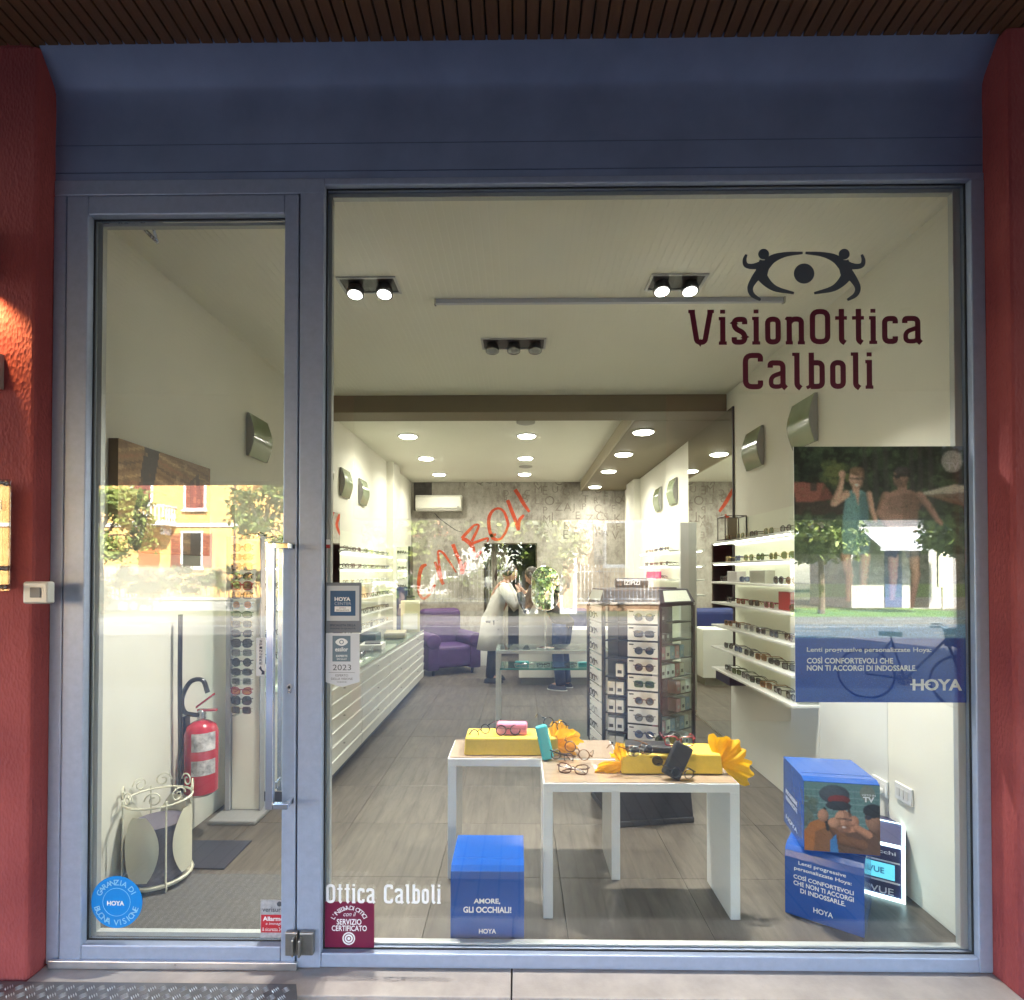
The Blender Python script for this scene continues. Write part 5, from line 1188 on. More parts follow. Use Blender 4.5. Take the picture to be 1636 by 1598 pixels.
# ================================================================== LEFT WALL BEHIND THE DOOR
def picture():
    k = Ink(90,58,0,0,150,96,(120,92,62))
    for i in range(16): k.line([(0,6*i+4),(40,6*i-6),(80,6*i+2),(150,6*i+10)],[3,2,3,2],[(98,70,44),(150,122,84),(128,88,60),(84,62,44)][i%4],.8)
    k.poly([(36,0),(58,0),(48,40),(30,96),(10,96),(24,50)],(52,46,46)); k.poly([(110,20),(126,10),(140,60),(130,96),(112,96)],(70,56,50)); k.speckle(0,0,150,96,90,1,5,[(90,66,44),(160,132,96),(70,56,44)],.4); k.grain(.08)
    return k
a = onX(183,700,XL+.03); b = onX(331,748,XL+.03); h1 = a.z
t = thing('wall_picture', 'unframed brown textured picture hung on the left wall inside the door', 'picture', (XL+.02,(a.y+b.y)/2,1.6), R(90))
w = (b.y-a.y)
MB().box((-w/2,-.028,0),(w/2,.018,h1-1.6)).build('canvas', mat('canvas_edge',(.16,.12,.08),.8), t)
link('painted_face', picture().mesh('painted_face', -w/2, w/2, 0, h1-1.6, -.0287), t)
# fire extinguisher
exx, eyy = XL+.10, .98; ez0 = Z_(1268,eyy,318); 
t = thing('fire_extinguisher', 'red fire extinguisher hung on the left wall seen through the door', 'fire extinguisher', (exx,eyy,ez0))
er = .088; M_fire = mat('extinguisher_red',(.42,.014,.03),.25,coat=.5); eh = Z_(1150,eyy,318)-ez0
MB().lathe([(er*.7,0),(er,.02),(er,eh-.07),(er*.85,eh-.03),(er*.45,eh-.005),(er*.22,eh)],(exx,eyy,ez0),24).build('cylinder', M_fire, t, world=True, smooth=True)
MB().lathe([(.02,eh),(.024,eh+.01),(.022,eh+.05),(.012,eh+.06)],(exx,eyy,ez0),14).build('valve', M_steel, t, world=True, smooth=True)
MB().box((exx-.02,eyy-.012,ez0+eh+.05),(exx+.085,eyy+.012,ez0+eh+.062)).add([(exx-.03,eyy-.01,ez0+eh+.065),(exx-.03,eyy+.01,ez0+eh+.065),(exx+.07,eyy+.01,ez0+eh+.14),(exx+.07,eyy-.01,ez0+eh+.14),(exx-.03,eyy-.01,ez0+eh+.077),(exx-.03,eyy+.01,ez0+eh+.077),(exx+.07,eyy+.01,ez0+eh+.152),(exx+.07,eyy-.01,ez0+eh+.152)],[(0,3,2,1),(4,5,6,7),(0,1,5,4),(1,2,6,5),(2,3,7,6),(3,0,4,7)]).build('lever', M_fire, t, world=True)
hs = catmull([(exx-.01,eyy-.02,ez0+eh+.03),(exx-.08,eyy-.03,ez0+eh+.05),(exx-.095,eyy-.03,ez0+eh+.13),(exx-.05,eyy-.03,ez0+eh+.22),(exx+.02,eyy-.03,ez0+eh+.23),(exx+.05,eyy-.03,ez0+eh+.16)],6)
MB().tube([tuple(p) for p in hs], .013, 8).build('hose', M_black, t, world=True, smooth=True)
lb = MB(); n = 8
for (z0,z1,mi) in ((eh*.62,eh*.86,0),(eh*.30,eh*.50,0)):
    vs = []
    for i in range(n+1):
        a_ = R(-95+i*85/n); vs += [(exx+(er+.001)*math.cos(a_), eyy+(er+.001)*math.sin(a_), ez0+z0),(exx+(er+.001)*math.cos(a_), eyy+(er+.001)*math.sin(a_), ez0+z1)]
    lb.add(vs, [(2*i,2*i+2,2*i+3,2*i+1) for i in range(n)], mi)
lb.build('paper_label', mat('extinguisher_label',(.52,.50,.50),.5,var=.6,vscale=22), t, world=True)
MB().box((XL+.0005,eyy-.03,ez0+.1),(exx-er+.004,eyy+.03,ez0+eh+.02)).build('bracket', M_dark, t, world=True)
# black upright pole with a bent foot
t = thing('floor_stand', 'thin black upright pole with a bent foot beside the extinguisher', 'stand', (XL+.05,.86,0))
MB().tube([tuple(p) for p in catmull([(XL+.045,.86,1.27),(XL+.045,.86,.9),(XL+.045,.87,.30),(XL+.05,.83,.16),(XL+.06,.80,.012)],6)], .012, 8).build('pole', M_black, t, world=True, smooth=True)
MB().box((XL+.03,.62,.001),(XL+.42,.92,.009)).build('foot_plate', mat('foot_plate_blue',(.05,.055,.08),.4,.5), t, world=True, bevel=.002)
# umbrella stand
uc = Vector((-1.75,.50,0)); 
t = thing('umbrella_stand', 'cream metal umbrella stand with scrolls and curved petals by the door', 'umbrella stand', (uc.x,uc.y,0))
M_cream = mat('cream_metal',(.62,.60,.46),.45)
ur = .145; zt_ = .46
MB().tube([(uc.x+ur*math.cos(a),uc.y+ur*math.sin(a),zt_-.05) for a in [2*math.pi*i/28 for i in range(28)]], .005, 6, closed=True).build('top_ring', M_cream, t, world=True, smooth=True)
MB().tube([(uc.x+ur*math.cos(a),uc.y+ur*math.sin(a),.045) for a in [2*math.pi*i/28 for i in range(28)]], .006, 6, closed=True).build('bottom_ring', M_cream, t, world=True, smooth=True)
MB().lathe([(.004,.032),(ur-.004,.030),(ur-.002,.038),(.004,.040)],(uc.x,uc.y,0),28).build('drip_tray', M_cream, t, world=True, smooth=True)
MB().lathe([(ur*.80,.0405),(ur*.80,.30)],(uc.x,uc.y,0),24).build('inner_bucket', mat('bucket_purple',(.11,.10,.13),.5), t, world=True, smooth=True)
for k in range(4):
    a = R(-45+90*k); d_ = Vector((math.cos(a),math.sin(a),0)); s_ = Vector((-d_.y,d_.x,0))
    MB().tube([uc+d_*ur+Vector((0,0,.0)),uc+d_*(ur+.012)+Vector((0,0,.03)),uc+d_*ur+Vector((0,0,.06)),uc+d_*ur+Vector((0,0,zt_-.03))], .0045, 6).build('upright', M_cream, t, world=True, smooth=True)
    # petal plate curved round the ring between uprights
    a0 = R(-45+90*k+45); n, N = 9, 12; vs = []; fs = []
    for i in range(N+1):
        tt = i/N; z = .07+tt*.30; hw = .62*(math.sin(math.pi*min(1,tt*.86+.08))**.6)
        for j in range(n):
            aa = a0+hw*(j/(n-1)*2-1)*.95
            vs.append((uc.x+(ur-.001)*math.cos(aa), uc.y+(ur-.001)*math.sin(aa), z))
    for i in range(N):
        for j in range(n-1): fs.append((i*n+j,i*n+j+1,(i+1)*n+j+1,(i+1)*n+j))
    MB().add(vs,fs).build('petal_plate', M_cream, t, world=True, smooth='all')
    for s in (-1,1):
        P = []
        for i in range(22):
            tt = i/21*2.6*math.pi; rr_ = .036*(1-i/30); aa = a+s*(.36-.001*i)
            cc = uc+Vector((math.cos(aa),math.sin(aa),0))*ur
            tv = Vector((-math.sin(aa),math.cos(aa),0))
            P.append(cc+tv*(s*rr_*math.cos(tt))+Vector((0,0,zt_-.012+rr_*math.sin(tt))))
        MB().tube(P, .0035, 5).build('scroll', M_cream, t, world=True, smooth=True)
# door mat
t = tag(MB().box((XL+.02,.055,.001),(X_(478,.3)-.0,.56,.013)).build('door_mat', mat('mat_grey',(.10,.095,.085),.95,var=.2,vscale=60,bump=.6,bscale=300), bevel=.004), 'grey door mat on the floor just inside the entrance door', 'mat')
# ================================================================== LETTERING AND STICKERS ON THE GLASS
YG = -.0038
M_maroon = mat('maroon_vinyl', (.10,.003,.018), .45); M_slate = mat('slate_vinyl', (.075,.085,.10), .45); M_wv = mat('white_vinyl', (.82,.83,.85), .5)
t = thing('shop_name_lettering', 'large maroon VisionOttica Calboli lettering on the window glass', 'lettering', (X_(1286),YG,Z_(560)))
glyph_word('VisionOttica', 1100,493,1473,551, YG, M_maroon, t)
glyph_word('Calboli', 1187,563,1395,622, YG, M_maroon, t, gap=.135)
t = thing('shop_logo', 'slate grey eye logo of two dancing figures above the maroon lettering', 'logo', (X_(1286),YG,Z_(440)))
def lz(px, py): p = onY(1090+px/3.99, 380+py/3.99, YG); return (p.x, p.z)
LS = 1/3.99*2.27/910
for s in (1,-1):
    mb = MB(); mx = lambda x: x if s > 0 else 1554-x
    arms = [[(520,190,62),(575,135,52),(660,106,30),(768,96,15)],[(530,150,74),(508,215,78),(520,262,62),(590,322,38),(712,353,14)],[(525,165,52),(455,182,36),(408,174,30),(398,140,24),(409,106,14)],[(502,215,66),(458,268,46),(434,318,36),(448,362,30),(500,396,16)]]
    for q, st in enumerate(arms):
        sm = catmull(st, 7); mb.ribbon([lz(mx(a[0]),a[1]) for a in sm], [a[2]*LS for a in sm], YG+.0003*q, .001)
    c = lz(mx(520),103); mb.disc(c, 34*LS, YG+.0012, .001, 24); mb.build('figure', M_slate, t, world=True)
c = lz(777,228); MB().disc(c, 64*LS, YG, .001, 32).build('pupil', M_slate, t, world=True)
t = thing('window_lettering', 'white Ottica Calboli lettering low on the window glass', 'lettering', (X_(612),YG,Z_(1428)))
glyph_word('Ottica Calboli', 521,1414,704,1443, YG-.0008, M_wv, t, gap=.13)
def plate(px0, py0, px1, py1, Y, m, parent, name='sheet', th=.0008, bevel=0):
    a = onY(px0,py1,Y); b = onY(px1,py0,Y)
    return MB().box((a.x,Y,a.z),(b.x,Y+th,b.z)).build(name, m, parent, world=True, bevel=bevel)
# certificate
t = thing('certificate_sticker', 'square maroon service certificate sticker in the lower window corner', 'sticker', (X_(558),YG,Z_(1480)))
plate(519,1441,598,1518, YG+.002, mat('maroon_sticker',(.16,.008,.045),.4), t)
cc = onY(558,1478,YG+.0015); sc = 2.27/910
arc_text("L'INSEGNA DI OTTICI", cc.x, cc.z-.005, 29*sc, -62, 62, 9.5*sc, YG+.0012, M_wv, t)
px_text('con il', 548,1457,567,1464, YG+.0012, M_wv, t, bold=0, shear=.3)
px_text('SERVIZIO', 538,1468.5,577.5,1477.5, YG+.0012, M_wv, t, bold=.02); px_text('CERTIFICATO', 530,1479,586,1487.5, YG+.0012, M_wv, t, bold=.02)
c = onY(557,1500,YG); MB().disc((c.x,c.z), 10*sc, YG+.001, .001, r0=8*sc).disc((c.x,c.z), 6.5*sc, YG+.001, .001, r0=4*sc).disc((c.x,c.z), 2.4*sc, YG+.001, .001, 16).build('ring_emblem', M_wv, t, world=True)
# HOYA center sticker
t = thing('brand_sticker', 'grey framed sticker with a blue HOYA CENTER square on the window', 'sticker', (X_(547),YG,Z_(970)))
plate(519,931,577.5,1011, YG+.003, mat('sticker_grey',(.16,.18,.22),.4), t); plate(522,936,574,992, YG+.0022, mat('sticker_pale',(.52,.55,.60),.4), t, 'pale_field')
plate(527.5,944,568,984, YG+.0014, mat('sticker_blue',(.02,.085,.20),.35), t, 'blue_field', bevel=.0003)
px_text('HOYA',534.5,954,560,960.5,YG+.0008,M_wv,t,bold=.04); px_text('CENTER',534.5,962,561,967,YG+.0008,mat('pale_ink',(.45,.5,.58),.5),t,bold=.0); plate(534.5,969,560.5,977.5,YG+.0008,M_wv,t,'white_field',.0004)
px_text('OTTICA',542,970.5,553,972.5,YG+.0004,M_slate,t); px_text('SPECIALIZZATA',537,974,558,976.2,YG+.0004,M_slate,t)
for s,y0 in (('SPECIALISTA DELLA',997.5),('VISIONE DI QUALITÀ',1002.5)): px_text(s,527,y0,568,y0+3.4,YG+.0018,mat('navy_ink',(.02,.03,.08),.5),t,bold=.01)
# essilor sticker
t = thing('brand_sticker', 'white pennant shaped essilor 2023 sticker on the window', 'sticker', (X_(546),YG,Z_(1055)))
pp = [onY(x,y,YG) for x,y in ((518,1012),(574,1012),(574,1090),(546,1098),(518.5,1090))]
MB().prism([(p.x,p.z) for p in pp][::-1], YG+.003, YG+.0038, 'xz').build('sheet', mat('sticker_white',(.62,.64,.70),.4), t, world=True)
plate(531,1016,560,1057, YG+.0022, mat('sticker_slate',(.14,.20,.26),.4), t, 'slate_field')
c = onY(545.5,1026,YG); MB().prism([(c.x+math.cos(a)*10*sc, c.z+math.copysign(abs(math.sin(a))**1.4,math.sin(a))*6*sc) for a in [2*math.pi*i/28 for i in range(28)]], YG+.0014, YG+.002, 'xz').build('eye_emblem', M_wv, t, world=True)
MB().disc((c.x,c.z), 3.6*sc, YG+.0008, .0005, r0=2.4*sc).build('eye_ring', MATS['sticker_slate'], t, world=True)
px_text('essilor',535.5,1034,556,1041,YG+.0014,M_wv,t,bold=.02); px_text('EXPERTS',537,1046.5,555,1050,YG+.0014,M_wv,t,bold=.02); px_text('SPECIALIST',538,1052,554,1054.5,YG+.0014,M_wv,t,bold=.01)
M_inkg = mat('grey_ink',(.10,.11,.13),.5)
px_text('2023',531.5,1062,561,1071,YG+.002,M_inkg,t,bold=.0); px_text('ESPERTO',536,1077.5,556,1081,YG+.002,M_inkg,t,bold=0); px_text('DELLA VISIONE',529,1083,563.5,1086.5,YG+.002,M_inkg,t,bold=0)
px_text('****',538,1088.5,554,1091,YG+.002,M_inkg,t,bold=0); plate(525,1074.5,567,1074.9,YG+.002,M_inkg,t,'rule',.0003)
t = thing('small_sticker', 'tiny red and white sticker on the window edge above the grey one', 'sticker', (X_(523),YG,Z_(873)))
plate(519.5,862,527,870,YG+.001,M_wv,t,'white_half'); plate(519.5,870.2,527,876,YG+.001,M_boxred,t,'red_half')
# door stickers
t = thing('round_sticker', 'round bright blue HOYA guarantee sticker low on the door glass', 'sticker', (X_(185),YG,Z_(1442)))
c = onY(185.5,1442,YG); MB().disc((c.x,c.z), 41*sc, YG+.003, .0008, 48).build('disc', mat('azure_vinyl',(.0,.24,.72),.3,coat=.3), t, world=True)
M_lb = mat('pale_blue_ink',(.30,.62,.88),.5)
arc_text('GARANZIA DI', c.x, c.z, 31*sc, -62, 62, 12.5*sc, YG+.0018, M_lb, t); arc_text('BUONA VISIONE', c.x, c.z, 32*sc, 252, 108, 13*sc, YG+.0018, M_lb, t, inner=True)
MB().disc((c.x,c.z), 22.3*sc, YG+.0018, .0006, r0=21.7*sc).build('ring', M_lb, t, world=True)
px_text('HOYA',171,1439.5,198.5,1447,YG+.0016,M_wv,t,bold=.04)
t = thing('alarm_sticker', 'silver and red alarm company sticker in the lower right door corner', 'sticker', (X_(435),YG,Z_(1465)))
plate(416,1438,455.5,1498,YG+.003,mat('silver_foil',(.55,.55,.57),.3,.5,var=.2,vscale=60),t); plate(417,1462,455,1490,YG+.002,mat('alarm_red',(.50,.02,.035),.4),t,'red_field')
px_text('verisure',419,1450,453.5,1457,YG+.002,M_inkg,t,bold=.01); px_text('Allarme',420,1464.5,453,1471.5,YG+.0014,M_wv,t,bold=.03); px_text('e immagini',424,1474,453,1479,YG+.0014,M_wv,t,bold=.0,shear=.2); px_text('& sicurezza 24h',419,1482,453,1487.5,YG+.0014,M_wv,t,bold=.0)
c = onY(446,1445,YG); MB().disc((c.x,c.z),4*sc,YG+.002,.0006,14).build('bird_emblem', M_slate, t, world=True)
t = thing('push_sticker', 'narrow white SPINGERE sticker on the door glass beside the handle', 'sticker', (X_(416),YG,Z_(1048)))
plate(409,1019,424,1080,YG+.003,mat('sticker_white',(.62,.64,.70),.4),t)
for k,ch in enumerate('SPINGERE'): px_text(ch,414.5,1023+k*5.0,419,1026.8+k*5.0,YG+.002,mat('navy_ink',(.02,.03,.08),.5),t,bold=.02)
a = [onY(x,y,YG) for x,y in ((413,1068),(416.5,1064),(418,1070),(422.5,1073),(422,1078),(417,1078),(418,1074))]
MB().prism([(p.x,p.z) for p in a][::-1], YG+.002, YG+.0026,'xz').build('hand_symbol', mat('navy_ink',(.02,.03,.08),.5), t, world=True)

# ================================================================== LARGE POSTER BEHIND THE GLASS
def poster_ink(x1):
    k = Ink(200,286, 68,52,x1,1535,(40,60,42))
    k.speckle(60,40,1110,480,900,10,46,[(22,34,26),(34,52,36),(48,70,44),(28,44,34),(60,86,50),(18,26,24)],.7)
    for x in (480,540,600,750,800,860): k.line([(x,50),(x+8,460)],[26,34],(58,58,56),.5)
    k.speckle(230,140,380,260,60,8,22,[(92,104,40),(70,88,40)],.7)
    k.rect(930,52,1108,100,(92,120,150),.7); k.speckle(930,70,1108,140,40,10,30,[(48,70,60),(40,60,50)],.7)
    k.poly([(68,300),(68,260),(240,265),(310,360),(80,380)],(140,66,50)); k.poly([(240,268),(310,360),(210,370)],(110,52,42)); k.rect(160,265,200,310,(72,56,50)); k.rect(80,375,360,450,(56,46,40))
    k.poly([(800,325),(1000,275),(1108,290),(1108,320),(820,332)],(176,168,150)); k.poly([(820,332),(1108,320),(1108,395),(990,385)],(120,100,80)); k.line([(1060,400),(1076,700)],26,(96,52,34))
    for x in (880,940,1000): k.line([(x,345),(1060,400)],8,(110,70,46))
    k.rect(68,450,1108,680,(52,74,52)); k.speckle(68,450,1108,690,420,10,36,[(34,52,34),(66,92,56),(84,110,66),(44,62,44)],.6)
    k.rect(68,680,1108,860,(84,96,84)); k.speckle(68,690,1108,860,160,10,34,[(70,86,70),(104,116,100),(60,76,60)],.5)
    k.rect(68,850,1108,930,(96,124,66)); k.rect(68,930,1108,1010,(128,124,112)); k.rect(68,1000,1108,1165,(96,126,140)); k.rect(68,1085,1108,1165,(40,120,170))
    for i in range(40):
        y = 1010+i*3.8; x = k.rng.uniform(68,900); k.line([(x,y),(x+k.rng.uniform(60,240),y+k.rng.uniform(-4,4))],3,[(150,180,190),(70,110,130),(60,140,190)][i%3],.6)
    sk, sk2 = (188,138,110),(150,104,84)
    # woman in the green swimsuit
    k.line([(365,690),(385,800),(380,940)],[58,44,30],sk); k.line([(480,690),(470,800),(462,945)],[56,44,30],sk); k.line([(385,700),(372,940)],12,sk2,.5)
    k.line([(375,330),(352,430),(350,520)],[20,26,24],sk2,.0); k.poly([(350,470),(370,320),(420,300),(470,310),(510,340),(500,460),(520,560),(500,680),(350,680),(345,560)],(70,134,140),1.0,.45); k.poly([(420,310),(450,310),(440,400)],sk); k.poly([(450,330),(505,345),(498,460),(516,560),(498,680),(440,680),(450,500)],(44,98,108),.6)
    k.line([(370,330),(300,380),(335,300),(350,230)],[46,42,34,26],sk); k.ell(350,215,20,24,sk); k.line([(505,330),(520,420),(540,480)],[34,30,24],sk)
    k.rect(410,280,450,320,sk); k.ell(430,240,40,56,sk); k.ell(436,196,44,26,(112,84,56)); k.ell(468,215,12,34,(96,70,48)); k.poly([(432,190),(470,200),(468,290),(440,296)],sk2,.45); k.line([(394,236),(470,238)],9,(50,42,40)); k.ell(412,242,14,9,(120,92,80),.7); k.ell(452,242,14,9,(110,84,72),.7); k.ell(433,276,13,7,(214,190,180))
    # man in trunks
    k.line([(640,690),(640,800),(632,930)],[62,50,32],sk); k.line([(760,690),(772,800),(742,980)],[62,50,32],sk2)
    k.poly([(560,430),(600,330),(680,300),(760,310),(830,350),(790,430),(780,560),(600,560),(590,470)],sk2,1.0,.5); k.poly([(610,350),(700,330),(760,340),(750,440),(620,450)],(112,80,68),.5); k.poly([(592,550),(784,550),(800,690),(720,700),(690,620),(660,700),(590,690)],(52,62,86),1.0,.4)
    k.poly([(700,320),(830,350),(790,430),(780,550),(700,550)],(104,72,58),.55); k.line([(600,340),(565,440),(620,520)],[50,44,34],sk2); k.line([(800,340),(850,400),(900,480),(920,500)],[52,42,32,26],sk2)
    k.rect(670,270,725,320,sk2); k.ell(690,235,44,58,sk2); k.ell(700,198,46,28,(66,60,60)); k.ell(672,262,28,24,(92,72,62),.7); k.line([(650,225),(740,222)],12,(26,26,30)); k.ell(668,228,20,12,(40,40,46))
    k.rect(68,1162,1108,1540,(0,62,160)); k.rect(68,1162,1108,1166,(30,90,175))
    k.ell(988,140,60,64,(150,152,146),.85); k.poly([(940,90),(1046,90),(1046,150),(950,200)],(160,162,156),.4); g_ = k.a.mean(2,keepdims=True); up_ = k.Y[...,None]<1160; k.a[:] = np.where(up_, (k.a*.62+g_*.38*np.array([1.0,1.02,1.0]))*2.3+.006, k.a); k.speckle(68,52,1108,440,500,3,9,[(120,140,110),(20,28,22),(70,90,66)],.35); k.soften(2); k.grain(.12)
    return k
YP = .0135
t = thing('window_poster', 'large poster of two bathers with a blue text band hung behind the glass', 'poster', (X_(1412,YP),YP,Z_(1122,YP,1412)))
a = onY(1271,1122,YP); b = onY(1554,713,YP); bx_full = b.x; b.x = min(b.x, xw1-.005)
MB().box((a.x,YP+.001,a.z),(b.x,YP+.004,b.z)).build('board', M_boxwhite, t, world=True)
link('print', poster_ink(68+1040*(b.x-a.x)/(bx_full-a.x)).mesh('print', a.x, b.x, a.z, b.z, YP), t, True)
def pz(x0,y0,x1,y1): return (1250+x0/3.63,700+y0/3.63,1250+x1/3.63,700+y1/3.63)
YT = YP-.0008
px_text('Lenti progressive personalizzate Hoya:', *pz(142,1215,864,1248), YT, M_wtxt, t, bold=.018)
px_text('COSÌ CONFORTEVOLI CHE', *pz(142,1268,642,1308), YT, M_wtxt, t, bold=.025); px_text('NON TI ACCORGI DI INDOSSARLE.', *pz(142,1318,778,1350), YT, M_wtxt, t, bold=.025)
px_text('HOYA', *pz(755,1398,1042,1465), YT, M_wtxt, t, bold=.035); plate(*pz(742,1425,860,1433), YT-.0006, M_wtxt, t, 'logo_bar', .0004)
px_text('VISTO IN', *pz(948,124,1026,135), YT, M_wtxt, t, bold=.02); px_text('TV', *pz(950,140,1024,184), YT, M_wtxt, t, bold=.04)

# ================================================================== PEOPLE
def skin_body(name, joints, edges, m, parent, root=0, sub=2):
    names = list(joints); idx = {k:i for i,k in enumerate(names)}
    me = bpy.data.meshes.new(name); me.from_pydata([joints[k][:3] for k in names], [(idx[a],idx[b]) for a,b in edges], [])
    ob = bpy.data.objects.new(name+'_tmp', me); COL.objects.link(ob)
    sk = ob.modifiers.new('s','SKIN'); sk.use_smooth_shade = True
    for i,k in enumerate(names):
        r = joints[k][3]; r = r if isinstance(r,(tuple,list)) else (r,r)
        me.skin_vertices[0].data[i].radius = r
    me.skin_vertices[0].data[root].use_root = True
    su = ob.modifiers.new('u','SUBSURF'); su.levels = sub; su.render_levels = sub
    dg = bpy.context.evaluated_depsgraph_get(); out = bpy.data.meshes.new_from_object(ob.evaluated_get(dg)); out.name = name
    bpy.data.objects.remove(ob); out.materials.clear(); out.materials.append(m); out.polygons.foreach_set('use_smooth',[True]*len(out.polygons))
    return link(name, out, parent)
def loft(rings, m, parent, name, n=18, cap=True):
    """rings: (cx,cy,cz,rx,ry)"""
    mb = MB(); vs = []; fs = []
    for (x,y,z,rx,ry) in rings:
        for j in range(n):
            a = 2*math.pi*j/n; f = 1+.035*math.sin(a*5+z*9); vs.append((x+rx*f*math.cos(a), y+ry*f*math.sin(a), z))
    for i in range(len(rings)-1):
        for j in range(n): fs.append((i*n+j,i*n+(j+1)%n,(i+1)*n+(j+1)%n,(i+1)*n+j))
    if cap: fs += [tuple(reversed(range(n))), tuple(range((len(rings)-1)*n,len(rings)*n))]
    return mb.add(vs,fs).build(name, m, parent, smooth='all')
M_skin = mat('skin', (.46,.26,.18), .5, var=.06, vscale=20); M_hair = mat('dark_hair', (.025,.013,.009), .45, var=.4, vscale=50, stretch=(1,1,.1)); M_coat = mat('white_coat_cloth', (.62,.61,.57), .8, var=.05, vscale=12, bump=.3, bscale=16); M_jean = mat('denim', (.03,.05,.12), .85, var=.2, vscale=40)
M_shoe = mat('dark_shoe', (.02,.022,.03), .5)
def hand(joints, edges, pre, wrist, d, side, size=1.0):
    d = Vector(d).normalized(); s = Vector(side).normalized(); u = d.cross(s); w = Vector(wrist)
    pm = w+d*.055*size; joints[pre+'palm'] = (*pm,.024*size); edges.append((pre+'wrist',pre+'palm'))
    for k,(o,l) in enumerate(((-.026,.062),(-.009,.072),(.009,.068),(.026,.052))):
        b0 = pm+d*.03*size+s*o*size; b1 = b0+d*l*.5*size-u*.006*size; b2 = b0+d*l*size-u*.020*size
        joints[pre+'f%da'%k] = (*b0,.0105*size); joints[pre+'f%db'%k] = (*b1,.0085*size); joints[pre+'f%dc'%k] = (*b2,.007*size)
        edges += [(pre+'palm',pre+'f%da'%k),(pre+'f%da'%k,pre+'f%db'%k),(pre+'f%db'%k,pre+'f%dc'%k)]
    t0 = w+d*.03*size-s*.032*size; t1 = t0+d*.035*size-s*.02*size
    joints[pre+'t0'] = (*t0,.012*size); joints[pre+'t1'] = (*t1,.009*size); edges += [(pre+'palm',pre+'t0'),(pre+'t0',pre+'t1')]
def person(label, loc, rz, tall, lean, arms, top_m, hair, coat=None, trousers=M_jean, headpitch=.3, shoe=M_shoe, headyaw=0.0):
    """local frame: faces +x; lean = forward offset of the shoulders"""
    t = thing('person', label, 'person', loc, rz); H = tall; L = lean
    hip = (0,0,.52*H); ch = (L*.6,0,.70*H); nk = (L,0,.845*H-.12*L); hd = Vector((L+.05,0,.925*H-.22*L))
    J = {'pelvis':(*hip,(.115,.14)),'waist':(L*.25,0,.60*H,(.10,.125)),'chest':(*ch,(.115,.155)),'neckb':(L*.92,0,.805*H-.10*L,(.075,.10)),'neck':(*nk,.052),'head0':(hd.x-.03,0,hd.z-.05,.06)}
    E = [('pelvis','waist'),('waist','chest'),('chest','neckb'),('neckb','neck'),('neck','head0')]
    for s,p in ((1,'l'),(-1,'r')):
        J[p+'hip'] = (.0,s*.085,.50*H,.085); J[p+'knee'] = (.03,s*.095,.28*H,.058); J[p+'ank'] = (-.01,s*.10,.05*H,.038); J[p+'toe'] = (.13,s*.115,.022*H,.032); J[p+'heel'] = (-.05,s*.10,.022*H,.03)
        E += [('pelvis',p+'hip'),(p+'hip',p+'knee'),(p+'knee',p+'ank'),(p+'ank',p+'toe'),(p+'ank',p+'heel')]
        el, wr = arms[p]; J[p+'sh'] = (L*.86,s*.165,.795*H-.09*L,.062); J[p+'el'] = (*el,.042); J[p+'wrist'] = (*wr,.028)
        E += [('neckb',p+'sh'),(p+'sh',p+'el'),(p+'el',p+'wrist')]
        hand(J,E,p,wr,Vector(wr)-Vector(el),(0,s,0),.95)
    skin_body('body', J, E, M_skin, t)
    # head
    mb = MB(); n, N = 20, 16; vs = []; fs = []
    for i in range(N+1):
        f = i/N; ph = math.pi*f; z = math.cos(ph); rad = math.sin(ph)
        for j in range(n):
            a = 2*math.pi*j/n; cx_, sy_ = math.cos(a), math.sin(a)
            x = rad*cx_*(.096 if cx_ > 0 else .10); y = rad*sy_*.074*(1-.22*max(0,-z)); zz_ = z*.118
            if cx_ > 0:      # face: brow, nose, lips, chin
                g = max(0,cx_)**6
                x += g*(.022*math.exp(-((z+.12)/.13)**2)*math.exp(-(sy_/.22)**2) + .006*math.exp(-((z-.22)/.1)**2) + .008*math.exp(-((z+.48)/.10)**2) + .014*math.exp(-((z+.82)/.16)**2)) - .012*math.exp(-((z-.06)/.09)**2)*math.exp(-((abs(sy_)-.42)/.16)**2)
            vs.append((x,y,zz_))
    for i in range(N):
        for j in range(n): fs.append((i*n+j,(i+1)*n+j,(i+1)*n+(j+1)%n,i*n+(j+1)%n))
    Mh = Matrix.Translation(hd) @ Matrix.Rotation(headyaw,4,'Z') @ Matrix.Rotation(headpitch,4,'Y')
    ho = MB().add(vs,fs).xf(Mh).build('head', M_skin, t, smooth='all')
    ey = MB()
    for s in (-1,1): ey.lathe([(.001,-.009),(.008,-.005),(.0095,0),(.008,.005),(.001,.009)],(.083,s*.030,.004),10)
    ey.xf(Mh).build('eyes', M_dark, ho)
    br = MB(); 
    for s in (-1,1): br.tube([(.093,s*.014,.022),(.09,s*.032,.027),(.078,s*.05,.022)],.004,5)
    br.tube([(.094,-.02,-.058),(.101,0,-.055),(.094,.02,-.058)],.0045,5); br.xf(Mh).build('brows_and_lips', mat('lip_brow',(.16,.05,.04),.6), ho)
    er_ = MB()
    for s in (-1,1): er_.tube([(-.005,s*.072,.025),(-.016,s*.082,.03),(-.022,s*.084,.0),(-.008,s*.078,-.028)],.008,6)
    er_.xf(Mh).build('ears', M_skin, ho, smooth='all')
    hr = MB(); vs = []; fs = []; N = 12
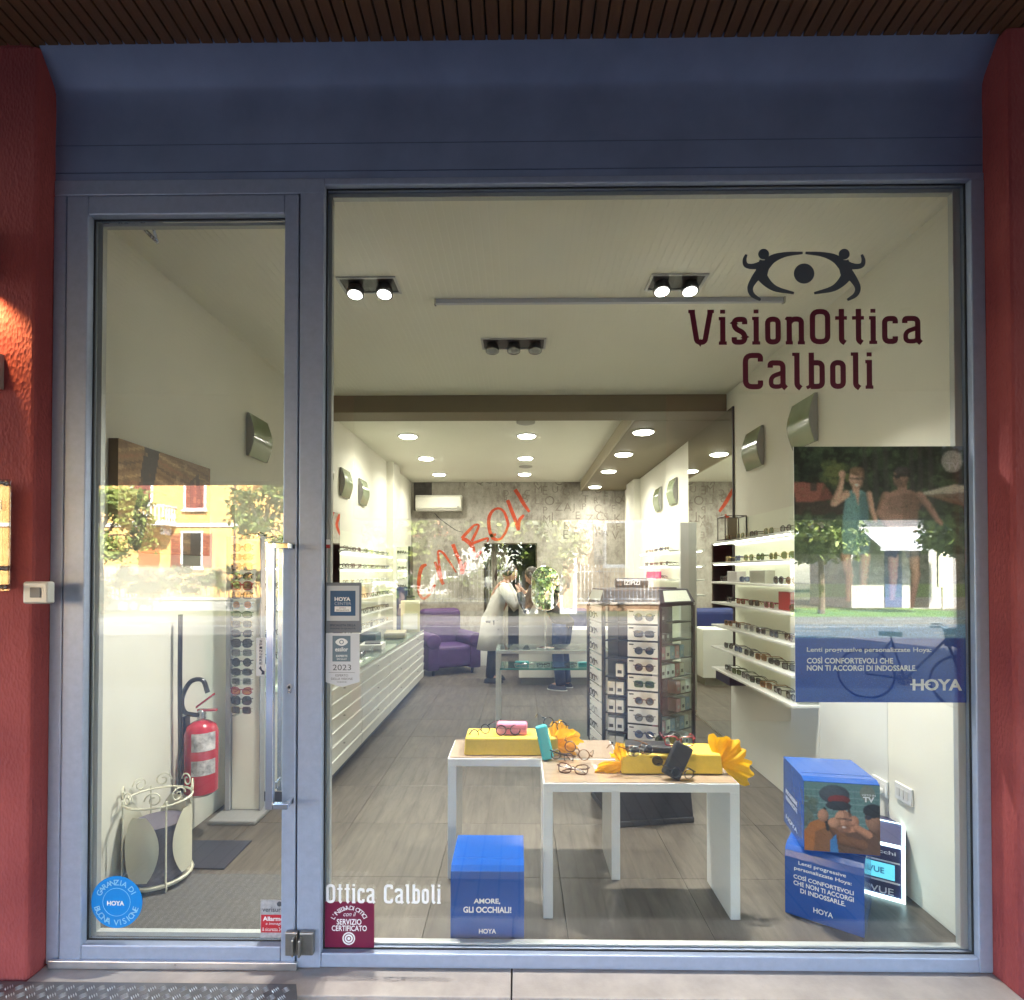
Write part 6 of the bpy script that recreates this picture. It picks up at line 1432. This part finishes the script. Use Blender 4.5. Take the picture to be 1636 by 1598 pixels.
    for i in range(N+1):
        ph = math.pi*.62*i/N
        for j in range(n):
            a = 2*math.pi*j/n; c_, s_ = math.cos(a), math.sin(a); lim = .62 if c_ < .2 else .62-.40*min(1,(c_-.2)/.6)
            ph2 = ph*lim/.62; w = 1+.02*math.sin(a*9+i)
            vs.append((math.sin(ph2)*c_*(.108 if c_>0 else .115)*w-.006, math.sin(ph2)*s_*.086*w, math.cos(ph2)*.130))
    for i in range(N):
        for j in range(n): fs.append((i*n+j,(i+1)*n+j,(i+1)*n+(j+1)%n,i*n+(j+1)%n))
    hr.add(vs,fs)
    if hair == 'pony':
        hr.lathe([(.004,-.035),(.03,-.02),(.036,.0),(.03,.02),(.004,.035)],(-.115,0,.055),12)
        hr.tube([(-.12,0,.06),(-.165,0,.03),(-.175,0,-.05),(-.165,.005,-.12),(-.15,.01,-.17)],[.026,.034,.032,.024,.008],8)
    elif hair == 'long':
        hr.tube([(-.07,0,.03),(-.085,0,-.06),(-.08,0,-.15),(-.07,0,-.22)],[.06,.085,.08,.05],10)
        for s in (-1,1): hr.tube([(-.02,s*.07,.04),(-.02,s*.085,-.05),(-.02,s*.08,-.15)],[.02,.032,.018],8)
    hr.xf(Mh).build('hair', M_hair, t, smooth='all')
    # clothes
    def sleeve(p):
        s = 1 if p == 'l' else -1; el, wr = Vector(arms[p][0]), Vector(arms[p][1]); sh = Vector((L*.86,s*.150,.80*H-.09*L)); w2 = el+(wr-el)*.93
        MB().tube([sh-Vector((0,s*.04,-.01)),sh,(sh+el)/2,el,(el+w2)/2,w2],[.05,.083,.072,.062,.055,.046],12).build('sleeve', top_m, t, smooth='all')
    sleeve('l'); sleeve('r')
    zb_ = .27*H if coat else .50*H
    rings = [(-.02,0,zb_,.19 if coat else .135,.235 if coat else .175),(-.012,0,zb_+.12*H,.165 if coat else .13,.21 if coat else .17),(0,0,.53*H,.145,.185),(L*.27,0,.61*H,.122,.155),(L*.62,0,.71*H,.132,.175),(L*.84,0,.785*H-.08*L,.112,.170),(L*.93,0,.825*H-.11*L,.075,.10),(L*.97,0,.838*H-.12*L,.062,.066)]
    if not coat: rings[0] = (-.005,0,.49*H,.138,.178); rings[1] = (0,0,.52*H,.142,.182)
    loft(rings, top_m, t, 'coat' if coat else 'jacket')
    if coat:
        for s in (-1,1): MB().box((.10,s*.13-.05,.44*H),(.118,s*.13+.05,.445*H)).build('pocket', mat('coat_seam',(.4,.39,.36),.8), t)
    for s,p in ((1,'l'),(-1,'r')):
        a_,k_,f_ = [Vector(J[p+q][:3]) for q in ('hip','knee','ank')]
        MB().tube([a_+Vector((0,0,.02)),(a_+k_)/2,k_,(k_+f_)/2,f_+Vector((0,0,-.01))],[.108,.094,.076,.070,.066],12).build('trouser_leg', trousers, t, smooth='all')
        MB().lathe([(.04,0),(.052,.012),(.05,.04),(.036,.075)],(0,0,0),14).xf(Matrix.Translation((.035,s*.108,.001)) @ Matrix.Scale(2.5,4,(1,0,0)) ).build('shoe', shoe, t, smooth=True)
        MB().lathe([(.053,.001),(.055,.004),(.055,.013),(.050,.015)],(0,0,0),14).xf(Matrix.Translation((.035,s*.108,.0)) @ Matrix.Scale(2.5,4,(1,0,0))).build('shoe_sole', M_white if shoe is not M_shoe else M_black, t, smooth=True)
    return t
wx = X_(806,5.65); 
person('woman in a white coat with dark tied hair leaning on the desk', (X_(815,5.62)-.25,5.62,0), R(-6), 1.66, .20, {'l':((.36,.19,1.04),(.50,.08,1.235)),'r':((.34,-.20,1.03),(.50,-.08,1.235))}, M_coat, 'pony', True, mat('dark_trousers',(.03,.03,.035),.8), .38)
person('customer in black top and jeans leaning on the white desk, mostly behind the mirror', (X_(899,5.12),5.12,0), R(155), 1.66, .38, {'l':((.44,.19,1.02),(.58,.08,1.235)),'r':((.44,-.19,1.02),(.58,-.08,1.235))}, mat('black_top',(.012,.012,.014),.8), 'long', None, M_jean, .45, mat('navy_sneaker',(.02,.025,.05),.6))
# ================================================================== THE STREET OPPOSITE (seen reflected in the glass)
def rp(px, py, Yv): p = onY(px, py, Yv); return Vector((p.x, -Yv, p.z))
M_ochre = mat('ochre_render', (.66,.40,.14), .85, var=.06, vscale=1.2, bump=.05); M_peach = mat('peach_render', (.62,.40,.24), .85, var=.06, vscale=1.2, bump=.05); M_trim = mat('white_trim', (.72,.72,.70), .7)
M_shut = mat('brown_shutter', (.28,.075,.05), .6); M_gshut = mat('grey_shutter', (.30,.27,.26), .6); M_roof = mat('clay_roof', (.38,.13,.07), .8, var=.2, vscale=5, bump=.4, bscale=10); M_pane = glassmat('house_pane', (.06,.07,.08), 1.5); M_wroof = mat('white_render', (.46,.45,.43), .8)
def window(parent, x, z, w, h, y, shut, closed=True, trim=M_trim):
    """on a wall facing +y at depth y"""
    f = MB(); tw = .11
    f.box((x-w/2-tw,y+.0005,z-tw),(x-w/2,y+.06,z+h+tw)).box((x+w/2,y+.0005,z-tw),(x+w/2+tw,y+.06,z+h+tw)).box((x-w/2,y+.0005,z+h),(x+w/2,y+.06,z+h+tw)).box((x-w/2,y+.0005,z-tw),(x+w/2,y+.06,z))
    wo_ = f.build('window', trim, parent, world=True)
    MB().box((x-w/2-.2,y+.0005,z-tw-.09),(x+w/2+.2,y+.16,z-tw-.002)).build('sill', trim, wo_, world=True)
    MB().box((x-w/2,y+.002,z),(x+w/2,y+.012,z+h)).build('pane', M_pane, wo_, world=True)
    for s in (-1,1):
        sh = MB()
        if closed: x0, x1, y0 = (x-w/2+.01 if s<0 else x+.01), (x-.01 if s<0 else x+w/2-.01), y+.02
        else: x0, x1, y0 = (x-w/2-tw-.02-w/2 if s<0 else x+w/2+tw+.02), (x-w/2-tw-.02 if s<0 else x+w/2+tw+.02+w/2), y+.065
        sh.box((x0,y0,z),(x0+.06,y0+.045,z+h)).box((x1-.06,y0,z),(x1,y0+.045,z+h)); k = int(h/.09)
        for i in range(k): sh.box((x0+.06,y0+.008,z+i*h/k),(x1-.06,y0+.036,z+i*h/k+.06))
        sh.build('shutter', shut, wo_, world=True)
Y1 = 30.0
hs = thing('yellow_house', 'ochre yellow house with brown shutters mirrored in the door glass', 'house', (-16,-Y1-4,-.26))
hx0, hx1 = rp(-90,900,Y1).x, rp(381,900,Y1).x
MB().box((hx0,-Y1-9,-.26),(hx1,-Y1,8.2)).build('wall', M_ochre, hs, world=True)
MB().box((hx1,-Y1-7,-.26),(hx1+5.6,-Y1-.9,7.0)).build('side_wing', M_ochre, hs, world=True)
rf = MB().add([(hx0-.6,-Y1+.7,8.2),(hx1+.6,-Y1+.7,8.2),(hx1+.6,-Y1-9.7,8.2),(hx0-.6,-Y1-9.7,8.2),(hx0+4,-Y1-4.5,10.6),(hx1-4,-Y1-4.5,10.6)],[(0,1,5,4),(1,2,5),(2,3,4,5),(3,0,4),(3,2,1,0)]).build('roof', M_roof, hs, world=True)
MB().add([(hx1+.62,-Y1-.3,7.0),(hx1+6.1,-Y1-.3,7.0),(hx1+6.1,-Y1-7.5,7.0),(hx1+.62,-Y1-7.5,7.0),(hx1+1,-Y1-4,8.6),(hx1+5.6,-Y1-4,8.6)],[(0,1,5,4),(1,2,5),(2,3,4,5),(3,0,4),(3,2,1,0)]).build('wing_roof', M_roof, hs, world=True)
for (px,py0,py1,closed) in ((227,753,803,True),(312,753,812,True),(307,858,905,False)):
    a = rp(px-13,py1,Y1); b = rp(px+13,py0,Y1); window(hs,(a.x+b.x)/2,a.z,1.05,b.z-a.z if closed else 1.9,-Y1,M_shut,closed)
a = rp(238,905,Y1); MB().box((a.x-.6,-Y1+.001,-.26),(a.x+.6,-Y1+.05,rp(238,862,Y1).z)).build('entrance_door', mat('orange_door',(.40,.13,.04),.5), hs, world=True)
b = rp(290,839,Y1); MB().box((hx0,-Y1+.0005,b.z-.10),(hx1+.02,-Y1+.07,b.z+.10)).build('string_course', M_trim, hs, world=True)
MB().tube([(hx1-.2,-Y1+.07,-.2),(hx1-.2,-Y1+.07,8.1)],.06,8).build('drainpipe', mat('pipe_brown',(.12,.06,.04),.5), hs, world=True)
ba, bb = rp(205,839,Y1-1.2), rp(262,806,Y1-1.2); byz0, byz1 = ba.z, bb.z; bx0_, bx1_ = ba.x, bb.x
bal = MB().box((bx0_,-Y1+.001,byz0),(bx1_,-Y1+1.2,byz0+.22)).box((bx0_,-Y1+1.08,byz1-.1),(bx1_,-Y1+1.2,byz1)).box((bx0_,-Y1+.001,byz1-.1),(bx0_+.12,-Y1+1.079,byz1)).box((bx1_-.12,-Y1+.001,byz1-.1),(bx1_,-Y1+1.079,byz1)).box((bx0_+.3,-Y1+.001,byz0-.5),(bx0_+.5,-Y1+.7,byz0-.001)).box((bx1_-.5,-Y1+.001,byz0-.5),(bx1_-.3,-Y1+.7,byz0-.001)).build('balcony', M_trim, hs, world=True)
for i in range(9):
    x = bx0_+.1+(bx1_-bx0_-.2)*i/8; MB().lathe([(.05,0),(.03,.1),(.065,.3),(.03,.55),(.05,byz1-byz0-.33)],(x,-Y1+1.14,byz0+.225),8).build('baluster', M_trim, bal, world=True, smooth=True)
for i in range(4):
    y = -Y1+.15+i*.25; MB().lathe([(.05,0),(.03,.1),(.065,.3),(.03,.55),(.05,byz1-byz0-.33)],(bx1_-.06,y,byz0+.225),8).build('baluster', M_trim, bal, world=True, smooth=True)
# peach house behind the fence
Y2 = 27.5
h2 = thing('peach_house', 'peach rendered house with grey shutters mirrored in the middle of the window', 'house', (4,-Y2-4,-.26))
px0_, px1_ = rp(868,900,Y2).x, rp(1120,900,Y2).x
MB().box((px0_,-Y2-8,-.26),(px1_,-Y2,8.0)).build('wall', M_peach, h2, world=True)
MB().add([(px0_-.5,-Y2+.6,8.0),(px1_+.5,-Y2+.6,8.0),(px1_+.5,-Y2-8.6,8.0),(px0_-.5,-Y2-8.6,8.0),(px0_+3,-Y2-4,10.2),(px1_-3,-Y2-4,10.2)],[(0,1,5,4),(1,2,5),(2,3,4,5),(3,0,4),(3,2,1,0)]).build('roof', M_roof, h2, world=True)
a = rp(984,902,Y2); b = rp(984,836,Y2); window(h2,a.x,a.z,1.0,b.z-a.z,-Y2,M_gshut,False); window(h2,a.x,a.z+3.4,1.0,1.7,-Y2,M_gshut,True)
MB().box((px0_,-Y2+.0005,-.26),(px1_,-Y2+.05,.55)).build('base_course', mat('base_render',(.42,.28,.18),.85), h2, world=True)
# pale house far left of the window
Y3 = 44
h3 = thing('pale_house', 'pale far house with a red roof mirrored left in the window', 'house', (-11,-Y3-4,-.26))
qx0, qx1 = rp(540,900,Y3).x, rp(760,900,Y3).x
MB().box((qx0,-Y3-8,-.26),(qx1,-Y3,4.4)).build('wall', M_wroof, h3, world=True)
MB().add([(qx0-.5,-Y3+.7,4.4),(qx1+.5,-Y3+.7,4.4),(qx1+.5,-Y3-8.6,4.4),(qx0-.5,-Y3-8.6,4.4),(qx0+2,-Y3-4,7.2),(qx1-2,-Y3-4,7.2)],[(0,1,5,4),(1,2,5),(2,3,4,5),(3,0,4),(3,2,1,0)]).build('roof', M_roof, h3, world=True)
for k in range(4): window(h3, qx0+1.5+k*2.6, 1.2, 1.0, 1.6, -Y3, M_gshut, False)
# kiosk with awning, right
Y4 = 26
kk = thing('white_kiosk', 'low white kiosk with a striped awning mirrored over the poster', 'kiosk', (18,-Y4-2,-.26))
k0, k1 = rp(1360,900,Y4).x, rp(1560,900,Y4).x; kz = rp(1450,824,Y4).z
MB().box((k0,-Y4-4,-.26),(k1,-Y4,kz)).build('wall', M_wroof, kk, world=True); MB().box((k0-.4,-Y4-4.3,kz+.001),(k1+.4,-Y4+.5,kz+.25)).build('flat_roof', M_trim, kk, world=True)
a0_, a1_ = rp(1405,880,Y4-1.4), rp(1482,846,Y4)
aw = MB().add([(a0_.x,-Y4+.001,a1_.z),(a1_.x,-Y4+.001,a1_.z),(a1_.x,-Y4+1.5,a0_.z+.2),(a0_.x,-Y4+1.5,a0_.z+.2),(a1_.x,-Y4+1.5,a0_.z),(a0_.x,-Y4+1.5,a0_.z)],[(0,1,2,3),(3,2,4,5)]).build('awning', mat('awning_cloth',(.48,.50,.56),.8,var=.08,vscale=8), kk, world=True)
b = rp(1413,935,Y4); c = rp(1440,870,Y4); MB().box((b.x,-Y4+.001,-.2),(c.x,-Y4+.03,c.z)).build('blue_door', mat('kiosk_blue',(.05,.09,.22),.5), kk, world=True)
b = rp(1455,935,Y4); c = rp(1483,880,Y4); MB().box((b.x,-Y4+.001,-.2),(c.x,-Y4+.03,c.z)).build('dark_window', M_pane, kk, world=True)
b = rp(1497,938,Y4-.6); c = rp(1513,878,Y4-.6); o = MB().box((b.x,-Y4+.6,b.z),(c.x,-Y4+.72,c.z)).box((b.x+.2,-Y4+.62,-.26),(b.x+.3,-Y4+.7,b.z)).build('upright_sign', mat('sign_cream',(.68,.64,.48),.6)); tag(o,'tall cream upright sign beside the white kiosk','sign')
# low garden walls, fence, gate pillars
Y5 = 24.0
def lowwall(label, px0, px1, py0, m, cap):
    a, b = rp(px0,py0,Y5), rp(px1,py0,Y5); t = thing('garden_wall', label, 'wall', ((a.x+b.x)/2,-Y5,-.26))
    MB().box((a.x,-Y5-.3,-.26),(b.x,-Y5,a.z-.1)).build('wall_body', m, t, world=True); MB().box((a.x-.02,-Y5-.36,a.z-.099),(b.x+.02,-Y5+.06,a.z)).build('coping', cap, t, world=True); return a.z
z5 = lowwall('stained white garden wall under the hedge opposite the door', 40, 560, 955, mat('stained_white',(.27,.27,.265),.85,var=.25,vscale=1.5,bump=.1), mat('coping_stone',(.40,.36,.32),.8))
z6 = lowwall('low peach garden wall under the railings opposite the window', 561, 1270, 962, mat('wall_peach',(.25,.155,.095),.85,var=.15,vscale=1.5), MATS['coping_stone'])
def railing(label, px0, px1, pytop, zb_, m):
    a, b = rp(px0,pytop,Y5+.15), rp(px1,pytop,Y5+.15); t = thing('railing', label, 'railing', ((a.x+b.x)/2,-Y5-.15,zb_), 0, 'garden railings across the street')
    n = int((b.x-a.x)/.17); bm_ = MB().box((-.012,-.012,.001),(.012,.012,a.z-zb_)).add([(-.025,-.02,a.z-zb_-.10),(.025,-.02,a.z-zb_-.10),(.025,.02,a.z-zb_-.10),(-.025,.02,a.z-zb_-.10),(0,0,a.z-zb_+.05)],[(0,1,4),(1,2,4),(2,3,4),(3,0,4)]).mesh('bar', m)
    for i in range(n+1): o = link('bar', bm_, t); o.location = (a.x+i*(b.x-a.x)/n-(a.x+b.x)/2, 0, 0)
    for zz_ in (.12,(a.z-zb_)*.8): MB().box((-(b.x-a.x)/2,-.02,zz_),((b.x-a.x)/2,-.013,zz_+.04)).build('cross_bar', m, t)
railing('pale railing left of the hedge opposite the door', 100, 183, 916, z5, mat('rail_brown',(.30,.22,.18),.5)); railing('white picket railing opposite, left of the gate', 690, 830, 900, z6, mat('rail_white',(.72,.74,.76),.5)); railing('grey railing opposite, right of the gate', 922, 1180, 902, z6, mat('rail_grey_paint',(.50,.52,.54),.5))
for (px,lab) in ((847,'slim peach gate pillar with white edges, left of the gate'),(907,'slim peach gate pillar with white edges and a letter slot, right of the gate')):
    a, b = rp(px-13,980,22.5), rp(px+13,888,22.5); t = thing('gate_pillar', lab, 'pillar', ((a.x+b.x)/2,-22.5,-.26), 0, 'gate pillars across the street')
    w = (b.x-a.x)/2; MB().box((-w,-w,0),(w,w,b.z+.26)).build('shaft', M_trim, t); MB().box((-w*.6,w+.001,.25),(w*.6,w+.03,b.z+.16)).build('peach_panel', M_peach, t)
    MB().add([(-w*1.3,-w*1.3,b.z+.261),(w*1.3,-w*1.3,b.z+.261),(w*1.3,w*1.3,b.z+.261),(-w*1.3,w*1.3,b.z+.261),(0,0,b.z+.70)],[(0,1,4),(1,2,4),(2,3,4),(3,0,4),(3,2,1,0)]).build('pointed_cap', mat('cap_stone',(.42,.40,.38),.8), t)
    MB().box((-.07,w+.031,1.1),(.07,w+.05,1.35)).build('letter_slot', M_dark, t)
struct(MB().box((rp(1262,940,20.2).x,-25.4,-.259),(rp(1600,940,20.2).x,-20.0,-.20)).build('lawn', mat('lawn_green',(.10,.20,.03),.9,var=.3,vscale=14,bump=.5,bscale=80)))
# foliage
def leafmat(name, c): return mat(name, c, .55, var=.35, vscale=1.6)
LEAF = [leafmat('leaf_green',(.11,.16,.03)), leafmat('leaf_light',(.21,.26,.06)), leafmat('leaf_dark',(.035,.065,.018)), leafmat('leaf_rust',(.075,.042,.026))]
M_bark = mat('bark', (.16,.12,.09), .9, var=.3, vscale=6, bump=.4, bscale=20)
def leaves(blobs, n, size, seed, mats, name, parent, world=True):
    r = np.random.default_rng(seed); vs = []; fs = []; mi = []; w = np.array([b[3]*b[4]*b[5] for b in blobs]); w = w/w.sum(); pick = r.choice(len(blobs), n, p=w)
    for k in range(n):
        b = blobs[pick[k]]; d = r.normal(size=3); d /= np.linalg.norm(d)+1e-9; rad = min(1.45, abs(r.normal(0,.42))+.35)
        p = np.array(b[:3])+d*rad*np.array(b[3:6]); u = r.normal(size=3); u /= np.linalg.norm(u); v = np.cross(u, r.normal(size=3)); v /= np.linalg.norm(v)+1e-9
        s = size*r.uniform(.6,1.3); o = len(vs); vs += [tuple(p-u*s), tuple(p+v*s*.55+u*s*.1), tuple(p+u*s), tuple(p-v*s*.55+u*s*.1)]; fs.append((o,o+1,o+2,o+3)); mi.append(int(r.integers(len(mats))))
    me = bpy.data.meshes.new(name); me.from_pydata(vs, [], fs)
    for m in mats: me.materials.append(m)
    me.polygons.foreach_set('material_index', mi); return link(name, me, parent, world)
def tree(label, px, Yv, pyc, crown_w, crown_h, seed, mats, n=2600, size=.15, trunk_r=.12):
    g = rp(px, 980, Yv); c = rp(px, pyc, Yv); r = random.Random(seed); t = thing('street_tree', label, 'tree', (g.x,-Yv,-.22), 0, 'trees across the street')
    tips = []; mb = MB(); top = c.z; x,y = g.x,-Yv
    trunk = [(x,y,-.25),(x+.05,y,.6),(x-.04,y+.03,max(.9,c.z-crown_h*.45)),(x,y,c.z+crown_h*.15)]
    mb.tube(trunk,[trunk_r*1.3,trunk_r,trunk_r*.8,trunk_r*.3],8)
    blobs = []
    for k in range(15):
        a = 2*math.pi*k/15*2.4+r.uniform(-.4,.4); el = r.uniform(-.75,1.0); rad = crown_w*r.uniform(.45,.95)*math.sqrt(max(.1,1-el*el*.75))
        tip = Vector((x+rad*math.cos(a), y+rad*math.sin(a)*.8, c.z+el*crown_h*.85)); st = Vector((x,y,max(.9,c.z-crown_h*.45)+r.uniform(0,crown_h*.4)))
        mb.tube([st,(st+tip)/2+Vector((0,0,.15)),tip],[trunk_r*.45,trunk_r*.28,trunk_r*.08],5)
        s = r.uniform(.30,.46)*crown_w; blobs.append((tip.x,tip.y,tip.z,s*1.2,s*1.1,s*.75))
    mb.build('trunk', M_bark, t, world=True, smooth=True)
    leaves(blobs, n, size, seed, mats, 'crown', t)
tree('light green maple mirrored at the left of the door', 160, 21.5, 842, 1.9, 1.7, 3, [LEAF[0],LEAF[1],LEAF[1]], 5200, .12)
tree('sparse young tree mirrored behind the door handle', 420, 20.5, 834, 1.55, 1.7, 4, [LEAF[0],LEAF[1],LEAF[2]], 1700, .12)
tree('small tree mirrored in the window above the left shelves', 640, 21, 868, 1.4, 1.2, 5, [LEAF[0],LEAF[1]], 3600, .13)
tree('leafy tree mirrored over the rear doorway', 790, 20.5, 850, 3.0, 1.9, 6, [LEAF[0],LEAF[2],LEAF[2],LEAF[1]], 9000, .15)
tree('large tree mirrored left of the white kiosk', 1312, 21.5, 848, 1.5, 1.5, 7, [LEAF[0],LEAF[1],LEAF[2]], 6500, .14)
tree('dark tree mirrored right of the white kiosk', 1538, 20.8, 838, 1.35, 1.3, 8, [LEAF[0],LEAF[2],LEAF[2]], 6000, .14)
tree('dark tree mirrored between the two houses', 590, 36, 858, 3.0, 2.6, 9, [LEAF[2],LEAF[0]], 2600, .26)
tree('tall street tree across the road, right of the peach house', 1150, 21, 676, 2.8, 2.3, 21, [LEAF[0],LEAF[2]], 6000, .17, .16)
# tall far conifers closing the view
tree('tall dark tree far behind the kiosk', 1400, 46, 800, 5.0, 5.5, 12, [LEAF[2],LEAF[0]], 3600, .4, .3)
hd_ = thing('hedge', 'clipped rust and green hedge on the white wall opposite the door', 'hedge', (rp(320,930,24.6).x,-24.9,z5))
a, b = rp(182,955,24.7), rp(520,905,24.7); r = np.random.default_rng(2); bl = []
st = MB()
for i in range(60):
    x = a.x+(b.x-a.x)*i/59; bl.append((x,-24.9+r.uniform(-.1,.1),z5+r.uniform(.3,b.z-z5-.12),.30,.30,.26))
    for q in range(2): st.tube([(x+r.uniform(-.1,.1),-24.9,z5-.1),(x+r.uniform(-.2,.2),-24.9+r.uniform(-.15,.15),z5+.6),(x+r.uniform(-.25,.25),-24.9+r.uniform(-.2,.2),b.z-.1)],[.02,.014,.006],4)
leaves(bl, 9000, .085, 5, [LEAF[3],LEAF[3],LEAF[0]], 'foliage', hd_); st.build('stems', M_bark, hd_, world=True)
h9 = thing('garden_hedge', 'dark green hedge behind the white railing opposite the window', 'hedge', (rp(690,930,26).x,-26,-.26))
a9, b9 = rp(545,960,26), rp(905,893,26); bl9 = [(a9.x+(b9.x-a9.x)*i/49, -26+r.uniform(-.3,.3), r.uniform(.3,b9.z-.2), .4,.4,.35) for i in range(50)]
leaves(bl9, 7000, .13, 15, [LEAF[2],LEAF[2],LEAF[0]], 'foliage', h9)
s9 = MB()
for q in bl9[::2]: s9.tube([(q[0],q[1],-.26),(q[0]+.1,q[1],q[2])],[.03,.01],4)
s9.build('stems', M_bark, h9, world=True)
r_ = thing('round_bush', 'dark low bush mirrored at the left edge of the door', 'bush', (rp(150,960,19).x,-19,-.22)); c = rp(150,945,19)
leaves([(c.x,-19,c.z-.2,.55,.5,.8)], 900, .10, 8, [LEAF[2],LEAF[3]], 'foliage', r_); MB().tube([(c.x,-19,-.25),(c.x,-19,c.z)],.05,6).build('stem', M_bark, r_, world=True)
# bicycle parked in the street outside the portico
bc = rp(1480,1060,5.0); bg = -.20
t = thing('bicycle', 'dark bicycle parked outside, mirrored over the blue poster band', 'bicycle', (bc.x,-5.25,bg), R(38))
rw = .33
for s in (-.52,.52):
    w = MB().tube([(s+rw*math.cos(a),0,rw+rw*math.sin(a)) for a in [2*math.pi*i/28 for i in range(28)]], .018, 6, closed=True).build('tyre', M_black, t, smooth=True)
    sp = MB()
    for i in range(12): a = 2*math.pi*i/12; sp.tube([(s,0,rw),(s+rw*math.cos(a),0,rw+rw*math.sin(a))],.002,3)
    sp.build('spokes', M_steel, w)
f_ = MB(); P = {'r':(-.52,0,.33),'b':(-.08,0,.30),'s':(-.22,0,.80),'h':(.36,0,.86),'f':(.52,0,.33),'h2':(.34,0,.98)}
for a,b in (('r','b'),('b','s'),('r','s'),('b','h'),('h','f'),('h','h2')): f_.tube([P[a],P[b]],.018,6)
f_.build('frame', mat('bike_paint',(.03,.03,.04),.3,coat=.4), t, smooth=True)
MB().tube([(.20,-.26,1.02),(.30,-.24,1.03),(.36,-.10,1.0),(.36,.10,1.0),(.30,.24,1.03),(.20,.26,1.02)],.013,6).build('handlebar', M_steel, t, smooth=True)
MB().box((-.36,-.08,.86),(-.10,.08,.92)).tube([(-.22,0,.79),(-.23,0,.87)],.014,6).build('saddle', M_black, t, bevel=.02)
MB().lathe([(.09,-.004),(.09,.004)],(-.08,0,.30),18,0,'y').tube([(-.08,.03,.30),(.02,.05,.16)],.01,5).tube([(-.08,-.03,.30),(-.18,-.05,.44)],.01,5).build('crankset', M_steel, t)
MB().box((.34,-.14,.86-.08),(.60,.14,1.0)).build('basket', mat('basket_wicker',(.10,.07,.05),.8), t, bevel=.01)
bpy.context.view_layer.update()
